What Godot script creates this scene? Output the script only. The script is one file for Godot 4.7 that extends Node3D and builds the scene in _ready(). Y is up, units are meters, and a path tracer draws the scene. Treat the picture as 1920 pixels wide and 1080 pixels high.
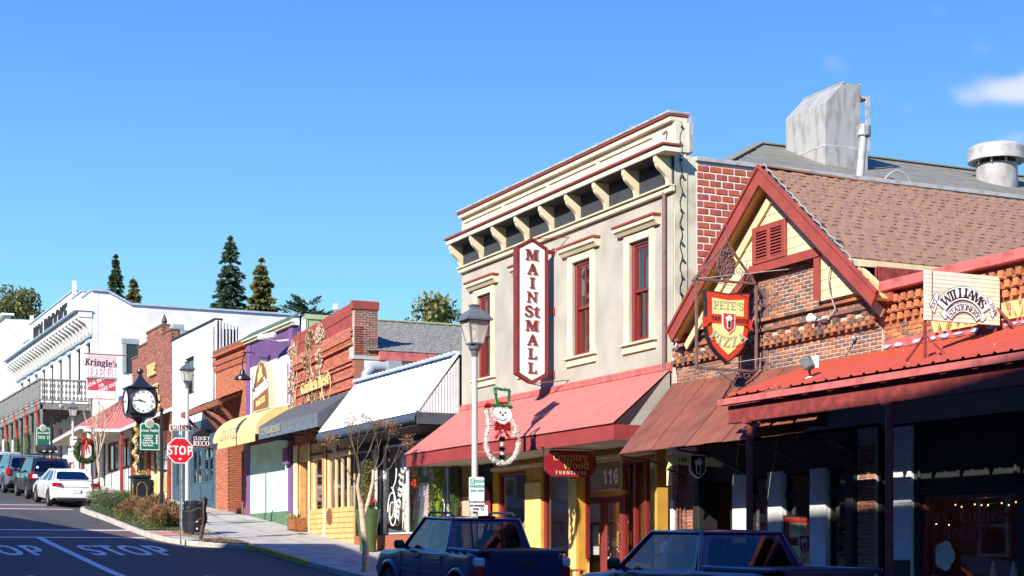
extends Node3D
const W := 16.8          # the facades' plane: x of the shop fronts, with the street running along -z
var mats := {}
var taken := {}
var rng := RandomNumberGenerator.new()
var fo := Vector3.ZERO   # base of the thing being built (S, Y, X)
class G:
	var v := PackedVector3Array()
	var n := PackedVector3Array()
	var c := PackedColorArray()
	var col := Color.WHITE
	var tinted := false
	var T := Transform3D()
	func tn(a: Vector3, b: Vector3, d: Vector3, na: Vector3, nb: Vector3, nd: Vector3) -> void:
		v.append(T * a); v.append(T * b); v.append(T * d)
		n.append((T.basis * na).normalized()); n.append((T.basis * nb).normalized()); n.append((T.basis * nd).normalized())
		if tinted:
			c.append(col); c.append(col); c.append(col)
	func tri(a: Vector3, b: Vector3, d: Vector3) -> void:   # clockwise seen from outside
		var m := (d - a).cross(b - a)
		if m.length_squared() < 1e-16:
			return
		m = m.normalized()
		tn(a, b, d, m, m, m)
	func quad(a: Vector3, b: Vector3, d: Vector3, e: Vector3) -> void:
		tri(a, b, d); tri(a, d, e)
	func away(a: Vector3, b: Vector3, d: Vector3, e: Vector3, from: Vector3) -> void:   # a quad that faces away from a point
		var m := (d - a).cross(b - a)
		if m.dot((a + b + d + e) * 0.25 - from) >= 0.0:
			quad(a, b, d, e)
		else:
			quad(e, d, b, a)
	func box(p: Vector3, size: Vector3, ch := 0.0, bs := Basis()) -> void:
		var keep := T
		T = T * Transform3D(bs, p)
		var h := size * 0.5
		var k := h - Vector3.ONE * ch
		for ax in 3:
			for s in [-1.0, 1.0]:
				var nn := Vector3.ZERO; nn[ax] = s
				var uu := Vector3.ZERO; uu[(ax + 1) % 3] = s
				var vv := Vector3.ZERO; vv[(ax + 2) % 3] = 1.0
				var o := nn * h[ax]
				uu *= k[(ax + 1) % 3]; vv *= k[(ax + 2) % 3]
				quad(o - uu - vv, o - uu + vv, o + uu + vv, o + uu - vv)
		if ch > 0.0:
			for ax in 3:
				var b1 := (ax + 1) % 3
				var b2 := (ax + 2) % 3
				for s1 in [-1.0, 1.0]:
					for s2 in [-1.0, 1.0]:
						var p1 := Vector3.ZERO; p1[b1] = h[b1] * s1; p1[b2] = k[b2] * s2
						var p2 := Vector3.ZERO; p2[b1] = k[b1] * s1; p2[b2] = h[b2] * s2
						var e := Vector3.ZERO; e[ax] = k[ax]
						away(p1 - e, p1 + e, p2 + e, p2 - e, Vector3.ZERO)
			for s1 in [-1.0, 1.0]:
				for s2 in [-1.0, 1.0]:
					for s3 in [-1.0, 1.0]:
						var q := Vector3(s1, s2, s3)
						var a := Vector3(h.x, k.y, k.z) * q
						var b := Vector3(k.x, h.y, k.z) * q
						var d := Vector3(k.x, k.y, h.z) * q
						if (d - a).cross(b - a).dot(q) > 0.0:
							tri(a, b, d)
						else:
							tri(d, b, a)
		T = keep
	func bar(a: Vector3, b: Vector3, w: float, h: float, up := Vector3.UP, ch := 0.0) -> void:   # a rectangular bar between two points
		var z := (b - a).normalized()
		var x := up.cross(z)
		if x.length() < 1e-4:
			x = Vector3.RIGHT.cross(z)
		x = x.normalized()
		box((a + b) * 0.5, Vector3(w, h, a.distance_to(b)), ch, Basis(x, z.cross(x), z))
	func prism(poly: PackedVector2Array, z0: float, z1: float, smooth := false) -> void:
		var p := poly.duplicate()
		var area := 0.0
		for i in p.size():
			area += p[i].cross(p[(i + 1) % p.size()])
		if area < 0.0:
			p.reverse()
		var ids := Geometry2D.triangulate_polygon(p)
		for i in range(0, ids.size(), 3):
			var a := p[ids[i]]; var b := p[ids[i + 1]]; var d := p[ids[i + 2]]
			if (b - a).cross(d - a) > 0.0:
				var t := b; b = d; d = t
			tri(Vector3(a.x, a.y, z1), Vector3(b.x, b.y, z1), Vector3(d.x, d.y, z1))
			tri(Vector3(d.x, d.y, z0), Vector3(b.x, b.y, z0), Vector3(a.x, a.y, z0))
		var m := p.size()
		for i in m:
			var a := p[i]; var b := p[(i + 1) % m]
			if smooth:
				var ea := (b - p[(i + m - 1) % m]).normalized()
				var eb := (p[(i + 2) % m] - a).normalized()
				var na := Vector3(ea.y, -ea.x, 0); var nb := Vector3(eb.y, -eb.x, 0)
				var A := Vector3(a.x, a.y, z0); var B := Vector3(b.x, b.y, z0); var C := Vector3(b.x, b.y, z1); var D := Vector3(a.x, a.y, z1)
				tn(A, D, C, na, na, nb); tn(A, C, B, na, nb, nb)
			else:
				quad(Vector3(a.x, a.y, z0), Vector3(a.x, a.y, z1), Vector3(b.x, b.y, z1), Vector3(b.x, b.y, z0))
	func grid(rows: Array, both := false) -> void:   # a smooth sheet through rows of points
		var R := rows.size(); var C: int = rows[0].size()
		var nn := []
		for i in R:
			var row := PackedVector3Array()
			for j in C:
				var du: Vector3 = rows[mini(i + 1, R - 1)][j] - rows[maxi(i - 1, 0)][j]
				var dv: Vector3 = rows[i][mini(j + 1, C - 1)] - rows[i][maxi(j - 1, 0)]
				var q := du.cross(dv)
				row.append(q.normalized() if q.length() > 1e-9 else Vector3.UP)
			nn.append(row)
		for i in R - 1:
			for j in C - 1:
				var a: Vector3 = rows[i][j]; var b: Vector3 = rows[i][j + 1]; var d: Vector3 = rows[i + 1][j + 1]; var e: Vector3 = rows[i + 1][j]
				tn(a, b, d, nn[i][j], nn[i][j + 1], nn[i + 1][j + 1])
				tn(a, d, e, nn[i][j], nn[i + 1][j + 1], nn[i + 1][j])
	func tube(path: Array, r0: float, r1 := -1.0, sides := 8, caps := true) -> void:
		if r1 < 0.0:
			r1 = r0
		var m := path.size()
		var x := Vector3.ZERO
		var prev := []
		for i in m:
			var t: Vector3 = (path[mini(i + 1, m - 1)] - path[maxi(i - 1, 0)])
			t = t.normalized()
			if x == Vector3.ZERO:
				x = t.cross(Vector3.UP if absf(t.y) < 0.9 else Vector3.RIGHT).normalized()
			else:
				x = (x - t * x.dot(t)).normalized()
			var y := t.cross(x)
			var r := lerpf(r0, r1, float(i) / maxf(m - 1, 1))
			var ring := []
			for k in sides:
				var a := TAU * k / sides
				ring.append([path[i] + (x * cos(a) + y * sin(a)) * r, x * cos(a) + y * sin(a)])
			if i > 0:
				for k in sides:
					var l := (k + 1) % sides
					tn(prev[k][0], ring[k][0], ring[l][0], prev[k][1], ring[k][1], ring[l][1])
					tn(prev[k][0], ring[l][0], prev[l][0], prev[k][1], ring[l][1], prev[l][1])
			if caps and (i == 0 or i == m - 1):
				for k in sides:
					var l := (k + 1) % sides
					if i == 0:
						tri(path[i], ring[k][0], ring[l][0])
					else:
						tri(path[i], ring[l][0], ring[k][0])
			prev = ring
	func lathe(prof: Array, sides := 16, p := Vector3.ZERO, bs := Basis()) -> void:   # prof: Vector2(radius, height), upwards for an outside
		var keep := T
		T = T * Transform3D(bs, p)
		for i in prof.size() - 1:
			var a: Vector2 = prof[i]; var b: Vector2 = prof[i + 1]
			var e := (b - a).normalized()
			for k in sides:
				var t0 := TAU * k / sides; var t1 := TAU * (k + 1) / sides
				var c0 := Vector3(cos(t0), 0, sin(t0)); var c1 := Vector3(cos(t1), 0, sin(t1))
				var n0 := c0 * e.y - Vector3.UP * e.x; var n1 := c1 * e.y - Vector3.UP * e.x
				var A := c0 * a.x + Vector3.UP * a.y; var B := c0 * b.x + Vector3.UP * b.y
				var C := c1 * b.x + Vector3.UP * b.y; var D := c1 * a.x + Vector3.UP * a.y
				if b.x > 1e-5:
					tn(A, C, B, n0, n1, n0)
				if a.x > 1e-5:
					tn(A, D, C, n0, n1, n1)
		T = keep
	func ball(p: Vector3, r: Vector3, seg := 12) -> void:
		var keep := T
		T = T * Transform3D(Basis(), p)
		for i in seg / 2:
			for k in seg:
				var q := []
				for w in [[i, k], [i + 1, k], [i + 1, k + 1], [i, k + 1]]:
					var la: float = PI * w[0] / (seg / 2) - PI / 2; var lo: float = TAU * w[1] / seg
					q.append(Vector3(cos(la) * cos(lo), sin(la), cos(la) * sin(lo)))
				var m := Vector3.ONE / r
				tn(q[0] * r, q[2] * r, q[1] * r, (q[0] * m).normalized(), (q[2] * m).normalized(), (q[1] * m).normalized())
				tn(q[0] * r, q[3] * r, q[2] * r, (q[0] * m).normalized(), (q[3] * m).normalized(), (q[2] * m).normalized())
		T = keep
	func leaf(p: Vector3, along: Vector3, side: Vector3) -> void:   # a small diamond with its own tilt
		var m := along.cross(side).normalized()
		var a := p - along * 0.5; var b := p + side * 0.5; var d := p + along * 0.5; var e := p - side * 0.5
		tn(a, b, d, m, m, m); tn(a, d, e, m, m, m)
	func letters(txt: String, size: float, depth: float, font: Font) -> void:
		var tm := TextMesh.new()
		tm.text = txt; tm.font = font; tm.font_size = 48; tm.pixel_size = size / 48.0; tm.depth = depth; tm.curve_step = 2.5
		if tm.get_surface_count() == 0:
			return
		var ar := tm.surface_get_arrays(0)
		var vs: PackedVector3Array = ar[Mesh.ARRAY_VERTEX]
		var ns: PackedVector3Array = ar[Mesh.ARRAY_NORMAL]
		var ix: PackedInt32Array = ar[Mesh.ARRAY_INDEX]
		for i in ix:
			var q := vs[i]; var m := ns[i]
			v.append(T * q); n.append((T.basis * m).normalized())
			if tinted:
				c.append(col)
	func mesh() -> ArrayMesh:
		var am := ArrayMesh.new()
		if v.is_empty():
			return am
		var ar := []; ar.resize(Mesh.ARRAY_MAX)
		ar[Mesh.ARRAY_VERTEX] = v; ar[Mesh.ARRAY_NORMAL] = n
		if tinted:
			ar[Mesh.ARRAY_COLOR] = c
		am.add_surface_from_arrays(Mesh.PRIMITIVE_TRIANGLES, ar)
		return am
func numbered(called: String) -> String:
	var k: int = taken.get(called, 0)
	taken[called] = k + 1
	return called if k == 0 else "%s_%03d" % [called, k]
func tag(o: Node3D, label: String, category: String, group := "") -> Node3D:
	o.set_meta("label", label); o.set_meta("category", category)
	if group:
		o.set_meta("group", group)
	return o
func thing(called: String, label: String, category: String, at: Vector3, turn := 0.0, group := "") -> Node3D:
	var o := Node3D.new()
	o.name = numbered(called); add_child(o)
	o.position = at; o.rotation.y = turn
	return tag(o, label, category, group)
func put(g: G, called: String, m: Material, parent: Node3D = null) -> MeshInstance3D:
	var o := MeshInstance3D.new()
	o.mesh = g.mesh(); o.material_override = m
	if parent == null:
		o.name = numbered(called); add_child(o)
	else:
		o.name = called; parent.add_child(o, true)
	return o
func piece(ms: Mesh, called: String, m: Material, parent: Node3D, t: Transform3D) -> MeshInstance3D:   # one of many alike pieces
	var o := MeshInstance3D.new()
	o.mesh = ms; o.material_override = m; o.transform = t
	var k: int = parent.get_meta("n_" + called, 0)
	parent.set_meta("n_" + called, k + 1)
	o.name = called if k == 0 else "%s_%03d" % [called, k]
	parent.add_child(o, true)
	return o
func ground(g: G, called: String, m: Material, kind := "structure") -> MeshInstance3D:
	var o := put(g, called, m)
	o.set_meta("kind", kind)
	return o
func stuff(o: Node3D) -> Node3D:
	o.set_meta("kind", "stuff")
	return o
# A shop is built in (S, Y, X): metres up the street, height, distance across the street. Its node stands at its base on the facade line,
func shop(called: String, label: String, S: float, Y: float, cat := "building") -> Node3D:
	fo = Vector3(S, Y, W)
	return thing(called, label, cat, Vector3(W, Y, -S), -PI / 2)
func L(S: float, Y: float, X: float) -> Vector3:
	return Vector3(fo.x - S, Y - fo.y, fo.z - X)
func wb(g: G, S0: float, S1: float, Y0: float, Y1: float, X0: float, X1: float, ch := 0.0) -> void:
	var a := L(S0, Y0, X0); var b := L(S1, Y1, X1)
	g.box((a + b) * 0.5, (b - a).abs(), ch)
func facade(g: G, Sl: float, Sr: float, Y0: float, Y1: float, X: float, th: float, holes := []) -> void:   # a wall along the street with openings [S left, S right, Y bottom, Y top]
	var xs := [Sl, Sr]; var ys := [Y0, Y1]
	for h in holes:
		xs += [h[0], h[1]]; ys += [h[2], h[3]]
	xs.sort(); xs.reverse(); ys.sort()
	for i in xs.size() - 1:
		for j in ys.size() - 1:
			var s0: float = xs[i]; var s1: float = xs[i + 1]; var y0: float = ys[j]; var y1: float = ys[j + 1]
			if s0 - s1 < 1e-4 or y1 - y0 < 1e-4:
				continue
			var ms := (s0 + s1) / 2; var my := (y0 + y1) / 2
			var inside := false
			for h in holes:
				inside = inside or (ms < h[0] and ms > h[1] and my > h[2] and my < h[3])
			if inside:
				continue
			g.quad(L(s0, y0, X), L(s0, y1, X), L(s1, y1, X), L(s1, y0, X))
			g.quad(L(s1, y0, X + th), L(s1, y1, X + th), L(s0, y1, X + th), L(s0, y0, X + th))
	for h in holes:
		var m := L((h[0] + h[1]) / 2, (h[2] + h[3]) / 2, X + th / 2)
		for e in [[h[0], h[2], h[0], h[3]], [h[1], h[2], h[1], h[3]], [h[0], h[2], h[1], h[2]], [h[0], h[3], h[1], h[3]]]:
			var a := L(e[0], e[1], X); var b := L(e[2], e[3], X); var d := L(e[2], e[3], X + th); var f := L(e[0], e[1], X + th)
			var q := (a + d) * 0.5
			g.away(a, b, d, f, q + (q - m))
	var mid := L((Sl + Sr) / 2, (Y0 + Y1) / 2, X + th / 2)
	for e in [[Sl, Y0, Sl, Y1], [Sr, Y0, Sr, Y1], [Sl, Y1, Sr, Y1], [Sl, Y0, Sr, Y0]]:
		g.away(L(e[0], e[1], X), L(e[2], e[3], X), L(e[2], e[3], X + th), L(e[0], e[1], X + th), mid)
func shell(o: Node3D, Sl: float, Sr: float, Y0: float, Y1: float, X0: float, X1: float, mside: Material, mroof: Material, roof_y := -1.0) -> void:   # side walls, back wall, floor and roof that close a building
	var ry := Y1 - 0.35 if roof_y < 0.0 else roof_y
	var g := G.new(); wb(g, Sl, Sl - 0.2, Y0, Y1, X0, X1); put(g, "side_wall", mside, o)
	g = G.new(); wb(g, Sr + 0.2, Sr, Y0, Y1, X0, X1); put(g, "side_wall", mside, o)
	g = G.new(); wb(g, Sl - 0.2, Sr + 0.2, Y0, Y1, X1 - 0.2, X1); put(g, "back_wall", mside, o)
	g = G.new(); wb(g, Sl - 0.2, Sr + 0.2, ry - 0.2, ry, X0, X1 - 0.2); put(g, "roof_deck", mroof, o)
	g = G.new(); wb(g, Sl - 0.2, Sr + 0.2, Y0 - 0.6, Y0, X0, X1 - 0.2); put(g, "floor", M("floorboard"), o)
func pane(o: Node3D, S0: float, S1: float, Y0: float, Y1: float, X: float, m: Material, called := "pane") -> void:
	var g := G.new(); wb(g, S0, S1, Y0, Y1, X, X + 0.006); put(g, called, m, o)
func allowed(a: float, y: float, holes: Array, inside: PackedVector2Array) -> bool:
	for h in holes:
		if a < maxf(h[0], h[1]) and a > minf(h[0], h[1]) and y > h[2] and y < h[3]:
			return false
	return inside.is_empty() or Geometry2D.is_point_in_polygon(Vector2(a, y), inside)
func bricks(o: Node3D, a0: float, a1: float, Y0: float, Y1: float, at: float, across: bool, bl: float, bh: float, jt: float, mlist: Array, tones: Array, holes := [], inside := PackedVector2Array(), most := 300, proud := 0.012) -> void:
	var bm := []
	for k in 3:
		var g := G.new()
		g.box(Vector3.ZERO, Vector3(bl - jt - 0.006 * k, bh - jt, 0.06), 0.006)
		bm.append(g.mesh())
	var rest := G.new(); rest.tinted = true
	var rows := int(round((Y1 - Y0) / bh))
	var list := []
	var lo := minf(a0, a1); var hi := maxf(a0, a1)
	for r in rows:
		var y := Y0 + (r + 0.5) * bh
		var a := lo + (bl * 0.5 if r % 2 else 0.0)
		while a - bl * 0.5 < hi - 0.04:
			var e0 := maxf(lo, a - bl * 0.5); var e1 := minf(hi, a + bl * 0.5)
			if e1 - e0 > 0.05 and allowed((e0 + e1) * 0.5, y, holes, inside):
				list.append([(e0 + e1) * 0.5, y, (e1 - e0) / bl])
			a += bl
	list.sort_custom(func(p, q): return p[0] < q[0])
	for i in list.size():
		var a: float = list[i][0]; var y: float = list[i][1]
		var k := rng.randi() % mlist.size()
		var out := proud + rng.randf_range(-0.004, 0.005)
		var p: Vector3; var b: Basis
		if across:
			p = L(at, y, a) + Vector3(0.03 - 0.06 + out + 0.0, 0, 0); b = Basis(Vector3.UP, PI / 2)
		else:
			p = L(a, y, at) + Vector3(0, 0, -0.03 + out); b = Basis()
		b = b * Basis(Vector3.UP, rng.randf_range(-0.015, 0.015)) * Basis(Vector3.BACK, rng.randf_range(-0.012, 0.012)) * Basis.from_scale(Vector3(list[i][2], 1, 1))
		if i < most:
			piece(bm[rng.randi() % 3], "brick", mlist[k], o, Transform3D(b, p))
		else:
			rest.col = tones[k] * rng.randf_range(0.85, 1.15)
			rest.box(p, Vector3(bl - jt - 0.006 * (i % 3), bh - jt, 0.06), 0.0, b)
	if not rest.v.is_empty():
		stuff(put(rest, "brickwork", M("tinted"), o))
func corrugated(g: G, a: Vector3, b: Vector3, d: Vector3, e: Vector3, pitch: float, depth: float, out: Vector3, sharp := false) -> void:   # a sheet a-b (top edge) e-d (bottom edge), with ribs that run from top to bottom
	var L0 := maxf(a.distance_to(b), e.distance_to(d))
	var nper := maxi(1, int(round(L0 / pitch)))
	var sub := 4
	var rows := [PackedVector3Array(), PackedVector3Array()]
	for i in nper * sub + 1:
		var t := float(i) / (nper * sub)
		var h := sin(TAU * t * nper) * depth
		if sharp:
			h = depth * 2.0 if i % sub == 1 or (i % sub == 2) else 0.0
		rows[0].append(a.lerp(b, t) + out * h); rows[1].append(e.lerp(d, t) + out * h)
	g.grid(rows)
func font(kind := "sans") -> Font:
	if not mats.has("font_" + kind):
		var f := SystemFont.new()
		f.font_names = PackedStringArray(["Droid Serif" if kind.begins_with("serif") else "Droid Sans Mono" if kind == "mono" else "Droid Sans"])
		f.font_weight = 700 if kind.ends_with("bold") else 400
		mats["font_" + kind] = f
	return mats["font_" + kind]
func words(o: Node3D, txt: String, size: float, p: Vector3, bs: Basis, m: Material, kind := "sans_bold", depth := 0.012, stretch := 1.0, called := "lettering") -> MeshInstance3D:
	var g := G.new()
	g.T = Transform3D(bs * Basis.from_scale(Vector3(stretch, 1, 1)), p)
	g.letters(txt, size, depth, font(kind))
	return put(g, called, m, o)
func arc_words(g: G, txt: String, size: float, center: Vector3, radius: float, from_deg: float, to_deg: float, depth: float, kind: String, bs := Basis(), stretch := 1.0) -> void:   # letters set along an arc, from left to right
	var f := font(kind); var total := 0.0; var ws := []
	for i in txt.length():
		var w := f.get_string_size(txt[i], HORIZONTAL_ALIGNMENT_LEFT, -1, 48).x + 3.0
		ws.append(w); total += w
	var run := 0.0
	for i in txt.length():
		var ch := txt[i]
		var t: float = (run + ws[i] * 0.5) / total
		run += ws[i]
		var a := deg_to_rad(lerpf(from_deg, to_deg, t))
		var turn := a - PI / 2 if from_deg > to_deg else a + PI / 2
		var keep := g.T
		g.T = g.T * Transform3D(bs, center) * Transform3D(Basis(Vector3.BACK, turn) * Basis.from_scale(Vector3(stretch, 1, 1)), Vector3(cos(a), sin(a), 0) * radius)
		if ch != " ":
			g.letters(ch, size, depth, font(kind))
		g.T = keep
const PS := [-120.0, 0.0, 20.0, 28.0, 38.0, 44.0, 50.0, 57.0, 62.0, 66.0, 73.0, 80.0, 87.0, 110.0, 160.0, 420.0]
const PY := [-1.2, 0.0, 0.25, 0.52, 1.08, 1.58, 2.12, 2.82, 3.22, 3.55, 4.1, 4.65, 5.2, 7.0, 9.5, 12.0]
func gy(S: float) -> float:
	for i in PS.size() - 1:
		if S <= PS[i + 1]:
			var t: float = clampf((S - PS[i]) / (PS[i + 1] - PS[i]), 0, 1)
			var m0: float = slope_at(i); var m1: float = slope_at(i + 1)
			var h: float = PS[i + 1] - PS[i]
			var t2 := t * t; var t3 := t2 * t
			return (2 * t3 - 3 * t2 + 1) * PY[i] + (t3 - 2 * t2 + t) * h * m0 + (-2 * t3 + 3 * t2) * PY[i + 1] + (t3 - t2) * h * m1
	return PY[-1]
func slope_at(i: int) -> float:
	if i == 0:
		return (PY[1] - PY[0]) / (PS[1] - PS[0])
	if i == PS.size() - 1:
		return 0.0
	var a: float = (PY[i] - PY[i - 1]) / (PS[i] - PS[i - 1]); var b: float = (PY[i + 1] - PY[i]) / (PS[i + 1] - PS[i])
	return 2 * a * b / (a + b) if a * b > 0 else 0.0
func noise_tex(kind: String) -> NoiseTexture2D:
	if mats.has("tex_" + kind):
		return mats["tex_" + kind]
	var f := FastNoiseLite.new(); var t := NoiseTexture2D.new()
	f.noise_type = FastNoiseLite.TYPE_SIMPLEX_SMOOTH; f.seed = kind.hash() % 1000
	t.width = 512; t.height = 512; t.seamless = true; t.noise = f; t.generate_mipmaps = false
	var ramp := Gradient.new()
	match kind:
		"mottle":   # broad soft patches
			f.frequency = 0.006; f.fractal_octaves = 5; ramp.set_color(0, Color(0.86, 0.86, 0.86)); ramp.set_color(1, Color(1, 1, 1))
		"grain":    # fine speckle
			f.frequency = 0.06; f.fractal_octaves = 4; ramp.set_color(0, Color(0.6, 0.6, 0.6)); ramp.set_color(1, Color(1, 1, 1))
		"wood":     # stretched streaks: scaled by the material
			f.frequency = 0.012; f.fractal_octaves = 5; ramp.set_color(0, Color(0.66, 0.64, 0.62)); ramp.set_color(1, Color(1, 1, 1))
		"rust":
			f.frequency = 0.009; f.fractal_octaves = 6; ramp.set_color(0, Color(0.7, 0.62, 0.6)); ramp.set_color(1, Color(1, 1, 1)); ramp.add_point(0.5, Color(0.92, 0.87, 0.85))
		"stain":    # sparse dark weathering blotches
			f.frequency = 0.007; f.fractal_octaves = 6; ramp.set_color(0, Color(0.8, 0.79, 0.77)); ramp.add_point(0.5, Color(0.94, 0.935, 0.93)); ramp.add_point(0.75, Color(1, 1, 1)); ramp.set_color(1, Color(1, 1, 1))
		"asphalt":
			f.frequency = 0.12; f.fractal_octaves = 5; ramp.set_color(0, Color(0.5, 0.5, 0.52)); ramp.set_color(1, Color(1, 1, 1))
		"bump":
			f.frequency = 0.05; f.fractal_octaves = 4
		"bump_fine":
			f.frequency = 0.15; f.fractal_octaves = 3
	t.color_ramp = ramp
	mats["tex_" + kind] = t
	return t
func mk(key: String, c: Color, rough := 0.8, tex := "", sc := 0.5, bump := "", bump_h := 0.0, metal := 0.0, spec := 0.5) -> StandardMaterial3D:
	var m := StandardMaterial3D.new()
	m.resource_name = key
	m.albedo_color = c.linear_to_srgb()
	m.roughness = rough; m.metallic = metal; m.metallic_specular = spec
	if tex or bump:
		m.uv1_triplanar = true
		m.uv1_scale = Vector3.ONE * sc
	if tex:
		m.albedo_texture = noise_tex(tex)
	if bump:
		m.heightmap_enabled = true; m.heightmap_texture = noise_tex(bump); m.heightmap_scale = bump_h
	mats[key] = m
	return m
func M(key: String) -> StandardMaterial3D:
	return mats[key]
func glass(key: String, a: float, tint := Color(0.02, 0.03, 0.03), rough := 0.02) -> StandardMaterial3D:
	var m := StandardMaterial3D.new()
	m.resource_name = key
	m.transparency = BaseMaterial3D.TRANSPARENCY_ALPHA
	m.albedo_color = Color(tint.r, tint.g, tint.b, a)
	m.roughness = rough; m.metallic_specular = 0.6
	mats[key] = m
	return m
func make_materials() -> void:
	mk("stucco", Color(0.455, 0.43, 0.365), 0.9, "mottle", 0.22, "bump_fine", 0.25)
	mk("stucco_side", Color(0.62, 0.58, 0.42), 0.9, "stain", 0.3, "bump_fine", 0.25)
	mk("cream", Color(0.78, 0.70, 0.48), 0.75, "mottle", 0.3)
	mk("cream_light", Color(0.80, 0.745, 0.55), 0.75, "mottle", 0.4)
	mk("siding_cream", Color(0.80, 0.70, 0.40), 0.7, "mottle", 0.5)
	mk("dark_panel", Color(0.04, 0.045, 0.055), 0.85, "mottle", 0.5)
	mk("maroon", Color(0.23, 0.03, 0.028), 0.55, "mottle", 0.7)
	mk("maroon_gloss", Color(0.20, 0.022, 0.022), 0.35)
	mk("trim_red", Color(0.34, 0.062, 0.045), 0.65, "mottle", 0.5)
	mk("awning_pink", Color(0.47, 0.15, 0.13), 0.75, "mottle", 0.5)
	mk("fascia_red", Color(0.33, 0.045, 0.042), 0.7, "mottle", 0.4)
	mk("soffit", Color(0.62, 0.56, 0.40), 0.85, "mottle", 0.5)
	mk("white", Color(0.82, 0.82, 0.80), 0.7, "mottle", 0.35)
	mk("white_wall", Color(0.84, 0.84, 0.83), 0.85, "mottle", 0.2)
	mk("white_siding", Color(0.80, 0.81, 0.82), 0.7, "mottle", 0.3)
	mk("white_metal", Color(0.80, 0.83, 0.86), 0.45, "mottle", 0.4)
	mk("sign_white", Color(0.85, 0.84, 0.81), 0.6)
	mk("navy_metal", Color(0.055, 0.075, 0.10), 0.5, "stain", 0.7)
	mk("grey_metal", Color(0.36, 0.39, 0.42), 0.45, "mottle", 1.0)
	mk("galvanized", Color(0.40, 0.40, 0.39), 0.55, "stain", 0.9)
	mk("frieze_dark", Color(0.10, 0.12, 0.12), 0.8, "mottle", 0.5)  # green-grey frieze, deepened for the shadow between the brackets
	mk("galv_old", Color(0.34, 0.335, 0.325), 0.65, "stain", 0.5)
	M("galv_old").uv1_scale = Vector3(1.1, 0.28, 1.1)
	mk("steel", Color(0.55, 0.56, 0.57), 0.35, "", 1.0, "", 0.0, 0.8)
	mk("blue_flash", Color(0.42, 0.52, 0.72), 0.5, "mottle", 0.4)
	mk("black", Color(0.012, 0.012, 0.014), 0.6)
	mk("black_metal", Color(0.014, 0.017, 0.022), 0.32)
	mk("charcoal", Color(0.018, 0.018, 0.02), 0.7, "mottle", 0.8)  # dark paint, deepened to stand in for shade on the shop fronts
	mk("iron", Color(0.21, 0.13, 0.12), 0.6, "rust", 1.4)
	mk("iron_dark", Color(0.10, 0.065, 0.06), 0.6, "rust", 1.4)
	mk("rust_sheet", Color(0.235, 0.082, 0.052), 0.7, "rust", 0.45)
	mk("rust_sheet_b", Color(0.20, 0.075, 0.052), 0.7, "rust", 0.5)
	mk("roof_red", Color(0.46, 0.075, 0.04), 0.55, "mottle", 0.6)
	mk("beam_red", Color(0.36, 0.06, 0.055), 0.7, "wood", 0.6)
	mk("red_board", Color(0.36, 0.055, 0.045), 0.75, "wood", 0.8)
	mk("coping_pink", Color(0.52, 0.13, 0.12), 0.75, "stain", 0.8)
	mk("mortar", Color(0.76, 0.67, 0.56), 0.95, "grain", 1.2)
	mk("mortar_white", Color(0.86, 0.80, 0.74), 0.95, "mottle", 0.8)
	mk("mortar_red", Color(0.50, 0.21, 0.14), 0.95, "grain", 1.2)
	mk("block_a", Color(0.50, 0.11, 0.05), 0.9, "mottle", 1.4)
	mk("block_b", Color(0.46, 0.10, 0.05), 0.9, "mottle", 1.7)
	mk("block_c", Color(0.40, 0.095, 0.06), 0.9, "stain", 1.5)
	mk("brick_a", Color(0.30, 0.125, 0.085), 0.9, "mottle", 2.0)
	mk("brick_b", Color(0.21, 0.115, 0.10), 0.9, "mottle", 2.0)
	mk("brick_c", Color(0.40, 0.145, 0.07), 0.9, "mottle", 2.0)
	mk("brick_d", Color(0.15, 0.10, 0.09), 0.9, "mottle", 2.0)
	mk("brick_e", Color(0.44, 0.2, 0.10), 0.9, "mottle", 2.0)
	mk("brick_red", Color(0.42, 0.11, 0.055), 0.9, "mottle", 1.5)
	mk("brick_red_b", Color(0.50, 0.16, 0.075), 0.9, "mottle", 1.5)
	mk("orange_a", Color(0.54, 0.20, 0.085), 0.9, "stain", 2.0)
	mk("orange_b", Color(0.42, 0.15, 0.07), 0.9, "stain", 2.0)
	var m := mk("tinted", Color.WHITE, 0.9, "mottle", 2.0)
	m.vertex_color_use_as_albedo = true
	mk("stone", Color(0.42, 0.38, 0.28), 0.9, "stain", 2.0)
	mk("stone_b", Color(0.34, 0.29, 0.18), 0.9, "stain", 2.0)
	mk("shingle_a", Color(0.46, 0.26, 0.165), 0.95, "grain", 2.5)
	mk("shingle_b", Color(0.42, 0.235, 0.15), 0.95, "grain", 2.5)
	mk("shingle_c", Color(0.42, 0.245, 0.17), 0.95, "grain", 2.5)
	mk("shingle_dark", Color(0.10, 0.06, 0.045), 0.95)
	mk("grey_roof", Color(0.36, 0.355, 0.30), 0.95, "grain", 1.5)
	mk("roof_mid", Color(0.30, 0.295, 0.24), 0.95, "grain", 1.5)
	mk("olive_roof", Color(0.33, 0.31, 0.22), 0.95, "grain", 1.5)
	mk("flat_roof", Color(0.2, 0.2, 0.2), 0.95, "grain", 0.6)
	mk("yellow_wall", Color(0.62, 0.34, 0.05), 0.8, "mottle", 0.5)
	mk("yellow_pale", Color(0.80, 0.60, 0.20), 0.8, "mottle", 0.5)
	mk("peach", Color(0.74, 0.46, 0.17), 0.8, "mottle", 0.6)
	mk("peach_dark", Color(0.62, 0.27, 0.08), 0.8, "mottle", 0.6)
	mk("peach_trim", Color(0.78, 0.62, 0.36), 0.75, "mottle", 0.6)
	mk("salmon", Color(0.66, 0.45, 0.33), 0.85, "mottle", 0.6)
	mk("purple", Color(0.135, 0.06, 0.19), 0.8, "mottle", 0.4)
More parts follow.
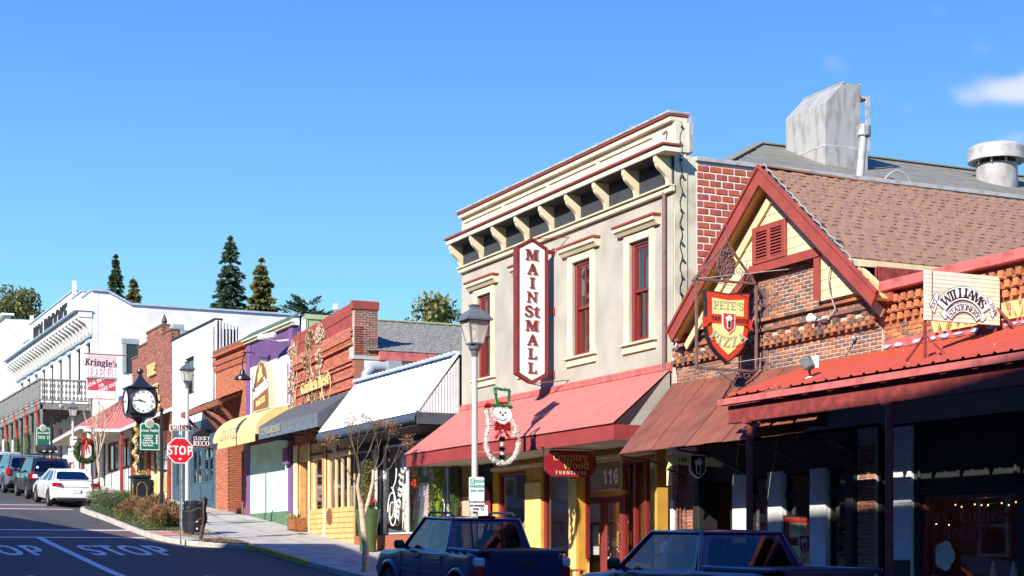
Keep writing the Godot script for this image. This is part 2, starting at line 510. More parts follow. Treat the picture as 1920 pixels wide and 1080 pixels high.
	mk("purple_trim", Color(0.16, 0.075, 0.22), 0.7)
	mk("green_roof", Color(0.085, 0.16, 0.095), 0.6, "mottle", 0.8)
	mk("green_siding", Color(0.44, 0.52, 0.28), 0.8, "mottle", 0.4)
	mk("mint", Color(0.52, 0.78, 0.68), 0.75, "mottle", 0.3)
	mk("green_base", Color(0.10, 0.2, 0.12), 0.75, "mottle", 0.8)
	mk("awning_yellow", Color(0.82, 0.61, 0.25), 0.85, "mottle", 0.5)
	mk("awning_dark", Color(0.085, 0.09, 0.10), 0.85, "mottle", 0.8)
	mk("awning_blue", Color(0.115, 0.145, 0.185), 0.85, "stain", 1.2)
	mk("faded_gold", Color(0.34, 0.32, 0.22), 0.8)
	mk("gold_letter", Color(0.66, 0.53, 0.22), 0.5)
	mk("blue_paint", Color(0.045, 0.10, 0.145), 0.55, "mottle", 0.8)
	mk("timber", Color(0.36, 0.12, 0.07), 0.75, "wood", 0.8)
	mk("wood_grey", Color(0.3, 0.31, 0.3), 0.85, "wood", 0.9)
	mk("wood_warm", Color(0.42, 0.15, 0.05), 0.6, "wood", 1.2)
	mk("wood_dark", Color(0.05, 0.03, 0.02), 0.6, "wood", 1.2)
	mk("floorboard", Color(0.22, 0.13, 0.08), 0.6, "wood", 0.5)
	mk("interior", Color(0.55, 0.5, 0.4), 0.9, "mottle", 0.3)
	mk("interior_dark", Color(0.05, 0.04, 0.035), 0.9, "mottle", 0.3)  # room walls darkened so the colour carries the shade indoors
	mk("curtain", Color(0.8, 0.77, 0.7), 0.95)
	mk("interior_pale", Color(0.82, 0.78, 0.68), 0.9, "mottle", 0.3)  # lightened to brighten the rooms behind the glass
	mk("blind", Color(0.62, 0.62, 0.58), 0.7)
	mk("asphalt", Color(0.11, 0.106, 0.098), 0.92, "asphalt", 0.35, "bump_fine", 0.3)
	mk("tar", Color(0.03, 0.03, 0.032), 0.7)
	mk("asphalt_patch", Color(0.085, 0.083, 0.08), 0.9, "asphalt", 0.5)
	mk("terrain", Color(0.16, 0.15, 0.10), 0.95, "grain", 0.08)
	mk("concrete", Color(0.47, 0.45, 0.41), 0.9, "mottle", 0.35, "bump_fine", 0.15)
	mk("concrete_b", Color(0.42, 0.405, 0.37), 0.9, "stain", 0.3, "bump_fine", 0.15)
	mk("curb", Color(0.46, 0.43, 0.37), 0.9, "stain", 0.6)
	mk("curb_yellow", Color(0.66, 0.42, 0.04), 0.8, "stain", 0.9)
	mk("paint", Color(0.62, 0.62, 0.60), 0.8, "stain", 0.7)
	mk("crosswalk", Color(0.24, 0.125, 0.11), 0.9, "asphalt", 0.5)
	mk("ramp", Color(0.55, 0.24, 0.17), 0.9, "mottle", 0.6)
	mk("soil", Color(0.16, 0.10, 0.06), 0.98, "grain", 1.2, "bump", 2.0)
	mk("concrete_pole", Color(0.80, 0.79, 0.77), 0.85, "grain", 2.4)
	mk("lamp_hood", Color(0.13, 0.145, 0.165), 0.5, "mottle", 2.0)
	var lg := mk("lamp_glass", Color(0.72, 0.66, 0.55), 0.3)
	lg.transparency = BaseMaterial3D.TRANSPARENCY_ALPHA; lg.albedo_color.a = 0.55
	mk("bulb", Color(0.85, 0.82, 0.75), 0.3)
	mk("stop_red", Color(0.68, 0.008, 0.012), 0.4)
	mk("sign_green", Color(0.008, 0.13, 0.06), 0.45)
	mk("sign_mint", Color(0.52, 0.68, 0.6), 0.5)
	mk("parking_green", Color(0.05, 0.42, 0.32), 0.5)
	mk("street_sign", Color(0.25, 0.075, 0.05), 0.5)
	mk("deli_pink", Color(0.78, 0.58, 0.58), 0.6, "mottle", 1.2)
	mk("deli_red", Color(0.50, 0.05, 0.075), 0.6)
	mk("sign_red", Color(0.60, 0.045, 0.02), 0.5)
	mk("sign_cream", Color(0.84, 0.74, 0.28), 0.5)
	mk("sign_dark", Color(0.03, 0.018, 0.018), 0.5)
	mk("sign_olive", Color(0.42, 0.41, 0.29), 0.6)
	mk("sign_crimson", Color(0.32, 0.018, 0.03), 0.4)
	mk("sign_brown", Color(0.24, 0.105, 0.035), 0.6, "mottle", 1.2)
	mk("ink", Color(0.015, 0.013, 0.03), 0.6)
	mk("ink_red", Color(0.30, 0.03, 0.03), 0.5)
	mk("board_cream", Color(0.86, 0.83, 0.64), 0.6, "mottle", 0.6)
	mk("tinsel_white", Color(0.78, 0.74, 0.66), 0.35)
	mk("tinsel_green", Color(0.01, 0.23, 0.05), 0.35)
	mk("tinsel_red", Color(0.52, 0.03, 0.02), 0.3)
	mk("tinsel_black", Color(0.012, 0.012, 0.014), 0.3)
	mk("tinsel_gold", Color(0.62, 0.46, 0.1), 0.3)
	mk("clock_face", Color(0.8, 0.81, 0.8), 0.4)
	mk("gold", Color(0.55, 0.38, 0.1), 0.4, "", 1.0, "", 0.0, 0.6)
	mk("terracotta", Color(0.3, 0.1, 0.05), 0.7, "wood", 1.5)
	mk("pot_green", Color(0.075, 0.15, 0.045), 0.35, "mottle", 0.9)
	mk("flower", Color(0.55, 0.012, 0.05), 0.6)
	for d in [["leaf_green", Color(0.05, 0.09, 0.025)], ["leaf_sage", Color(0.13, 0.17, 0.08)], ["leaf_olive", Color(0.13, 0.12, 0.03)], ["leaf_dark", Color(0.025, 0.055, 0.025)], ["leaf_blue", Color(0.035, 0.075, 0.055)], ["leaf_gold", Color(0.12, 0.125, 0.03)], ["leaf_rust", Color(0.22, 0.085, 0.045)], ["leaf_brown", Color(0.23, 0.14, 0.06)], ["leaf_lime", Color(0.22, 0.30, 0.03)], ["seed_brown", Color(0.24, 0.12, 0.05)]]:
		var lm := mk(d[0], d[1], 0.65)
		lm.backlight_enabled = true; lm.backlight = Color(0.35, 0.35, 0.2)
	mk("bark", Color(0.2, 0.15, 0.11), 0.95, "wood", 1.5)
	mk("bark_pale", Color(0.55, 0.42, 0.30), 0.9, "stain", 1.6)
	mk("bark_dark", Color(0.10, 0.07, 0.05), 0.95, "wood", 1.5)
	for d in [["paint_blue", Color(0.004, 0.014, 0.085)], ["paint_plum", Color(0.085, 0.012, 0.05)], ["paint_white", Color(0.80, 0.80, 0.80)], ["paint_black", Color(0.012, 0.016, 0.02)], ["paint_slate", Color(0.10, 0.13, 0.18)], ["paint_silver", Color(0.45, 0.5, 0.58)], ["paint_bright", Color(0.01, 0.06, 0.40)]]:
		var pm := mk(d[0], d[1], 0.35)
		pm.clearcoat_enabled = true; pm.clearcoat = 1.0; pm.clearcoat_roughness = 0.03
	mk("rubber", Color(0.015, 0.015, 0.015), 0.85)
	mk("plastic", Color(0.02, 0.02, 0.022), 0.5)
	mk("rim_metal", Color(0.5, 0.5, 0.52), 0.3, "", 1.0, "", 0.0, 0.9)
	mk("tail_red", Color(0.42, 0.006, 0.008), 0.15)
	mk("lamp_clear", Color(0.6, 0.62, 0.66), 0.1)
	mk("amber", Color(0.6, 0.25, 0.03), 0.2)
	mk("plate", Color(0.7, 0.7, 0.68), 0.5)
	mk("seat_cloth", Color(0.04, 0.04, 0.045), 0.9)
	glass("pane_glass", 0.06)
	glass("car_glass", 0.8, Color(0.01, 0.015, 0.02))
	glass("car_glass_dark", 0.94, Color(0.004, 0.005, 0.006))
	mk("across_brick", Color(0.16, 0.075, 0.05), 0.9, "mottle", 0.3)
	mk("across_stucco", Color(0.2, 0.16, 0.12), 0.9, "mottle", 0.2)
	mk("across_glass", Color(0.03, 0.035, 0.04), 0.08)
func strip(g: G, x0: float, x1: float, s0: float, s1: float, up := 0.0, ds := 1.0) -> void:   # a sheet that follows the street's profile
	var k := maxi(1, int(ceil((s1 - s0) / ds)))
	var rows := []
	for i in k + 1:
		var S := lerpf(s0, s1, float(i) / k)
		rows.append(PackedVector3Array([Vector3(x1, gy(S) + up, -S), Vector3(x0, gy(S) + up, -S)]))
	g.grid(rows)
func on_road(p: Vector3, up: float) -> Vector3:
	return Vector3(p.x, gy(-p.z) + up, p.z)
func flat_poly(g: G, pts: PackedVector2Array, up: float) -> void:   # (X, S) outline laid on the profile
	var p := pts.duplicate(); var area := 0.0
	for i in p.size():
		area += p[i].cross(p[(i + 1) % p.size()])
	if area < 0:
		p.reverse()
	var ids := Geometry2D.triangulate_polygon(p)
	for i in range(0, ids.size(), 3):
		var q := []
		for k in 3:
			q.append(Vector3(p[ids[i + k]].x, gy(p[ids[i + k]].y) + up, -p[ids[i + k]].y))
		if (q[2] - q[0]).cross(q[1] - q[0]).y < 0:
			q = [q[0], q[2], q[1]]
		g.tri(q[0], q[1], q[2])
const CURB := [[13.45, 30.0], [13.45, 38.0], [13.45, 45.6], [13.25, 46.2], [12.7, 46.75], [12.1, 47.25], [11.65, 48.2], [11.42, 49.5], [11.32, 51.5], [11.3, 55.0], [11.36, 59.0], [11.5, 62.0], [11.75, 63.1], [12.3, 63.6], [13.1, 63.9], [13.45, 64.6], [13.45, 75.0], [13.45, 95.0], [13.45, 130.0]]
func curb_piece(g: G, pts: Array, w := 0.16, h := 0.14) -> void:
	for i in pts.size() - 1:
		var a := Vector2(pts[i][0], pts[i][1]); var b := Vector2(pts[i + 1][0], pts[i + 1][1])
		var n := 1 + int(a.distance_to(b) / 3.0)
		for k in n:
			var p := a.lerp(b, float(k) / n); var q := a.lerp(b, float(k + 1) / n)
			var d := (q - p).normalized(); var r := Vector2(d.y, -d.x)   # away from the road
			if r.x < 0 and absf(d.y) > 0.7: r = -r
			var P := Vector3(p.x, gy(p.y), -p.y); var Q := Vector3(q.x, gy(q.y), -q.y); var o := Vector3(r.x, 0, -r.y) * w
			var mid := (P + Q) * 0.5 + o * 0.5
			var up := Vector3.UP * h; var dn := Vector3.DOWN * 0.1
			g.away(P + dn, P + up * 0.86, Q + up * 0.86, Q + dn, mid)
			g.away(P + up * 0.86, P + up + o * 0.12, Q + up + o * 0.12, Q + up * 0.86, mid)
			g.away(P + up + o * 0.12, P + up + o, Q + up + o, Q + up + o * 0.12, mid)
			g.away(P + up + o, P + dn + o, Q + dn + o, Q + up + o, mid)
func build_ground() -> void:
	var g := G.new()
	var rows := []
	for S in [-120.0, -60.0, -20.0, 0.0, 10.0, 20.0, 30.0, 40.0, 50.0, 60.0, 70.0, 80.0, 90.0, 110.0, 160.0, 300.0, 420.0]:
		var row := PackedVector3Array()
		for X in [400.0, 120.0, 40.0, 17.0, 13.6, -3.0, -20.0, -100.0, -350.0]:
			row.append(Vector3(X, gy(S) - 0.06, -S))
		rows.append(row)
	g.grid(rows)
	ground(g, "terrain", M("terrain"))
	g = G.new(); strip(g, 1.2, 13.5, -60, 160); ground(g, "road", M("asphalt"))
	g = G.new(); strip(g, 13.55, W + 0.6, -60, 160, 0.115); strip(g, -3.0, 1.1, -60, 160, 0.13)
	var bulb := PackedVector2Array()
	for p in CURB:
		if p[1] >= 45.6 and p[1] <= 64.6:
			bulb.append(Vector2(p[0] + 0.1, p[1]))
	flat_poly(g, bulb, 0.115)
	var walk := ground(g, "pavement", M("concrete_b"))
	var sm := [M("concrete"), M("concrete_b")]
	var S := 28.0
	while S < 76.0:
		for k in 2:
			var x0 := 13.62 + k * 1.62
			g = G.new()
			var e := 0.006
			var s0 := S + e; var s1 := S + 1.6 - e
			strip(g, x0 + e, x0 + 1.62 - e, s0, s1, 0.132 + 0.002 * k, 0.8)
			for q in [s0, s1]:
				g.away(Vector3(x0 + e, gy(q) + 0.132 + 0.002 * k, -q), Vector3(x0 + 1.62 - e, gy(q) + 0.132 + 0.002 * k, -q), Vector3(x0 + 1.62 - e, gy(q) + 0.08, -q), Vector3(x0 + e, gy(q) + 0.08, -q), Vector3(x0 + 0.8, gy(S + 0.8) + 0.1, -S - 0.8))
			put(g, "paving_slab", sm[rng.randi() % 2], walk)
		S += 1.6
	for k in 3:
		g = G.new(); strip(g, 11.75 + k * 0.62 + 0.005, 12.37 + k * 0.62 - 0.005, 47.9, 49.4, 0.134, 0.8)
		put(g, "paving_slab", sm[k % 2], walk)
	g = G.new(); strip(g, 11.55, 12.75, 49.5, 51.0, 0.136, 0.5); put(g, "kerb_ramp", M("ramp"), walk)
	g = G.new(); flat_poly(g, PackedVector2Array([Vector2(12.3, 47.3), Vector2(13.5, 46.5), Vector2(13.5, 48.0), Vector2(12.6, 48.4)]), 0.15)
	var soil := ground(g, "tree_pit_soil", M("soil"))
	g = G.new(); flat_poly(g, PackedVector2Array([Vector2(11.52, 51.6), Vector2(12.9, 51.4), Vector2(13.3, 54.0), Vector2(13.3, 62.4), Vector2(12.2, 63.2), Vector2(11.72, 62.3), Vector2(11.56, 58.0), Vector2(11.5, 54.0)]), 0.15)
	ground(g, "planting_bed_soil", M("soil"))
	g = G.new(); curb_piece(g, [[13.45, -40.0], [13.45, 41.0]]); curb_piece(g, CURB.slice(3)); ground(g, "kerb", M("curb"))
	g = G.new(); curb_piece(g, [[13.45, 41.0], [13.45, 45.6], [13.25, 46.2]]); ground(g, "yellow_kerb", M("curb_yellow"))
	g = G.new(); curb_piece(g, [[1.2, -40.0], [1.2, 130.0]], -0.16); ground(g, "kerb", M("curb"))
	g = G.new(); strip(g, 1.6, 11.3, 50.35, 52.6, 0.004); strip(g, 1.6, 11.45, 63.6, 66.2, 0.004); ground(g, "crosswalk_paving", M("crosswalk"))
	g = G.new()
	for q in [[50.0, 50.35], [52.6, 52.95], [63.25, 63.6], [66.2, 66.5]]:
		strip(g, 1.6, 11.28 if q[0] < 60 else 11.5, q[0], q[1], 0.008, 0.2)
	ground(g, "crosswalk_lines", M("paint"))
	g = G.new(); strip(g, 8.0, 8.22, 8.0, 49.98, 0.008); strip(g, 4.65, 4.77, 0.0, 49.98, 0.008); strip(g, 4.95, 5.07, 0.0, 49.98, 0.008); ground(g, "lane_lines", M("paint"))
	g = G.new()
	for x in [9.75, 6.35]:
		var t := G.new()
		t.letters("STOP", 1.0, 0.02, font("sans_bold"))
		for i in t.v.size():
			if t.n[i].z < 0.5:
				continue
			g.v.append(on_road(Vector3(x + t.v[i].x, 0, -45.75 - t.v[i].y * 4.4), 0.012)); g.n.append(Vector3.UP)
	ground(g, "road_lettering", M("paint"))
	g = G.new()
	flat_poly(g, PackedVector2Array([Vector2(5.45, 38.0), Vector2(6.15, 38.9), Vector2(6.15, 38.45), Vector2(7.6, 38.3), Vector2(7.6, 37.75), Vector2(6.15, 37.75), Vector2(6.15, 37.1)]), 0.008)
	flat_poly(g, PackedVector2Array([Vector2(9.55, 37.6), Vector2(10.1, 38.6), Vector2(10.65, 37.6), Vector2(10.25, 37.6), Vector2(10.25, 34.5), Vector2(9.95, 34.5), Vector2(9.95, 37.6)]), 0.008)
	flat_poly(g, PackedVector2Array([Vector2(6.6, 70.0), Vector2(8.2, 70.2), Vector2(8.2, 70.6), Vector2(6.6, 70.4)]), 0.008)
	ground(g, "road_arrows", M("paint"))
	g = G.new()
	for k in 16:
		var x := rng.randf_range(2.0, 11.0); var s := rng.randf_range(34.0, 70.0); var a := rng.randf() * TAU
		for i in 14:
			var x2 := x + cos(a) * 0.32; var s2 := s + sin(a) * 0.32
			if x2 > 11.2 or x2 < 1.5: break
			var pd := Vector2(-sin(a), cos(a)) * rng.randf_range(0.012, 0.03)
			flat_poly(g, PackedVector2Array([Vector2(x, s) - pd, Vector2(x2, s2) - pd, Vector2(x2, s2) + pd, Vector2(x, s) + pd]), 0.0055)
			x = x2; s = s2; a += rng.randf_range(-0.7, 0.7)
	stuff(ground(g, "road_cracks", M("tar"), "stuff"))
	g = G.new(); strip(g, 9.1, 9.8, 54.0, 62.5, 0.004, 0.5); strip(g, 5.4, 6.6, 40.2, 43.6, 0.004, 0.5); ground(g, "road_patch", M("asphalt_patch"))
func build_light() -> void:
	var cam := Camera3D.new()
	cam.name = "camera"
	cam.projection = Camera3D.PROJECTION_FRUSTUM
	cam.near = 0.1; cam.far = 2000.0
	cam.size = 1080.0 / 3100.0 * 0.1
	cam.frustum_offset = Vector2(0, 502.0 / 3100.0 * 0.1)
	cam.position = Vector3(0, 1.6, 0)
	cam.rotation.y = -deg_to_rad(25.15)
	add_child(cam); cam.current = true
	var sun := DirectionalLight3D.new()
	sun.name = "sun"
	sun.light_color = Color(1.0, 0.97, 0.92); sun.light_energy = 1.5; sun.light_angular_distance = 0.5; sun.shadow_enabled = true
	sun.basis = Basis.looking_at(Vector3(0.735, -0.515, -0.441), Vector3.UP)
	add_child(sun)
	var env := Environment.new()
	env.background_mode = Environment.BG_SKY
	var sky := Sky.new(); var sm := ProceduralSkyMaterial.new()
	sm.sky_top_color = Color(0.014, 0.108, 0.52).linear_to_srgb()
	sm.sky_horizon_color = Color(0.38, 0.80, 0.63).linear_to_srgb()
	sm.sky_curve = 0.12
	sm.ground_bottom_color = Color(0.12, 0.11, 0.1); sm.ground_horizon_color = Color(0.3, 0.32, 0.33)
	sm.sun_angle_max = 12.0
	sm.sky_cover = cloud_cover()
	sky.sky_material = sm
	env.sky = sky
	env.tonemap_mode = Environment.TONE_MAPPER_LINEAR
	env.tonemap_exposure = 1.85
	env.sdfgi_enabled = true; env.ssao_enabled = true; env.ssil_enabled = true
	var we := WorldEnvironment.new(); we.name = "world"; we.environment = env; add_child(we)
func cloud_cover() -> ImageTexture:   # a few thin wisps of cloud
	var im := Image.create(2048, 1024, false, Image.FORMAT_RGBA8)
	im.fill(Color(0, 0, 0, 0))
	var nz := FastNoiseLite.new(); nz.seed = 7; nz.frequency = 0.018; nz.fractal_octaves = 5
	for w in [[42.0, 15.2, 1.7, 0.5, 0.8], [41.0, 12.3, 0.7, 0.3, 0.28], [42.0, 13.6, 0.9, 0.3, 0.25], [42.3, 12.0, 0.5, 0.25, 0.25], [50.0, 17.0, 7.0, 1.4, 0.5], [70.0, 22.0, 9.0, 2.0, 0.4], [-60.0, 26.0, 9.0, 1.8, 0.4], [-140.0, 20.0, 10.0, 2.0, 0.4]]:
		var cx: float = w[0] / 360.0 * 2048; var cy: float = (90.0 - w[1]) / 180.0 * 1024
		var rx: float = w[2] / 360.0 * 2048; var ry: float = w[3] / 180.0 * 1024
		for y in range(int(cy - ry * 2), int(cy + ry * 2)):
			for x in range(int(cx - rx * 2), int(cx + rx * 2)):
				var dx := (x - cx) / rx; var dy := (y - cy + dx * ry * 0.25) / ry
				var r := dx * dx + dy * dy
				var k := exp(-r * 1.3) * 1.3 + nz.get_noise_2d(x * 2.4, y * 6.0) * 0.95 - 0.42
				k = clampf(k * 1.5, 0, 1) * w[4]
				if k > 0.0:
					var px := posmod(x, 2048)
					im.set_pixel(px, y, Color(0.66, 0.52, 0.28, maxf(k, im.get_pixel(px, y).a)))
	return ImageTexture.create_from_image(im)
func sash_window(o: Node3D, Sl: float, Sr: float, Yb: float, Yt: float, X: float, mf: Material, lights := 2) -> void:   # a double-hung window in an opening
	var w := Node3D.new(); w.name = "window"; o.add_child(w, true)
	var g := G.new()
	wb(g, Sl, Sl - 0.09, Yb, Yt, X, X + 0.14, 0.012); wb(g, Sr + 0.09, Sr, Yb, Yt, X, X + 0.14, 0.012)
	wb(g, Sl - 0.09, Sr + 0.09, Yt - 0.08, Yt, X + 0.002, X + 0.14, 0.012); wb(g, Sl - 0.09, Sr + 0.09, Yb, Yb + 0.08, X - 0.01, X + 0.14, 0.012)
	put(g, "frame", mf, w)
	var ym := (Yb + Yt) / 2 + 0.03
	for k in 2:
		var y0 := ym - 0.02 if k else Yb + 0.08
		var y1 := Yt - 0.08 if k else ym + 0.02
		var x := X + 0.035 if k else X + 0.085
		g = G.new()
		wb(g, Sl - 0.09, Sl - 0.14, y0, y1, x, x + 0.045); wb(g, Sr + 0.14, Sr + 0.09, y0, y1, x, x + 0.045)
		wb(g, Sl - 0.14, Sr + 0.14, y0, y0 + 0.055, x, x + 0.045); wb(g, Sl - 0.14, Sr + 0.14, y1 - 0.05, y1, x, x + 0.045)
		for q in lights - 1:
			var s := lerpf(Sl - 0.14, Sr + 0.14, (q + 1.0) / lights)
			wb(g, s + 0.014, s - 0.014, y0 + 0.055, y1 - 0.05, x + 0.006, x + 0.04)
		put(g, "sash", mf, w)
		for q in lights:
			var s0 := lerpf(Sl - 0.14, Sr + 0.14, float(q) / lights) - 0.014; var s1 := lerpf(Sl - 0.14, Sr + 0.14, (q + 1.0) / lights) + 0.014
			pane(w, s0, s1, y0 + 0.055, y1 - 0.05, x + 0.02, M("pane_glass"))
func slats(o: Node3D, called: String, Sl: float, Sr: float, Yb: float, Yt: float, X: float, n: int, m: Material, tilt := 0.9, t := 0.015, w := 0.05) -> void:
	for i in n:
		var y := lerpf(Yb, Yt, (i + 0.5) / n)
		var g := G.new()
		g.box(Vector3.ZERO, Vector3(absf(Sl - Sr), t, w))
		piece(g.mesh(), called, m, o, Transform3D(Basis(Vector3.RIGHT, tilt), L((Sl + Sr) / 2, y, X)))
func shop_window(o: Node3D, Sl: float, Sr: float, Yb: float, Yt: float, X: float, mf: Material, fw := 0.07, cols := 1, rows := 1, gl := "pane_glass", called := "shop_window") -> Node3D:
	var w := Node3D.new(); w.name = called; o.add_child(w, true)
	var g := G.new()
	wb(g, Sl, Sl - fw, Yb, Yt, X, X + 0.1, 0.01); wb(g, Sr + fw, Sr, Yb, Yt, X, X + 0.1, 0.01)
	wb(g, Sl - fw, Sr + fw, Yt - fw, Yt, X + 0.002, X + 0.1, 0.01); wb(g, Sl - fw, Sr + fw, Yb, Yb + fw, X - 0.006, X + 0.1, 0.01)
	for i in cols - 1:
		var s := lerpf(Sl - fw, Sr + fw, (i + 1.0) / cols)
		wb(g, s + fw * 0.4, s - fw * 0.4, Yb + fw, Yt - fw, X + 0.01, X + 0.09)
	for i in rows - 1:
		var y := lerpf(Yb + fw, Yt - fw, (i + 1.0) / rows)
		wb(g, Sl - fw, Sr + fw, y - fw * 0.35, y + fw * 0.35, X + 0.014, X + 0.086)
	put(g, "frame", mf, w)
	for i in cols:
		for j in rows:
			pane(w, lerpf(Sl - fw, Sr + fw, float(i) / cols), lerpf(Sl - fw, Sr + fw, (i + 1.0) / cols), lerpf(Yb + fw, Yt - fw, float(j) / rows), lerpf(Yb + fw, Yt - fw, (j + 1.0) / rows), X + 0.05, M(gl))
	return w
func wire(o: Node3D, called: String, pts: Array, r: float, m: Material) -> void:
	var g := G.new(); g.tube(pts, r, r, 5, false); put(g, called, m, o)
func spoked_wheel(parent: Node3D, r: float, n: int, m: Material, p: Vector3, bs: Basis, t := 0.05) -> void:
	var g := G.new(); g.T = Transform3D(bs, p)
	var pts := []
	for k in 33:
		pts.append(Vector3(cos(TAU * k / 32.0), sin(TAU * k / 32.0), 0) * r)
	g.tube(pts, t, t, 6, false)
	put(g, "rim", m, parent)
	for k in n:
		var a := TAU * k / n
		g = G.new(); g.T = Transform3D(bs, p)
		g.tube([Vector3(cos(a), sin(a), 0) * 0.06, Vector3(cos(a), sin(a), 0) * (r - t * 0.5)], t * 0.32, t * 0.4, 5)
		put(g, "spoke", m, parent)
	g = G.new(); g.T = Transform3D(bs, p) * Transform3D(Basis(Vector3.RIGHT, PI / 2), Vector3.ZERO)
	g.lathe([Vector2(0, -0.08), Vector2(0.08, -0.08), Vector2(0.09, 0), Vector2(0.08, 0.08), Vector2(0, 0.08)], 12)
	put(g, "hub", m, parent)
func build_mall() -> void:
	var Sl := 38.8; var Sr := 28.27; var YB := gy(33.0) - 0.45
	var o := shop("beige_stucco_building", "two storey beige stucco building with bracketed cream cornice and pink metal awning", 33.5, YB)
	var wins := [[37.82, 36.98, 5.98, 8.08], [32.62, 31.76, 5.98, 8.08], [30.04, 29.19, 5.98, 8.08], [35.2, 34.4, 5.98, 8.08]]
	var g := G.new(); facade(g, Sl, Sr, 3.95, 8.86, W, 0.3, wins); put(g, "upper_wall", M("stucco"), o)
	g = G.new(); wb(g, Sl, Sr, 8.86, 10.2, W + 0.004, W + 0.3); put(g, "parapet_wall", M("cream_light"), o)
	for q in wins:
		sash_window(o, q[0], q[1], q[2], q[3], W + 0.05, M("maroon_gloss"))
		g = G.new()
		wb(g, q[0] + 0.2, q[0] + 0.001, q[2] - 0.02, q[3] + 0.16, W - 0.035, W + 0.02, 0.008); wb(g, q[1] - 0.001, q[1] - 0.2, q[2] - 0.02, q[3] + 0.16, W - 0.035, W + 0.02, 0.008)
		wb(g, q[0], q[1], q[3] + 0.001, q[3] + 0.16, W - 0.03, W + 0.02, 0.008)
		put(g, "window_trim", M("cream"), o)
		g = G.new(); wb(g, q[0] + 0.26, q[1] - 0.26, q[2] - 0.19, q[2] - 0.03, W - 0.05, W + 0.02, 0.01); wb(g, q[0] + 0.3, q[1] - 0.3, q[2] - 0.03, q[2] + 0.015, W - 0.11, W + 0.02, 0.008); put(g, "window_sill", M("cream"), o)
		g = G.new()
		var hp := PackedVector2Array([Vector2(0, 0), Vector2(0.08, 0), Vector2(0.14, 0.08), Vector2(0.17, 0.09), Vector2(0.17, 0.17), Vector2(0, 0.17)])
		g.T = Transform3D(Basis(Vector3.UP, -PI / 2), L(q[0] + 0.42, q[3] + 0.18, W))
		g.prism(hp, -(q[0] - q[1] + 0.84), 0)
		put(g, "window_hood", M("cream"), o)
		g = G.new(); wb(g, q[0] + 0.45, q[1] - 0.45, q[3] + 0.35, q[3] + 0.40, W - 0.2, W + 0.01, 0.008); put(g, "hood_cap", M("trim_red"), o)
	var g2 := G.new()
	for i in 40:
		var y := 6.05 + i * 0.05
		g2.bar(L(29.9, y, W + 0.33), L(29.32, y, W + 0.33), 0.04, 0.004)
	stuff(put(g2, "window_blind", M("blind"), o))
	slats(o, "shutter_slat", 37.7, 37.1, 6.06, 8.0, W + 0.34, 22, M("blind"), 0.8, 0.01, 0.07)
	g = G.new()
	for s in [[32.5, 32.12], [31.94, 31.86]]:
		var rows := [PackedVector3Array(), PackedVector3Array()]
		for i in 13:
			var S := lerpf(s[0], s[1], i / 12.0)
			rows[0].append(L(S, 8.0, W + 0.36 + 0.02 * sin(i * 1.9))); rows[1].append(L(S, 6.05, W + 0.36 + 0.02 * sin(i * 1.9)))
		g.grid(rows)
	put(g, "curtain", M("curtain"), o)
	g = G.new()
	g.lathe([Vector2(0.0, 0), Vector2(0.2, 0), Vector2(0.02, 0.42), Vector2(0, 0.5)], 12, L(32.2, 7.3, W + 0.5)); g.lathe([Vector2(0.05, 0), Vector2(0.09, 0.1), Vector2(0.05, 0.3)], 10, L(32.2, 7.02, W + 0.5)); g.lathe([Vector2(0.0, 0), Vector2(0.16, 0), Vector2(0.12, 0.16), Vector2(0.17, 0.3), Vector2(0, 0.3)], 10, L(32.05, 6.7, W + 0.5))
	g.lathe([Vector2(0.0, 0), Vector2(0.17, 0), Vector2(0.1, 0.3), Vector2(0.17, 0.55), Vector2(0, 0.55)], 10, L(32.35, 6.05, W + 0.55)); g.lathe([Vector2(0.0, 0), Vector2(0.12, 0), Vector2(0.16, 0.25), Vector2(0.06, 0.5), Vector2(0, 0.5)], 10, L(31.98, 6.05, W + 0.5))
	put(g, "ornament_stack", M("iron_dark"), o)
	g = G.new(); wb(g, Sl - 0.3, Sr + 0.3, 5.7, 5.8, W + 0.3, W + 4.0); put(g, "upper_floor", M("floorboard"), o)
	g = G.new(); wb(g, Sl - 0.2, Sr + 0.2, 5.8, 8.8, W + 0.9, W + 1.0); put(g, "room_wall", M("interior_pale"), o)  # pale backing set close behind the windows to catch the sun
	g = G.new(); wb(g, Sl + 0.05, Sr - 0.05, 8.80, 8.91, W - 0.09, W + 0.02, 0.015); wb(g, Sl + 0.05, Sr - 0.05, 8.91, 8.95, W - 0.14, W + 0.02, 0.01); put(g, "frieze_mould", M("cream"), o)
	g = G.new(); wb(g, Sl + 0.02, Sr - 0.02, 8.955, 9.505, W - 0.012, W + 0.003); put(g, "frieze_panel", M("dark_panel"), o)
	g = G.new(); wb(g, Sl + 0.1, Sr - 0.3, 9.51, 9.63, W - 0.40, W + 0.01, 0.012); put(g, "cornice", M("cream_light"), o)
	g = G.new(); wb(g, Sl + 0.13, Sr - 0.33, 9.63, 9.685, W - 0.45, W + 0.012, 0.012); put(g, "cornice_cap", M("trim_red"), o)
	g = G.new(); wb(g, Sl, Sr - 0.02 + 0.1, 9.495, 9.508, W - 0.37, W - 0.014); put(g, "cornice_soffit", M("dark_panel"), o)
	var prof := PackedVector2Array([Vector2(0, 0), Vector2(0.08, 0), Vector2(0.09, 0.08)])
	for i in 9:
		var t := i / 8.0
		prof.append(Vector2(0.10 + 0.24 * (0.5 - 0.5 * cos(PI * t)), 0.10 + 0.30 * t))
	prof.append_array([Vector2(0.37, 0.46), Vector2(0.37, 0.555), Vector2(0, 0.555)])
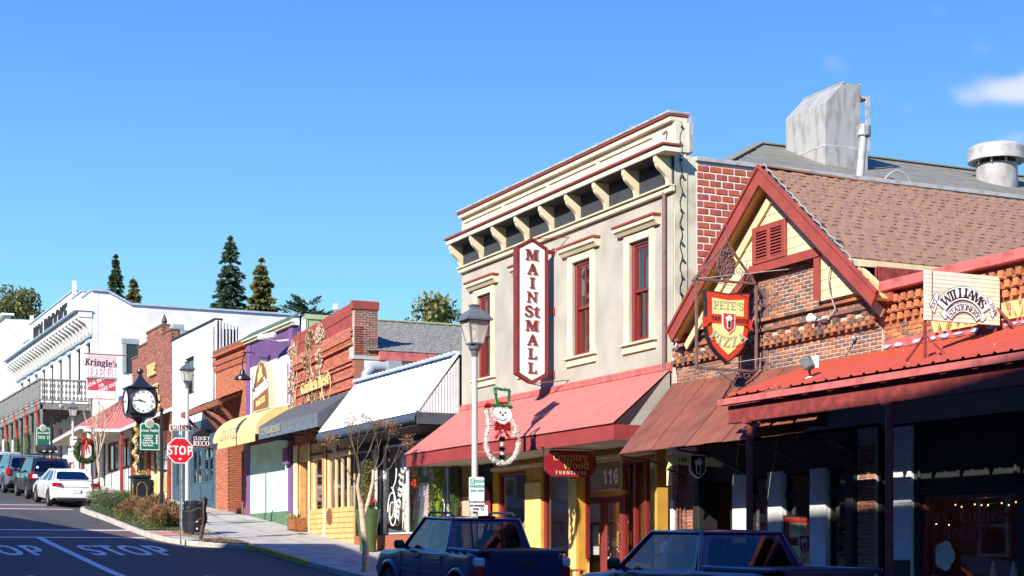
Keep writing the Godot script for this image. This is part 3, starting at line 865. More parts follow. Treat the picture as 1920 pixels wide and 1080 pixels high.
	for i in 9:
		g = G.new()
		var S := lerpf(Sl - 0.06, Sr + 0.10, i / 8.0)
		g.T = Transform3D(Basis(Vector3.UP, -PI / 2), L(S, 8.95, W))
		g.prism(prof, -0.055, 0.055)
		put(g, "bracket", M("cream"), o)
	for i in 4:
		var s0 := lerpf(Sl - 0.1, Sr + 0.75, i / 4.0) - 0.08; var s1 := lerpf(Sl - 0.1, Sr + 0.75, (i + 1) / 4.0) + 0.08
		g = G.new(); wb(g, s0, s1, 10.06, 10.085, W - 0.03, W + 0.005); wb(g, s0, s0 - 0.025, 9.7, 10.06, W - 0.03, W + 0.005); put(g, "panel_mould", M("cream"), o)
	g = G.new(); wb(g, Sl + 0.02, Sr - 0.02, 10.2, 10.3, W - 0.09, W + 0.32, 0.01); put(g, "coping", M("cream_light"), o)
	g = G.new(); wb(g, Sl + 0.04, Sr - 0.04, 10.3, 10.345, W - 0.13, W + 0.34, 0.01); put(g, "coping_edge", M("trim_red"), o)
	for i in 7:
		g = G.new()
		var s0 := lerpf(Sl + 0.05, Sr - 0.05, i / 7.0); var s1 := lerpf(Sl + 0.05, Sr - 0.05, (i + 1) / 7.0)
		wb(g, s0 - 0.004, s1 + 0.004, 10.345, 10.40, W - 0.15, W + 0.36, 0.01); wb(g, s0 + 0.015, s0 - 0.015, 10.40, 10.43, W - 0.15, W + 0.36)
		put(g, "coping_sheet", M("galvanized"), o)
	g = G.new(); wb(g, Sr + 0.22, Sr - 0.001, YB, 9.55, W + 0.31, W + 0.52); wb(g, Sr + 0.3, Sr - 0.02, 3.0, 9.5, W + 0.02, W + 0.31); put(g, "corner_pier", M("stucco_side"), o)
	g = G.new(); wb(g, Sr + 0.42, Sr - 0.03, 9.6, 10.2, W + 0.03, W + 0.42, 0.01); put(g, "parapet_end", M("cream_light"), o)
	g = G.new(); wb(g, Sr - 0.031, Sr - 0.05, 9.62, 10.34, W + 0.34, W + 0.44); put(g, "end_flashing", M("galvanized"), o)
	g = G.new(); g.tube([L(28.5, 10.05, W - 0.02), L(28.5, 10.0, W - 0.09), L(28.5, 9.97, W - 0.09)], 0.03, 0.03, 6); g.tube([L(28.52, 8.85, W - 0.06), L(28.52, 5.0, W - 0.06)], 0.045, 0.045, 8); put(g, "downpipe", M("iron"), o)
	var wall := Node3D.new(); wall.name = "block_wall"; o.add_child(wall)
	g = G.new(); wb(g, Sr + 0.2, Sr, YB, 9.46, W + 0.52, W + 14.0); put(g, "mortar_bed", M("mortar_white"), wall)
	bricks(wall, W + 0.54, W + 9.5, 6.28, 9.42, Sr, true, 0.29, 0.142, 0.03, [M("block_a"), M("block_b"), M("block_a"), M("block_c")], [Color(0.52, 0.095, 0.035), Color(0.46, 0.085, 0.04), Color(0.52, 0.095, 0.035), Color(0.40, 0.095, 0.06)], [[W + 4.2, W + 20.0, 0.0, 8.2]], PackedVector2Array(), 300)
	g = G.new(); wb(g, Sr + 0.3, Sr - 0.06, 9.46, 9.55, W + 0.5, W + 14.0, 0.01); put(g, "wall_coping", M("galvanized"), o)
	g = G.new(); wb(g, Sl, Sl - 0.2, YB, 9.4, W + 0.31, W + 14.0); put(g, "side_wall", M("stucco_side"), o)
	g = G.new(); wb(g, Sl - 0.2, Sr + 0.2, YB, 9.4, W + 13.8, W + 14.0); put(g, "back_wall", M("stucco_side"), o)
	g = G.new(); wb(g, Sl - 0.2, Sr + 0.2, 9.05, 9.2, W + 0.3, W + 13.8); put(g, "roof_deck", M("flat_roof"), o)
	g = G.new(); wb(g, Sl - 0.2, Sr + 0.2, YB - 0.3, YB + 0.45, W - 0.02, W + 13.8); put(g, "floor", M("floorboard"), o)
	g = G.new(); wb(g, Sl - 0.2, Sr + 0.2, 3.95, 4.1, W + 0.3, W + 13.8); put(g, "ceiling", M("soffit"), o)
	var roof := Node3D.new(); roof.name = "hipped_roof"; o.add_child(roof)
	hip_roof(roof, 38.5, 28.5, 9.3, W + 0.9, W + 26.0, 11.5, 4.6)
	var Y0 := YB + 0.4
	g = G.new()
	facade(g, Sl, 28.9, Y0, 4.0, W, 0.25, [[36.6, 35.0, 1.7, 3.62], [34.15, 32.75, 1.5, 3.62], [32.35, 29.0, Y0, 3.72]])
	put(g, "shopfront_wall", M("yellow_wall"), o)
	g = G.new(); wb(g, 38.8, 38.02, Y0, 3.1, W - 0.16, W - 0.002, 0.012); put(g, "front_pier", M("salmon"), o)
	g = G.new(); wb(g, 37.9, 36.9, Y0, 3.95, W - 0.02, W - 0.003); put(g, "dark_board", M("charcoal"), o)
	g = G.new(); wb(g, 34.98, 34.17, Y0, 3.3, W - 0.05, W - 0.003, 0.01); put(g, "pilaster", M("yellow_pale"), o)
	g = G.new(); wb(g, 32.73, 32.4, Y0, 3.3, W - 0.05, W - 0.003, 0.01); put(g, "pilaster", M("yellow_pale"), o)
	g = G.new(); wb(g, 36.9, 28.9, 3.66, 3.74, W - 0.07, W - 0.003, 0.01); put(g, "shopfront_mould", M("peach_trim"), o)
	shop_window(o, 36.6, 35.0, 1.7, 3.62, W + 0.04, M("maroon_gloss"), 0.09)
	shop_window(o, 34.15, 32.75, 1.5, 3.62, W + 0.04, M("maroon_gloss"), 0.1)
	g = G.new(); wb(g, 33.1, 31.2, 3.72, 3.95, W + 0.24, W + 0.6); wb(g, 33.1, 31.2, 2.92, 3.02, W + 0.5, W + 0.58); put(g, "door_head", M("yellow_wall"), o)
	var tr := shop_window(o, 33.05, 31.3, 3.02, 3.72, W + 0.5, M("peach_trim"), 0.05, 1, 1, "pane_glass", "transom_window")
	words(tr, "116", 0.44, L(31.75, 3.32, W + 0.48), Basis(), M("sign_white"), "sans_bold", 0.01)
	for k in 2:
		var d := Node3D.new(); d.name = "door"; o.add_child(d, true)
		var a := 33.02 - k * 0.86
		g = G.new()
		wb(g, a, a - 0.13, Y0 + 0.02, 2.9, W + 0.52, W + 0.57, 0.008); wb(g, a - 0.72, a - 0.85, Y0 + 0.02, 2.9, W + 0.52, W + 0.57, 0.008); wb(g, a - 0.13, a - 0.72, Y0 + 0.02, Y0 + 0.32, W + 0.522, W + 0.568); wb(g, a - 0.13, a - 0.72, 2.76, 2.9, W + 0.522, W + 0.568)
		put(g, "frame", M("maroon"), d)
		pane(d, a - 0.13, a - 0.72, Y0 + 0.32, 2.76, W + 0.545, M("pane_glass"))
		g = G.new(); g.tube([L(a - 0.79, 1.85, W + 0.5), L(a - 0.79, 1.86, W + 0.46), L(a - 0.79, 2.1, W + 0.46), L(a - 0.79, 2.11, W + 0.5)], 0.014); put(g, "handle", M("gold"), d)
	for e in [[Vector2(32.35, W + 0.22), Vector2(33.1, W + 0.58), 1], [Vector2(31.25, W + 0.58), Vector2(28.95, W + 0.06), 3]]:
		var p: Vector2 = e[0]; var q: Vector2 = e[1]; var n: int = e[2]
		var w := Node3D.new(); w.name = "splayed_window"; o.add_child(w, true)
		g = G.new()
		for i in n + 1:
			var r := p.lerp(q, float(i) / n)
			g.bar(L(r.x, 1.55, r.y), L(r.x, 3.6, r.y), 0.09, 0.09)
		for y in [1.5, 3.62]:
			g.bar(L(p.x, y, p.y), L(q.x, y, q.y), 0.1, 0.1)
		put(g, "frame", M("maroon_gloss"), w)
		g = G.new(); g.quad(L(p.x, 1.55, p.y), L(p.x, 3.58, p.y), L(q.x, 3.58, q.y), L(q.x, 1.55, q.y)); put(g, "pane", M("pane_glass"), w)
		g = G.new()
		g.bar(L(p.x, (Y0 + 1.45) / 2, p.y), L(q.x, (Y0 + 1.45) / 2, q.y), 0.1, 1.45 - Y0); g.bar(L(p.x, 3.8, p.y), L(q.x, 3.8, q.y), 0.12, 0.26)
		put(g, "stall_riser", M("yellow_wall"), w)
	g = G.new(); wb(g, 36.95, 33.2, Y0, 3.95, W + 1.5, W + 1.6); put(g, "bounce_partition", M("interior_pale"), o)  # pale backing near the glass, added to brighten the shop windows
	g = G.new(); wb(g, 33.2, 28.4, Y0, 3.95, W + 2.2, W + 2.3); put(g, "bounce_partition", M("interior_pale"), o)
	g = G.new(); wb(g, 38.0, 28.5, Y0 - 0.02, Y0 + 0.005, W + 0.3, W + 2.2); put(g, "bounce_floor", M("concrete"), o)  # pale sheet added over the floorboards to bounce sunlight
	g = G.new(); wb(g, 36.5, 35.1, 2.35, 2.4, W + 0.5, W + 1.1, 0.01)
	for s in [36.4, 35.2]:
		for x in [0.55, 1.05]:
			wb(g, s + 0.03, s - 0.03, 1.0, 2.35, W + x - 0.03, W + x + 0.03)
	put(g, "display_table", M("wood_warm"), o)
	var wheel := Node3D.new(); wheel.name = "wagon_wheel"; o.add_child(wheel)
	spoked_wheel(wheel, 0.42, 10, M("cream_light"), L(35.45, 2.02, W + 0.34), Basis(Vector3.RIGHT, 0.12), 0.045)
	var wheel2 := Node3D.new(); wheel2.name = "wagon_wheel"; o.add_child(wheel2, true)
	spoked_wheel(wheel2, 0.5, 14, M("curtain"), L(32.35, 1.9, W + 0.9), Basis(Vector3.RIGHT, 0.12), 0.02)
	g = G.new(); wb(g, 33.6, 33.0, 2.3, 2.36, W + 0.9, W + 1.4, 0.01)
	for s in [33.55, 33.05]:
		wb(g, s + 0.035, s - 0.035, 1.1, 2.3, W + 0.92, W + 1.0); wb(g, s + 0.035, s - 0.035, 1.1, 2.3, W + 1.3, W + 1.38)
	put(g, "side_table", M("wood_dark"), o)
	g = G.new(); wb(g, 34.1, 32.8, 1.1, 1.62, W + 0.4, W + 1.3, 0.02); put(g, "chest", M("wood_dark"), o)
	g = G.new(); g.lathe([Vector2(0, -0.01), Vector2(0.3, -0.01), Vector2(0.3, 0.01), Vector2(0, 0.01)], 28, L(33.72, 3.15, W + 0.3), Basis(Vector3.RIGHT, PI / 2)); put(g, "round_plaque", M("grey_metal"), o)
	g = G.new(); wb(g, 33.9, 33.0, 1.9, 3.3, W + 2.4, W + 2.5); wb(g, 30.6, 30.0, 1.2, 2.4, W + 1.2, W + 1.6, 0.02); wb(g, 29.9, 29.3, 1.2, 1.9, W + 1.0, W + 1.5, 0.02); put(g, "cupboard", M("wood_warm"), o)
	g = G.new()
	for i in 6:
		g.lathe([Vector2(0, 0), Vector2(0.04, 0), Vector2(0.012, 0.05), Vector2(0.012, 0.12), Vector2(0.05, 0.16), Vector2(0.045, 0.24)], 8, L(36.4 - i * 0.2, 2.41, W + 0.7))
	put(g, "glassware", M("lamp_clear"), o)
	var aw := Node3D.new(); aw.name = "awning"; o.add_child(aw)
	var xt := W - 0.06; var xb := 15.36; var yt := 5.28; var yb := 4.17
	var nrm := Vector3(0, (xt - xb), (yt - yb)).normalized()
	for i in 6:
		g = G.new()
		var s0 := lerpf(39.15, 28.15, i / 6.0); var s1 := lerpf(39.15, 28.15, (i + 1) / 6.0)
		corrugated(g, L(minf(s0, 38.8), yt, xt) + nrm * 0.002 * (i % 2), L(maxf(s1, 28.3), yt, xt) + nrm * 0.002 * (i % 2), L(s1 - 0.03, yb, xb) + nrm * 0.002 * (i % 2), L(s0, yb, xb) + nrm * 0.002 * (i % 2), 0.068, 0.009, nrm)
		put(g, "roof_sheet", M("awning_pink"), aw)
	g = G.new(); wb(g, 38.82, 28.3, 5.25, 5.42, W - 0.05, W - 0.004); g.quad(L(38.82, 5.3, xt - 0.002), L(38.82, 5.44, W - 0.03), L(28.3, 5.44, W - 0.03), L(28.3, 5.3, xt - 0.002)); put(g, "flashing", M("coping_pink"), aw)
	g = G.new(); wb(g, 39.1, 28.15, 3.85, 4.15, 15.40, 15.46); wb(g, 39.1, 39.05, 3.85, 4.15, 15.46, W - 0.01); wb(g, 28.2, 28.15, 3.85, 4.15, 15.46, W - 0.01); put(g, "fascia", M("fascia_red"), aw)
	g = G.new(); wb(g, 39.04, 28.21, 3.87, 3.92, 15.46, W + 0.2); put(g, "soffit", M("soffit"), aw)
	for s in [38.75, 28.33]:
		g = G.new(); g.T = Transform3D(Basis(Vector3.UP, -PI / 2), L(s, 0, W) + Vector3(0, 0, 0)); g.prism(PackedVector2Array([Vector2(0.06, 4.16 - fo.y + fo.y), Vector2(1.33, 4.16), Vector2(0.06, 5.23)]), -0.03, 0.03); put(g, "gable_end", M("stucco"), aw)
	slats(aw, "louvre", 0.001, -0.001, 4.3, 4.62, 16.3, 4, M("black"), 0.9, 0.02, 0.3)
	for s in [36.6, 34.5, 32.4, 30.2]:
		g = G.new(); g.lathe([Vector2(0, -0.012), Vector2(0.09, -0.012), Vector2(0.1, 0.0)], 14, L(s, 3.868, 16.1)); put(g, "downlight", M("sign_white"), aw)
	var pts := []
	for i in 60:
		var t := i / 59.0
		pts.append(L(28.24, 10.2 - t * 5.2, W + 0.16 + 0.03 * sin(i * 1.3)) )
	wire(o, "light_string", pts, 0.008, M("black"))
	g = G.new()
	for i in 16:
		g.ball(L(28.22, 10.1 - i * 0.33, W + 0.17 + 0.03 * sin(i * 4.9)), Vector3(0.028, 0.035, 0.028), 6)
	stuff(put(g, "string_bulbs", M("plastic"), o))
	build_roof_things()
func hip_roof(o: Node3D, Sl: float, Sr: float, Ye: float, X0: float, X1: float, Yr: float, run: float) -> void:   # shingled hip: the near slope and the street slope carry courses
	var Sm := (Sl + Sr) / 2
	var a := L(Sl, Ye, X0); var b := L(Sr, Ye, X0); var r0 := L(Sm, Yr, X0 + run); var c := L(Sr, Ye, X1); var d := L(Sl, Ye, X1); var r1 := L(Sm, Yr, X1 - run)
	var g := G.new()
	var inn := L(Sm, Ye - 1.0, (X0 + X1) / 2)
	g.away(a, r0, b, b, inn); g.away(b, r0, r1, c, inn); g.away(d, r1, r0, a, inn); g.away(c, r1, d, d, inn)
	put(g, "roof_base", M("grey_roof"), o)
	var mm := [M("grey_roof"), M("olive_roof"), M("grey_roof"), M("roof_mid")]
	shingle_slope(o, b, b.lerp(c, 0.62), r0, r0.lerp(r1, 0.8), mm, [], 0.16, 0.33, 260, 0.0)
	shingle_slope(o, a, b, r0, r0, mm, [], 0.16, 0.33, 0, 0.0)
	g = G.new(); g.bar(b + Vector3.UP * 0.03, r0 + Vector3.UP * 0.03, 0.2, 0.03); g.bar(r0 + Vector3.UP * 0.03, r1 + Vector3.UP * 0.03, 0.2, 0.03); put(g, "ridge_cap", M("olive_roof"), o)
func build_roof_things() -> void:
	var o := thing("roof_air_duct", "tall weathered sheet metal duct with sloping hood on the grey roof", "roof vent", Vector3(22.8, 10.35, -31.5))
	var g := G.new()
	var side := PackedVector2Array([Vector2(0, 0.7), Vector2(0, 1.72), Vector2(0.5, 2.24), Vector2(0.98, 2.24), Vector2(0.98, 0.7)])
	g.prism(side, -1.6, 0.0)
	put(g, "hood", M("galv_old"), o)
	g = G.new(); g.box(Vector3(0.55, 0.22, -0.8), Vector3(1.2, 1.0, 1.7)); put(g, "curb", M("galv_old"), o)
	g = G.new(); g.box(Vector3(0.5, 0.73, -0.8), Vector3(1.12, 0.05, 1.68), 0.01); g.box(Vector3(0.5, 2.25, -0.8), Vector3(0.04, 0.03, 1.64)); g.box(Vector3(0.97, 2.25, -0.8), Vector3(0.04, 0.03, 1.64)); put(g, "seam", M("galvanized"), o)
	g = G.new(); g.box(Vector3(1.12, 1.98, -0.4), Vector3(0.3, 0.06, 0.75)); g.box(Vector3(1.22, 1.36, -0.04), Vector3(0.11, 1.24, 0.04)); g.box(Vector3(1.22, 1.36, -0.76), Vector3(0.11, 1.24, 0.04)); g.box(Vector3(1.12, 0.74, -0.4), Vector3(0.3, 0.05, 0.75)); put(g, "louvre_frame", M("galvanized"), o)
	g = G.new(); g.box(Vector3(1.0, 1.36, -0.4), Vector3(0.03, 1.16, 0.7)); put(g, "louvre_opening", M("black"), o)
	o = thing("vent_pipe", "thin pale vent pipe with a capped top behind the brick parapet", "pipe", Vector3(21.62, 9.0, -28.75))
	g = G.new(); g.tube([Vector3(0, 0, 0), Vector3(0.17, 1.62, 0)], 0.085, 0.085, 14); put(g, "pipe", M("galvanized"), o)
	g = G.new(); g.lathe([Vector2(0.12, 0), Vector2(0.13, 0.02), Vector2(0.13, 0.22), Vector2(0.12, 0.24), Vector2(0, 0.25)], 14, Vector3(0.17, 1.55, 0), Basis(Vector3.BACK, -0.1)); put(g, "cap", M("galvanized"), o)
	for k in 4:
		g = G.new(); g.box(Vector3(0.17 + 0.135 * cos(k * PI / 2 + 0.5), 1.66, 0.135 * sin(k * PI / 2 + 0.5)), Vector3(0.018, 0.24, 0.018)); put(g, "cap_strap", M("grey_metal"), o)
	o = thing("mushroom_vent", "round galvanised roof vent with a wide flat lid", "roof vent", Vector3(28.3, 10.5, -32.0))
	g = G.new(); g.lathe([Vector2(0.52, -0.4), Vector2(0.5, 0.78)], 28); put(g, "drum", M("galv_old"), o)
	g = G.new(); g.lathe([Vector2(0.45, 0.9), Vector2(0.7, 0.86), Vector2(0.7, 1.16), Vector2(0.62, 1.24), Vector2(0.2, 1.27), Vector2(0, 1.28)], 30); put(g, "lid", M("galvanized"), o)
	g = G.new(); g.lathe([Vector2(0.44, 0.7), Vector2(0.44, 1.0)], 24); put(g, "throat", M("black"), o)
	for k in 10:
		g = G.new(); g.box(Vector3(0.56 * cos(k * 0.628), 0.86, 0.56 * sin(k * 0.628)), Vector3(0.03, 0.2, 0.03)); put(g, "strut", M("galvanized"), o)
	o = thing("domed_roof_vent", "low rust brown domed vent on the grey shingle roof", "roof vent", Vector3(23.1, 9.75, -29.9))
	g = G.new(); g.lathe([Vector2(0.3, 0.1), Vector2(0.34, 0.14), Vector2(0.3, 0.24), Vector2(0.12, 0.3), Vector2(0, 0.31)], 18); put(g, "dome", M("iron"), o)
	g = G.new(); g.lathe([Vector2(0.2, -0.1), Vector2(0.2, 0.14)], 14); put(g, "neck", M("iron_dark"), o)
	o = tag(put_cable(), "curved grey cable looping over the brick parapet", "cable")
func put_cable() -> MeshInstance3D:
	var g := G.new(); var pts := []
	for i in 13:
		var t := i / 12.0
		pts.append(Vector3(22.1 + t * 0.95, 9.5 + 0.36 * sin(PI * t), -28.6))
	g.tube(pts, 0.02, 0.02, 6)
	return put(g, "loop_cable", M("galvanized"))
func shingle_slope(o: Node3D, e0: Vector3, e1: Vector3, r0: Vector3, r1: Vector3, mlist: Array, names: Array, expo: float, tab: float, most: int, gap: float) -> void:   # courses of tabs from the eave e0-e1 up to the ridge r0-r1
	var up := (e1 - e0).cross(r0 - e0).normalized()
	if up.y < 0:
		up = -up
	var dirv := (e1 - e0).normalized()
	var climb := (r0 - e0) - dirv * (r0 - e0).dot(dirv)
	var rows := int(climb.length() / expo)
	var cu := climb.normalized()
	var bs := Basis(dirv, up, dirv.cross(up))
	var shapes := []
	for k in 4:
		var g := G.new()
		g.box(Vector3(0, 0.004, 0), Vector3(tab - 0.003, 0.008, expo * 1.1))
		if gap > 0.0:
			g.box(Vector3(tab * (-0.22 + 0.15 * k), 0.012, 0), Vector3(gap * (1.0 + 0.35 * k), 0.022, expo * 1.02), 0.003)
		shapes.append(g.mesh())
	var rest := []
	for m in mlist:
		rest.append(G.new())
	var items := []
	for i in rows:
		var len := e0.lerp(r0, float(i) / rows).distance_to(e1.lerp(r1, float(i) / rows))
		var n := int(len / tab) - 1
		var off := rng.randf() * tab
		for k in n:
			items.append([k * tab + off + tab * 0.5, i])
	items.sort_custom(func(p, q): return p[0] < q[0])
	for i in items.size():
		if items[i][1] >= rows: continue
		var p: Vector3 = e0 + cu * ((items[i][1] + 0.5) * expo) + dirv * items[i][0] + (e0.lerp(r0, float(items[i][1]) / rows) - e0 - cu * (items[i][1] * expo)).project(dirv)
		var b := bs * Basis(Vector3.RIGHT, -0.03) if dirv.cross(up).dot(cu) < 0 else bs * Basis(Vector3.RIGHT, 0.03)
		var k := rng.randi() % mlist.size()
		if i < most:
			piece(shapes[rng.randi() % 4], "shingle", mlist[k], o, Transform3D(b, p + up * 0.006))
		else:
			var q := rng.randi() % 4
			rest[k].box(p + up * 0.01, Vector3(tab - 0.003, 0.008, expo * 1.1), 0.0, b)
			if gap > 0.0:
				rest[k].box(p + up * 0.018 + dirv * tab * (-0.22 + 0.15 * q), Vector3(gap * (1.0 + 0.35 * q), 0.022, expo * 1.02), 0.0, b)
	for k in mlist.size():
		if not rest[k].v.is_empty():
			stuff(put(rest[k], "shingles", mlist[k], o))
func stones(o: Node3D, Sl: float, Sr: float, Y0: float, Y1: float, X: float, cell := 0.3) -> void:   # rubble stones, each its own piece
	var nx := int((Sl - Sr) / cell); var ny := int((Y1 - Y0) / (cell * 0.72))
	for j in ny:
		for i in nx:
			var w := cell * rng.randf_range(0.86, 0.99); var h := cell * 0.72 * rng.randf_range(0.84, 0.98)
			var p := PackedVector2Array()
			for k in 7:
				var a := TAU * k / 7 + rng.randf_range(-0.25, 0.25)
				p.append(Vector2(clampf(cos(a) * 0.62, -0.5, 0.5) * w, clampf(sin(a) * 0.62, -0.5, 0.5) * h))
			var g := G.new(); g.prism(p, -0.06, rng.randf_range(0.02, 0.05))
			piece(g.mesh(), "stone", M("stone") if rng.randf() < 0.6 else M("stone_b"), o, Transform3D(Basis(), L(Sl - (i + 0.5 + (0.5 if j % 2 else 0.0)) * cell, Y0 + (j + 0.5) * cell * 0.72, X)))
func lx(S: float, Y: float) -> Vector2:
	return Vector2(fo.x - S, Y - fo.y)
func build_pete() -> void:
	var YB := gy(25.0) - 0.2
	var o := shop("brick_gabled_tavern", "old brown brick pizzeria with a cream front gable, brown shingle roof and rusty sheet awning", 25.0, YB)
	var Y0 := gy(25.0) + 0.13
	var top := PackedVector2Array([lx(28.25, 5.95), lx(26.75, 5.98), lx(25.3, 6.70), lx(23.3, 6.70), lx(23.22, 6.0), lx(21.66, 5.9)])
	var outline := top.duplicate(); outline.append(lx(21.66, 3.7)); outline.append(lx(28.25, 3.7))
	var wall := Node3D.new(); wall.name = "brick_front"; o.add_child(wall)
	var g := G.new(); g.T = Transform3D(Basis(), Vector3(0, 0, 0)); g.prism(outline, -0.3, 0.0); put(g, "mortar_bed", M("mortar"), wall)
	var poly := PackedVector2Array()
	for p in [[28.25, 5.93], [26.75, 5.95], [25.3, 6.70], [23.3, 6.70], [23.24, 5.98], [21.7, 5.88], [21.7, 4.6], [28.25, 4.6]]:
		poly.append(Vector2(p[0], p[1]))
	var ml := [M("brick_a"), M("brick_b"), M("brick_c"), M("brick_a"), M("brick_e"), M("brick_d")]
	var tn := [Color(0.30, 0.125, 0.085), Color(0.21, 0.115, 0.10), Color(0.40, 0.145, 0.07), Color(0.30, 0.125, 0.085), Color(0.44, 0.2, 0.10), Color(0.15, 0.10, 0.09)]
	bricks(wall, 28.24, 21.68, 4.62, 6.72, W, false, 0.215, 0.0675, 0.017, ml, tn, [[28.3, 21.6, 5.35, 5.6]], poly, 290, 0.010)
	var hb := G.new(); hb.box(Vector3.ZERO, Vector3(0.112, 0.075, 0.16), 0.006)
	var hm := hb.mesh()
	for r in 3:
		for i in 32:
			if r < 2 or i % 2 == 0:
				piece(hm, "header_brick", ml[rng.randi() % 6], wall, Transform3D(Basis(), L(28.1 - i * 0.202 - (0.1 if r == 1 else 0.0), 5.395 + r * 0.078, W - 0.045 + 0.012 * r) if r < 2 else L(28.1 - i * 0.202, 5.56, W - 0.02)))
	for q in [[5.665, 0.05], [5.845, 0.06], [5.35, 0.03]]:
		for i in 30:
			piece(hm, "ledge_brick", ml[rng.randi() % 6], wall, Transform3D(Basis.from_scale(Vector3(1.9, 0.82, 1)), L(28.12 - i * 0.2165, q[0], W - q[1] + 0.06 + rng.randf_range(-0.006, 0.006))))
	for i in 9:
		piece(hm, "coping_brick", [M("brick_d"), M("brick_b")][i % 2], wall, Transform3D(Basis(Vector3.BACK, rng.randf_range(-0.06, 0.06)) * Basis.from_scale(Vector3(2.0, 0.9, 1.2)), L(25.2 - i * 0.225, 6.725 + rng.randf_range(-0.012, 0.012), W + 0.02)))
	var gable := Node3D.new(); gable.name = "gable"; o.add_child(gable)
	var apex := Vector2(24.55, 8.22); var lft := Vector2(27.5, 5.98); var rgt := Vector2(21.4, 5.86)
	var nb := 13
	for i in nb:
		var y0 := lerpf(5.93, 8.2, float(i) / nb); var y1 := lerpf(5.93, 8.2, (i + 1.0) / nb)
		var l0 := lerpf(lft.x, apex.x, clampf((y0 - lft.y) / (apex.y - lft.y), 0, 1)); var l1 := lerpf(lft.x, apex.x, clampf((y1 - lft.y) / (apex.y - lft.y), 0, 1))
		var r0 := lerpf(rgt.x, apex.x, clampf((y0 - rgt.y) / (apex.y - rgt.y), 0, 1)); var r1 := lerpf(rgt.x, apex.x, clampf((y1 - rgt.y) / (apex.y - rgt.y), 0, 1))
		var spans := [[l0, l1, r0, r1]]
		if y1 < 6.82:
			spans = [[l0, l1, l0 - 0.95 - 0.25 * (y0 - 5.93), l1 - 0.95 - 0.25 * (y1 - 5.93)], [23.2, 23.2, r0, r1]]
		for q in spans:
			if q[0] - q[2] < 0.02:
				continue
			g = G.new()
			g.prism(PackedVector2Array([lx(q[0], y0 - 0.012), lx(q[2], y0 - 0.012), lx(q[3], y1), lx(q[1], y1)]), -0.02, 0.0)
			var b := put(g, "siding_board", M("siding_cream"), gable)
			b.position = Vector3(0, 0, 0.155);
			b.transform = Transform3D(Basis(), Vector3(0, y0 - fo.y, 0.15)) * Transform3D(Basis(Vector3.RIGHT, -0.06), Vector3.ZERO) * Transform3D(Basis(), Vector3(0, fo.y - y0, 0))
	g = G.new(); g.prism(PackedVector2Array([lx(27.4, 6.0), lx(26.7, 6.0), lx(25.25, 6.74), lx(23.2, 6.74), lx(23.2, 5.9), lx(21.5, 5.87), lx(24.55, 8.18)]), 0.02, 0.1); put(g, "sheathing", M("peach_trim"), gable)
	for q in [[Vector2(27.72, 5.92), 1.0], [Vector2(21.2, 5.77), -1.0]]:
		var foot: Vector2 = q[0]
		g = G.new()
		var a := lx(foot.x, foot.y); var b := lx(24.55, 8.47)
		var e := (b - a).normalized(); var inn := Vector2(e.y, -e.x) if q[1] > 0 else Vector2(-e.y, e.x)
		var cut := inn * 0.25
		var low := Vector2(b.x, b.y - 0.25 / absf(e.x))
		g.prism(PackedVector2Array([a, b, low, a + cut]), 0.42, 0.47)
		put(g, "rake_board", M("trim_red"), gable)
		g = G.new(); g.prism(PackedVector2Array([a - inn * 0.03, b + Vector2(0, 0.04), b + Vector2(0, -0.03), a + inn * 0.03]), 0.472, 0.5); put(g, "rake_mould", M("trim_red"), gable)
		g = G.new(); g.prism(PackedVector2Array([a + inn * 0.10, Vector2(b.x, b.y - 0.1 / absf(e.x)), Vector2(b.x, b.y - 0.16 / absf(e.x)), a + inn * 0.15]), 0.10, 0.42); put(g, "soffit", M("peach"), gable)  # underside tinted orange for light bounced up under the overhang
		g = G.new(); g.prism(PackedVector2Array([a + inn * 0.30, Vector2(b.x, b.y - 0.3 / absf(e.x)), Vector2(b.x, b.y - 0.46 / absf(e.x)), a + inn * 0.44]), 0.16, 0.2); put(g, "frieze_board", M("peach_trim") if q[1] > 0 else M("siding_cream"), gable)  # left copy toned orange for shade under the rake, right copy lit cream
		g = G.new(); g.bar(L(foot.x - q[1] * 0.1, foot.y + 0.02, W - 0.2), L(foot.x - q[1] * 0.1, foot.y + 0.02, W + 0.5), 0.26, 0.28); put(g, "eave_end", M("trim_red"), gable)
	g = G.new()
	g.prism(PackedVector2Array([lx(25.3, 6.68), lx(25.3, 6.84), lx(23.14, 6.84), lx(23.14, 6.68)]), 0.155, 0.19); put(g, "trim_board", M("trim_red"), gable)
	g = G.new(); g.prism(PackedVector2Array([lx(23.3, 6.66), lx(23.3, 5.95), lx(23.14, 5.93), lx(23.14, 6.655)]), 0.155, 0.19); put(g, "trim_board", M("trim_red"), gable)
	g = G.new(); g.prism(PackedVector2Array([lx(26.85, 5.92), lx(25.25, 6.84), lx(25.25, 6.66), lx(26.6, 5.92)]), 0.156, 0.188); put(g, "trim_board", M("trim_red"), gable)
	var lv := Node3D.new(); lv.name = "gable_louvre"; o.add_child(lv)
	g = G.new()
	for q in [[25.16, 25.06, 6.84, 7.5], [24.7, 24.6, 6.84, 7.5], [24.24, 24.13, 6.84, 7.5]]:
		wb(g, q[0], q[1], q[2], q[3], W - 0.21, W - 0.15, 0.006)
	wb(g, 25.06, 24.24, 7.4, 7.5, W - 0.208, W - 0.15); wb(g, 25.06, 24.24, 6.84, 6.9, W - 0.208, W - 0.15)
	put(g, "frame", M("trim_red"), lv)
	g = G.new(); wb(g, 25.06, 24.24, 6.9, 7.4, W - 0.166, W - 0.15); put(g, "backing", M("black"), lv)
	slats(lv, "slat", 25.06, 24.7, 6.9, 7.4, W - 0.18, 9, M("trim_red"), 0.75, 0.012, 0.05)
	slats(lv, "slat", 24.6, 24.24, 6.9, 7.4, W - 0.18, 9, M("trim_red"), 0.75, 0.012, 0.05)
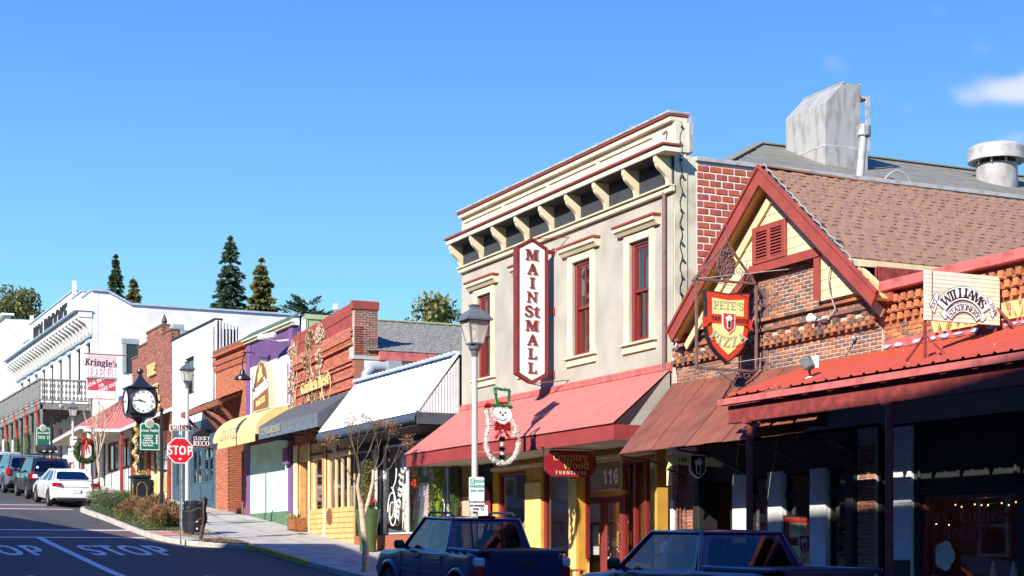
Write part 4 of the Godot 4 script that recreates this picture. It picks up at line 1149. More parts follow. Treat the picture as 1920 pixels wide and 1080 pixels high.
	var roof := Node3D.new(); roof.name = "shingle_roof"; o.add_child(roof)
	var x0 := W - 0.46; var x1 := W + 11.0
	var e0 := L(22.0, 6.44, x0); var e1 := L(22.0, 6.36, x1); var r0 := L(24.55, 8.45, x0); var r1 := L(24.55, 8.08, x1); var l0 := L(27.55, 6.05, x0); var l1 := L(27.55, 5.9, x1)
	var under := L(25.2, 5.0, W + 4)
	g = G.new(); g.away(e0, r0, r1, e1, under); g.away(l0, r0, r1, l1, under); put(g, "roof_base", M("shingle_dark"), roof)
	shingle_slope(roof, e0, e1, r0, r1, [M("shingle_a"), M("shingle_b"), M("shingle_a"), M("shingle_c")], [], 0.145, 0.24, 298, 0.09)
	g = G.new(); g.bar(r0 + Vector3.UP * 0.02, r1 + Vector3.UP * 0.02, 0.22, 0.03); put(g, "ridge_cap", M("shingle_b"), roof)
	g = G.new(); g.bar(e0 + Vector3(0, -0.06, 0), e1 + Vector3(0, -0.06, 0), 0.05, 0.11); put(g, "eave_board", M("peach_trim"), roof)
	var pts := []
	for i in 40:
		var t := i / 39.0
		pts.append(L(lerpf(24.45, 21.6, t), lerpf(8.44, 6.12, t) + 0.05, x0 + 0.02 + 0.03 * sin(i * 2.3)))
	wire(o, "light_string", pts, 0.012, M("grey_metal"))
	for i in 9:
		g = G.new(); wb(g, 21.9, 21.86, 5.6, 6.3, W + 0.06 + i * 0.19, W + 0.24 + i * 0.19, 0.006); put(g, "wall_board", M("red_board"), o)
	g = G.new(); wb(g, 21.95, 21.87, 5.5, 6.32, W + 0.06, W + 8.0); put(g, "notch_wall", M("red_board"), o)
	shell(o, 28.24, 21.68, YB, 5.6, W + 0.31, W + 11.0, M("brick_red"), M("flat_roof"))
	var aw := Node3D.new(); aw.name = "rusty_awning"; o.add_child(aw)
	for i in 10:
		var t0 := i / 10.0; var t1 := (i + 1) / 10.0
		g = G.new()
		var A := L(lerpf(28.24, 21.75, t0), lerpf(5.0, 4.88, t0), W - 0.03); var B := L(lerpf(28.24, 21.75, t1), lerpf(5.0, 4.88, t1), W - 0.03)
		var D := L(lerpf(27.62, 21.6, t1), 3.54, 15.22); var E := L(lerpf(27.62, 21.6, t0), 3.54, 15.22)
		var nrm := (B - A).cross(E - A).normalized()
		if nrm.y < 0: nrm = -nrm
		corrugated(g, A + nrm * (0.012 if i % 2 else 0.0), B + nrm * (0.012 if i % 2 else 0.0), D + nrm * (0.012 if i % 2 else 0.0), E + nrm * (0.012 if i % 2 else 0.0), 0.068, 0.009, nrm)
		put(g, "roof_sheet", M("rust_sheet") if i % 3 else M("rust_sheet_b"), aw)
		g = G.new()
		for k in 4:
			for j in 1:
				g.ball(A.lerp(E, (k + 0.5) / 4.0).lerp(B.lerp(D, (k + 0.5) / 4.0), 0.2 + 0.5 * j) + nrm * 0.02, Vector3.ONE * 0.008, 4)
		stuff(put(g, "screws", M("galvanized"), aw))
	g = G.new()
	for s in [27.7, 25.6, 23.6, 21.9]:
		g = G.new(); g.tube([L(s, 3.5, 15.3), L(s, 3.42, 16.0), L(s, 3.1, W - 0.05)], 0.02, 0.02, 6); g.tube([L(s, 3.52, 15.3), L(s, 4.85, W - 0.08)], 0.025, 0.025, 6); put(g, "bracket", M("black_metal"), aw)
	g = G.new(); facade(g, 28.2, 21.7, Y0 - 0.3, 3.75, W, 0.25, [[27.05, 26.2, Y0 - 0.3, 3.0], [26.05, 22.5, Y0 + 0.32, 3.05]]); put(g, "ground_wall", M("charcoal"), o)
	g = G.new(); wb(g, 28.2, 27.28, Y0 - 0.2, 3.7, W - 0.06, W - 0.004); put(g, "brick_pier", M("mortar"), o)
	var pier := o.get_node("brick_pier")
	bricks(pier, 28.2, 27.28, 0.6, 3.4, W - 0.06, false, 0.215, 0.0675, 0.012, [M("brick_red"), M("brick_a"), M("brick_red_b")], [Color(0.42, 0.11, 0.055), Color(0.3, 0.12, 0.08), Color(0.5, 0.16, 0.075)], [], PackedVector2Array(), 200)
	g = G.new(); wb(g, 22.25, 21.78, Y0 - 0.2, 3.7, W - 0.06, W - 0.004); put(g, "brick_pier", M("mortar"), o)
	bricks(o.get_child(o.get_child_count() - 1), 22.25, 21.78, 0.5, 3.4, W - 0.06, false, 0.215, 0.0675, 0.012, [M("brick_red"), M("brick_a"), M("brick_red_b")], [Color(0.42, 0.11, 0.055), Color(0.3, 0.12, 0.08), Color(0.5, 0.16, 0.075)], [], PackedVector2Array(), 200)
	for q in [[27.28, 27.06], [22.45, 22.26]]:
		g = G.new(); wb(g, q[0], q[1], Y0 - 0.1, 3.6, W - 0.16, W - 0.004, 0.01); put(g, "dark_post", M("charcoal"), o)
	for q in [[26.06, 25.6], [24.9, 24.46], [23.62, 23.16]]:
		g = G.new(); wb(g, q[0], q[1], Y0 - 0.05, 3.1, W - 0.05, W + 0.08, 0.012); put(g, "white_pilaster", M("white"), o)
	for q in [[25.6, 24.9], [24.46, 23.62], [23.16, 22.5]]:
		shop_window(o, q[0], q[1], Y0 + 0.36, 3.02, W + 0.05, M("charcoal"), 0.04, 1, 1)
	g = G.new(); wb(g, 26.05, 22.5, 2.62, 2.72, W + 0.03, W + 0.13); put(g, "window_rail", M("charcoal"), o)
	var barf := Node3D.new(); barf.name = "stone_bar_front"; o.add_child(barf)
	g = G.new(); wb(g, 26.4, 22.4, Y0 - 0.1, 1.95, W + 0.56, W + 0.9); put(g, "core", M("mortar"), barf)
	stones(barf, 26.3, 22.5, Y0 + 0.1, 1.9, W + 0.55, 0.27)
	g = G.new(); wb(g, 26.4, 22.35, 1.95, 2.02, W + 0.5, W + 1.1, 0.01); put(g, "bar_top", M("wood_dark"), barf)
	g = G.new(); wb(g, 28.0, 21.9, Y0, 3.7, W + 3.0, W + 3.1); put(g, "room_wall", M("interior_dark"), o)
	g = G.new()
	for i in 90:
		var s := rng.randf_range(22.55, 25.55); var y := rng.randf_range(1.25, 2.2)
		g.ball(L(s, y, W + 0.09), Vector3(0.012, 0.012, 0.003), 6)
	stuff(put(g, "snow_spots", M("sign_white"), o))
	g = G.new(); wb(g, 24.4, 22.55, 1.02, 1.22, W + 0.03, W + 0.05); put(g, "window_band", M("charcoal"), o)
	g = G.new(); wb(g, 27.05, 26.2, Y0 - 0.2, 3.0, W + 1.2, W + 1.3); put(g, "recess_wall", M("brick_red"), o)
	g = G.new(); wb(g, 26.95, 26.7, 2.25, 2.5, W + 1.14, W + 1.2, 0.01); put(g, "alarm_box", M("sign_white"), o)
	g = G.new(); wb(g, 26.92, 26.74, 2.42, 2.5, W + 1.12, W + 1.14); put(g, "alarm_light", M("tail_red"), o)
	var mc := Node3D.new(); mc.name = "meter_cabinet"; o.add_child(mc)
	g = G.new(); wb(g, 28.02, 27.4, 1.3, 2.0, W - 0.3, W - 0.06, 0.012); put(g, "box", M("iron_dark"), mc)
	g = G.new(); wb(g, 27.66, 27.4, 1.31, 1.98, W - 0.32, W - 0.3, 0.008); put(g, "door", M("iron"), mc)
	g = G.new(); g.lathe([Vector2(0, 0.13), Vector2(0.1, 0.12), Vector2(0.13, 0.06), Vector2(0.13, 0)], 18, L(28.0, 1.75, W - 0.3), Basis(Vector3.RIGHT, PI / 2)); put(g, "meter", M("lamp_clear"), mc)
	for q in [[27.9, 0.025], [27.78, 0.018], [27.62, 0.012]]:
		g = G.new(); g.tube([L(q[0], 2.0, W - 0.14), L(q[0] + 0.02, 2.5, W - 0.12), L(q[0] - 0.03, 3.4, W - 0.1)], q[1], q[1], 6); put(g, "conduit", M("iron"), mc)
	g = G.new(); wb(g, 28.2, 28.08, Y0, 2.7, W - 0.12, W - 0.062, 0.01); put(g, "white_strip", M("white"), o)
	wire(o, "gable_wire", [L(22.8, 6.5, W - 0.2), L(22.85, 6.25, W - 0.22), L(22.8, 6.0, W - 0.22), L(22.8, 5.75, W - 0.1), L(22.9, 5.62, W - 0.14), L(23.2, 5.6, W - 0.16)], 0.016, M("galvanized"))
	g = G.new(); g.lathe([Vector2(0.03, 0), Vector2(0.05, 0.1), Vector2(0.09, 0.18), Vector2(0, 0.16)], 10, L(23.25, 5.62, W - 0.16), Basis(Vector3.BACK, 1.35)); g.box(L(23.08, 5.62, W - 0.1), Vector3(0.12, 0.06, 0.08), 0.01); put(g, "spot_lamp", M("sign_white"), o)
	g = G.new(); g.ball(L(22.35, 5.2, W - 0.06), Vector3(0.04, 0.05, 0.05), 8); g.tube([L(22.35, 5.2, W - 0.03), L(22.6, 4.98, W - 0.02), L(22.7, 4.9, W - 0.02)], 0.01, 0.01, 5); put(g, "wall_knob", M("grey_metal"), o)
	for k in 3:
		wire(o, "hanging_wire", [L(28.1 - k * 0.04, 5.9, W - 0.03), L(28.15 + k * 0.03, 5.5, W - 0.05), L(28.05 + k * 0.05, 5.0, W - 0.05)], 0.006, M("curtain"))
func build_williams() -> void:
	var YB := gy(18.0) - 0.2
	var o := shop("orange_brick_shop", "orange brick shop with corbelled parapet behind a long red ribbed metal awning", 17.0, YB)
	var Y0 := gy(18.0) + 0.13
	var g := G.new(); wb(g, 21.64, 9.0, 3.6, 5.82, W + 0.002, W + 0.3); put(g, "upper_wall", M("mortar"), o)
	var wall := o.get_node("upper_wall")
	var ml := [M("orange_a"), M("orange_b"), M("brick_b"), M("orange_a"), M("brick_c")]
	var tn := [Color(0.6, 0.22, 0.08), Color(0.5, 0.17, 0.07), Color(0.21, 0.115, 0.1), Color(0.6, 0.22, 0.08), Color(0.4, 0.145, 0.07)]
	bricks(wall, 21.62, 14.0, 4.7, 5.36, W, false, 0.215, 0.0675, 0.014, ml, tn, [], PackedVector2Array(), 300)
	var hb := G.new(); hb.box(Vector3.ZERO, Vector3(0.11, 0.115, 0.22), 0.008)
	var hm := hb.mesh()
	for r in 3:
		for i in 30:
			piece(hm, "header_brick", ml[[0, 1, 3, 0, 4][rng.randi() % 5]], wall, Transform3D(Basis(Vector3.BACK, rng.randf_range(-0.04, 0.04)), L(21.52 - i * 0.185 - (0.09 if r % 2 else 0.0), 5.42 + r * 0.135, W + 0.03 - 0.045 * r + rng.randf_range(-0.01, 0.01))))
	g = G.new(); wb(g, 21.62, 9.0, 5.485, 5.51, W - 0.1, W + 0.01); wb(g, 21.62, 9.0, 5.62, 5.645, W - 0.14, W + 0.012); put(g, "ledge_course", M("orange_b"), wall)
	g = G.new(); wb(g, 21.45, 9.0, 5.82, 5.98, W - 0.26, W + 0.34, 0.01); put(g, "coping", M("coping_pink"), o)
	shell(o, 21.64, 9.0, YB, 5.6, W + 0.31, W + 10.0, M("brick_red"), M("flat_roof"))
	var lg := Node3D.new(); lg.name = "wall_letters"; o.add_child(lg)
	words(lg, "WILLIAMS", 0.36, L(19.2, 5.16, W - 0.05), Basis(), M("gold_letter"), "serif_bold", 0.05, 1.25)
	var aw := Node3D.new(); aw.name = "ribbed_awning"; o.add_child(aw)
	var eav := 14.86
	for i in 14:
		var s0 := 23.32 - i * 0.92; var s1 := s0 - 0.92
		g = G.new()
		var A := L(s0, 4.9, W - 0.02); var B := L(s1, 4.9, W - 0.02); var D := L(s1, 4.24, eav); var E := L(s0, 4.24, eav)
		var nrm := Vector3(0, 1.94, 0.66).normalized()
		ribbed(g, A, B, D, E, 3, 0.026, nrm)
		put(g, "roof_sheet", M("roof_red"), aw)
	g = G.new(); g.quad(L(23.34, 4.92, W - 0.02), L(23.34, 4.26, eav), L(23.34, 4.1, eav), L(23.34, 4.76, W - 0.02)); put(g, "barge_board", M("roof_red"), aw)
	g = G.new(); wb(g, 23.4, 9.0, 4.09, 4.19, eav - 0.10, eav - 0.07); wb(g, 23.4, 9.0, 4.09, 4.11, eav - 0.07, eav + 0.04); wb(g, 23.42, 23.4, 4.09, 4.19, eav - 0.10, eav + 0.04); put(g, "gutter", M("coping_pink"), aw)
	g = G.new(); wb(g, 23.28, 9.0, 3.78, 4.08, eav + 0.02, eav + 0.13, 0.01); put(g, "front_beam", M("beam_red"), aw)
	g = G.new(); wb(g, 23.28, 23.18, 3.8, 4.07, eav + 0.13, W, 0.01); put(g, "end_beam", M("beam_red"), aw)
	for i in 20:
		g = G.new(); g.bar(L(22.6 - i * 0.65, 4.1, eav + 0.13), L(22.6 - i * 0.65, 4.68, W - 0.02), 0.05, 0.1); put(g, "rafter", M("beam_red"), aw)
	for i in 22:
		var s := rng.randf_range(10.0, 22.5); var x: float = [15.1, 15.55, 16.1, 16.5][i % 4]
		g = G.new(); g.ball(L(s, 4.24 + (x - eav) * 0.34 + 0.01, x), Vector3.ONE * 0.016, 5)
		piece(g.mesh(), "roof_screw", M("galvanized"), aw, Transform3D())
	for s in [22.72, 19.12, 15.5, 12.0]:
		g = G.new(); g.tube([L(s, Y0 - 0.3, eav + 0.08), L(s, 3.76, eav + 0.08)], 0.058, 0.058, 16)
		put(g, "post", M("beam_red"), aw)
		g = G.new(); g.box(L(s, 3.77, eav + 0.08), Vector3(0.2, 0.03, 0.16)); g.box(L(s, gy(s) + 0.16, eav + 0.08), Vector3(0.2, 0.04, 0.2)); put(g, "post_plate", M("beam_red"), aw)
	for i in 10:
		var s := 21.6 - i * 0.36 - rng.randf() * 0.1
		g = G.new()
		var p := PackedVector2Array()
		for k in 7:
			var a := TAU * k / 7
			p.append(Vector2(cos(a) * rng.randf_range(0.07, 0.16), sin(a) * rng.randf_range(0.015, 0.04)))
		g.prism(p, 0, 0.008); piece(g.mesh(), "underlay_scrap", M("blue_flash"), aw, Transform3D(Basis(), L(s, 4.97, W - 0.035)))
	g = G.new(); wb(g, 21.6, 9.0, 4.93, 5.06, W - 0.025, W - 0.012); put(g, "wall_flashing", M("coping_pink"), aw)
	g = G.new(); facade(g, 21.6, 9.0, Y0 - 0.3, 3.7, W, 0.25, [[20.75, 18.55, Y0 + 0.1, 2.55], [18.2, 14.5, Y0 + 0.4, 3.2]]); put(g, "ground_wall", M("charcoal"), o)
	g = G.new(); wb(g, 21.5, 20.88, Y0 - 0.2, 3.65, W - 0.06, W - 0.003); put(g, "white_brick_pier", M("white_siding"), o)
	bricks(o.get_node("white_brick_pier"), 21.5, 20.88, 0.4, 3.6, W - 0.06, false, 0.215, 0.0675, 0.01, [M("white_siding"), M("white")], [Color.WHITE, Color.WHITE], [[21.6, 20.8, 0.9, 1.55]], PackedVector2Array(), 200, 0.006)
	g = G.new(); wb(g, 21.48, 20.9, 0.92, 1.53, W - 0.09, W - 0.06, 0.008); put(g, "notice_board", M("black"), o)
	var dw := shop_window(o, 20.75, 18.55, Y0 + 0.1, 2.55, W + 0.05, M("maroon"), 0.08)
	shop_window(o, 18.2, 14.5, Y0 + 0.4, 3.2, W + 0.05, M("maroon"), 0.08, 2)
	shop_window(o, 20.75, 18.55, 2.62, 3.45, W - 0.04, M("charcoal"), 0.05)
	words(dw, "Fax · Copies", 0.3, L(19.75, 2.2, W + 0.03), Basis(), M("ink_red"), "serif_bold", 0.006)
	words(dw, "Notary", 0.28, L(19.75, 1.95, W + 0.03), Basis(), M("ink_red"), "serif_bold", 0.006)
	g = G.new()
	for k in 5:
		g.lathe([Vector2(0, 0.006), Vector2(0.12, 0.004), Vector2(0.13, 0)], 14, L(20.2, 1.6, W + 0.04) + Vector3(cos(k * TAU / 5) * 0.11, sin(k * TAU / 5) * 0.11, 0.002 * k), Basis(Vector3.RIGHT, PI / 2))
	put(g, "flower_cutout", M("cream_light"), dw)
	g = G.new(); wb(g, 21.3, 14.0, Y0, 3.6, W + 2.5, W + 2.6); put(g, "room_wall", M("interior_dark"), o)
	for k in 2:
		g = G.new(); g.lathe([Vector2(0.22, 0), Vector2(0.16, 0.3), Vector2(0.06, 0.75), Vector2(0.02, 0.95), Vector2(0, 0.98)], 14, L(19.75 - k * 0.45, Y0 + 0.2, W + 0.6)); put(g, "cone_figure", M("blind"), o)
	g = G.new(); wb(g, 20.7, 18.6, Y0 - 0.1, Y0 + 0.2, W + 0.3, W + 1.0); put(g, "display_shelf", M("wood_dark"), o)
	build_fairy_lights()
func build_fairy_lights() -> void:
	var m := mk("fairy_light", Color(0.9, 0.7, 0.4), 0.4)
	m.emission_enabled = true; m.emission = Color(1.0, 0.72, 0.4); m.emission_energy_multiplier = 3.0
	var o := thing("fairy_light_string", "string of warm fairy lights glowing inside the dark stationery window", "string lights", Vector3(W + 0.5, 2.4, -19.7))
	var at := []
	for i in 13:
		at.append(Vector3(0.05 * sin(i * 2.1), 0.02 * sin(i * 3.7) - (0.28 if i > 9 else 0.0), 1.0 - i * 0.2))
	var g := G.new(); g.tube(at, 0.004, 0.004, 4, false); put(g, "wire", M("black"), o)
	for i in at.size():
		g = G.new(); g.ball(at[i] - Vector3(0, 0.02, 0), Vector3.ONE * 0.012, 6)
		put(g, "bulb", m, o)
	var l := OmniLight3D.new(); l.name = "fairy_glow"; l.light_color = Color(1.0, 0.72, 0.4); l.light_energy = 0.02; l.light_size = 0.02; l.omni_range = 6.0; l.omni_attenuation = 2.0; l.shadow_enabled = true
	l.position = at[5] + Vector3(-0.06, -0.06, 0); o.add_child(l)
func ribbed(g: G, a: Vector3, b: Vector3, d: Vector3, e: Vector3, n: int, h: float, out: Vector3) -> void:   # a sheet with n raised ribs from top to bottom, sharp folds
	var prev := []
	for i in n:
		for q in [[0.0, 0.0], [0.08, 1.0], [0.2, 1.0], [0.28, 0.0], [0.62, 0.0], [0.65, 0.25], [0.68, 0.0]]:
			var t: float = (i + q[0]) / n
			var p := [a.lerp(b, t) + out * h * q[1], e.lerp(d, t) + out * h * q[1]]
			if prev:
				g.quad(prev[1], prev[0], p[0], p[1])
			prev = p
	g.quad(prev[1], prev[0], b, d)
func build_white_shop() -> void:
	var YB := gy(42.0) - 0.4
	var o := shop("clothes_shop", "low shop with a steep white ribbed metal awning and dark curved fascia over display windows", 42.5, YB)
	var Sl := 46.82; var Sr := 38.95
	var Y0 := gy(42.0) + 0.1
	var g := G.new(); facade(g, Sl, Sr, YB, 6.75, W, 0.25, [[44.6, 41.0, 2.2, 4.75], [40.7, 39.7, 1.5, 4.0]]); put(g, "front_wall", M("charcoal"), o)
	shell(o, Sl, Sr, YB, 6.75, W + 0.26, W + 9.0, M("white_wall"), M("flat_roof"), 6.3)
	var aw := Node3D.new(); aw.name = "white_awning"; o.add_child(aw)
	var xb := 15.6
	for i in 8:
		var s0 := lerpf(46.7, 38.95, i / 8.0); var s1 := lerpf(46.7, 38.95, (i + 1) / 8.0)
		g = G.new()
		ribbed(g, L(s0, 6.74, W - 0.02), L(s1, 6.74, W - 0.02), L(s1, 5.24, xb), L(s0, 5.24, xb), 3, 0.02, Vector3(0, 1.2, 1.5).normalized())
		put(g, "roof_sheet", M("white_metal"), aw)
	g = G.new(); g.bar(L(46.7, 6.79, W - 0.05), L(38.95, 6.79, W - 0.05), 0.22, 0.05); put(g, "ridge_flashing", M("blue_flash"), aw)
	for i in 26:
		g = G.new(); g.box(L(46.6 - i * 0.3, 6.83, W - 0.03), Vector3(0.09, 0.05, 0.2)); piece(g.mesh(), "rib_end", M("white_metal"), aw, Transform3D())
	g = G.new(); g.bar(L(39.0, 6.78, W - 0.05), L(39.0, 5.27, xb + 0.02), 0.22, 0.05); put(g, "barge_trim", M("white_metal"), aw)
	g = G.new(); g.T = Transform3D(Basis(Vector3.UP, -PI / 2), L(38.93, 0, W));
	ribbed_end(g, 14, 38.93)
	put(g, "ribbed_gable", M("white_siding"), aw)
	g = G.new()
	var prof := []
	for k in 9:
		var a := lerpf(-0.4, PI * 0.5, k / 8.0)
		prof.append(Vector2(xb + 0.06 - 0.11 * cos(a), 5.08 + 0.16 * sin(a)))
	prof.push_front(Vector2(xb + 0.1, 4.93))
	var rows := []
	for k in prof.size():
		var row := PackedVector3Array()
		for i in 25:
			row.append(L(lerpf(46.75, 38.9, i / 24.0), prof[k].y, prof[k].x))
		rows.append(row)
	rows.reverse()
	g.grid(rows)
	put(g, "curved_fascia", M("navy_metal"), aw)
	g = G.new(); wb(g, 38.92, 38.88, 4.94, 5.24, xb, W - 0.01, 0.006); put(g, "end_fascia", M("navy_metal"), aw)
	g = G.new(); wb(g, 46.76, 46.7, 4.94, 5.24, xb, W - 0.01, 0.006); put(g, "end_fascia", M("navy_metal"), aw)
	for i in 12:
		g = G.new(); wb(g, lerpf(46.6, 38.95, i / 12.0) , lerpf(46.6, 38.95, (i + 1) / 12.0) + 0.015, 4.90, 4.93, xb + 0.02, W + 0.0); put(g, "soffit_panel", M("charcoal"), aw)
	var dw := shop_window(o, 44.6, 41.0, 2.2, 4.75, W + 0.04, M("white_metal"), 0.05, 2)
	shop_window(o, 46.6, 44.8, 2.2, 4.7, W - 0.06, M("black_metal"), 0.06, 1)
	g = G.new(); wb(g, 46.7, 40.9, Y0 - 0.2, 2.18, W - 0.08, W - 0.002); put(g, "brick_riser", M("brick_red"), o)
	bricks(o.get_node("brick_riser"), 46.7, 40.9, 1.4, 2.1, W - 0.08, false, 0.215, 0.0675, 0.012, [M("brick_red"), M("brick_a")], [Color(0.42, 0.11, 0.055), Color(0.3, 0.125, 0.085)], [], PackedVector2Array(), 200, 0.006)
	var d := Node3D.new(); d.name = "door"; o.add_child(d, true)
	g = G.new(); wb(g, 40.7, 40.56, 1.5, 4.0, W + 0.05, W + 0.1, 0.008); wb(g, 39.84, 39.7, 1.5, 4.0, W + 0.05, W + 0.1, 0.008); wb(g, 40.56, 39.84, 1.5, 1.8, W + 0.052, W + 0.098); wb(g, 40.56, 39.84, 3.85, 4.0, W + 0.052, W + 0.098); put(g, "frame", M("black_metal"), d)
	pane(d, 40.56, 39.84, 1.8, 3.85, W + 0.075, M("pane_glass"))
	g = G.new(); g.lathe([Vector2(0.18, -0.01), Vector2(0.21, 0), Vector2(0.18, 0.01)], 24, L(40.2, 2.9, W + 0.03), Basis(Vector3.RIGHT, PI / 2)); put(g, "round_door_sign", M("sign_white"), d)
	g = G.new(); wb(g, 44.9, 44.8, 1.5, 4.8, W - 0.1, W + 0.1); wb(g, 39.5, 39.44, 1.5, 4.8, W - 0.12, W - 0.06); put(g, "white_post", M("white_metal"), o)
	var pts := []
	for i in 90:
		var t := i / 89.0
		pts.append(L(43.95 - 0.42 * t + 0.24 * sin(t * 14.0) * (1.0 - t * 0.6), 2.45 + 1.9 * t + 0.22 * cos(t * 14.0) * (1.0 - t * 0.5), W + 0.03))
	var gg := G.new(); gg.tube(pts, 0.022, 0.022, 5, false); put(gg, "window_script", M("sign_white"), dw)
	pts = []
	for i in 40:
		var a := TAU * i / 30.0
		pts.append(L(43.8 + (0.38 - 0.005 * i) * cos(a), 2.85 + (0.6 - 0.009 * i) * sin(a), W + 0.031))
	gg = G.new(); gg.tube(pts, 0.02, 0.02, 5, false); put(gg, "window_script", M("sign_white"), dw)
	words(dw, "Boutique", 0.5, L(43.15, 3.7, W + 0.03), Basis(Vector3.BACK, 1.25), M("sign_white"), "serif_bold", 0.006)
	g = G.new(); wb(g, Sl - 0.3, Sr + 0.3, 2.0, 2.14, W + 0.3, W + 1.6); put(g, "display_floor", M("white"), o)
	g = G.new(); wb(g, Sl - 0.3, Sr + 0.3, 2.1, 5.0, W + 2.2, W + 2.3); put(g, "room_wall", M("interior"), o)
	var rows2 := []
	for j in 9:
		var row := PackedVector3Array()
		for i in 31:
			var t := i / 30.0
			row.append(L(lerpf(44.5, 43.9, t), lerpf(4.5, 2.15, j / 8.0), W + 0.6 + 0.05 * sin(t * 24.0) * (0.3 + j / 9.0)))
		rows2.append(row)
	g = G.new(); g.grid(rows2); put(g, "white_drape", M("curtain"), o)
	g = G.new(); g.tube([L(43.0, 3.6, W + 0.55), L(41.2, 3.6, W + 0.55)], 0.018, 0.018, 8); put(g, "clothes_rail", M("steel"), o)
	var coat := [M("ink"), M("paint_slate"), M("deli_pink"), M("salmon"), M("deli_pink")]
	for k in 5:
		var rr := []
		var cs := 42.85 - k * 0.33
		for j in 12:
			var row := PackedVector3Array(); var y := 3.55 - j * 0.11
			var wdt := 0.06 + 0.19 * minf(1.0, j / 2.5); var dep := 0.07 + 0.012 * j
			for i in 17:
				var a := TAU * i / 16.0
				row.append(L(cs, y, W + 0.5) + Vector3(cos(a) * wdt * (1.0 + 0.06 * sin(a * 5.0 + j)), 0, sin(a) * dep))
			rr.append(row)
		g = G.new(); g.grid(rr)
		for sd in [-1.0, 1.0]:
			g.tube([L(cs, 3.4, W + 0.5) + Vector3(sd * 0.2, 0, 0.02), L(cs, 2.95, W + 0.5) + Vector3(sd * 0.27, 0, 0.05), L(cs, 2.6, W + 0.5) + Vector3(sd * 0.25, 0, 0.09)], 0.065, 0.05, 8)
		var c := put(g, "hanging_coat", coat[k], o)
	g = G.new()
	for k in 8:
		g.ball(L(42.95 + rng.randf_range(-0.12, 0.12), 3.9 + rng.randf_range(-0.45, 0.3), W + 0.35), Vector3(0.1, 0.09, 0.06), 8)
	put(g, "red_bow", M("tinsel_red"), o)
	g = G.new(); wb(g, 42.6, 41.9, 3.75, 4.1, W + 1.0, W + 1.4, 0.01); put(g, "white_box", M("white"), o)
	g = G.new()
	for i in 500:
		var a := rng.randf() * TAU
		g.leaf(L(rng.randf_range(41.2, 44.4), 2.18 + rng.randf() * 0.14, W + 0.35 + rng.randf() * 0.2), Vector3(cos(a), rng.randf(), sin(a)).normalized() * 0.11, Vector3(-sin(a), 0.2, cos(a)) * 0.03)
	stuff(put(g, "sill_garland", M("leaf_green"), o))
	g = G.new()
	for i in 500:
		var a := rng.randf() * TAU
		g.leaf(L(40.88 + rng.randf_range(-0.05, 0.05), rng.randf_range(1.6, 4.7), W - 0.04 + rng.randf_range(-0.04, 0.03)), Vector3(cos(a), rng.randf_range(-1, 1), sin(a)).normalized() * 0.09, Vector3(-sin(a), 0.2, cos(a)) * 0.025)
	stuff(put(g, "door_garland", M("leaf_dark"), o))
func ribbed_end(g: G, n: int, S: float) -> void:   # the sloped end wall of upright ribbed sheet
	g.T = Transform3D()
	for i in n:
		var x0 := lerpf(15.66, W - 0.02, float(i) / n); var x1 := lerpf(15.66, W - 0.02, (i + 0.72) / n); var x2 := lerpf(15.66, W - 0.02, (i + 1.0) / n)
		var y0 := 5.28 + (x0 - 15.66) * 1.25; var y1 := 5.28 + (x1 - 15.66) * 1.25; var y2 := 5.28 + (x2 - 15.66) * 1.25
		g.quad(L(S - 0.02, 5.2, x0), L(S - 0.02, y0, x0), L(S - 0.02, y1, x1), L(S - 0.02, 5.2, x1))
		g.quad(L(S - 0.02, 5.2, x1), L(S - 0.02, y1, x1), L(S + 0.02, y1, x1), L(S + 0.02, 5.2, x1))
		g.quad(L(S + 0.02, 5.2, x1), L(S + 0.02, y1, x1), L(S + 0.02, y2, x2), L(S + 0.02, 5.2, x2))
		g.quad(L(S + 0.02, 5.2, x2), L(S + 0.02, y2, x2), L(S - 0.02, y2, x2), L(S - 0.02, 5.2, x2))
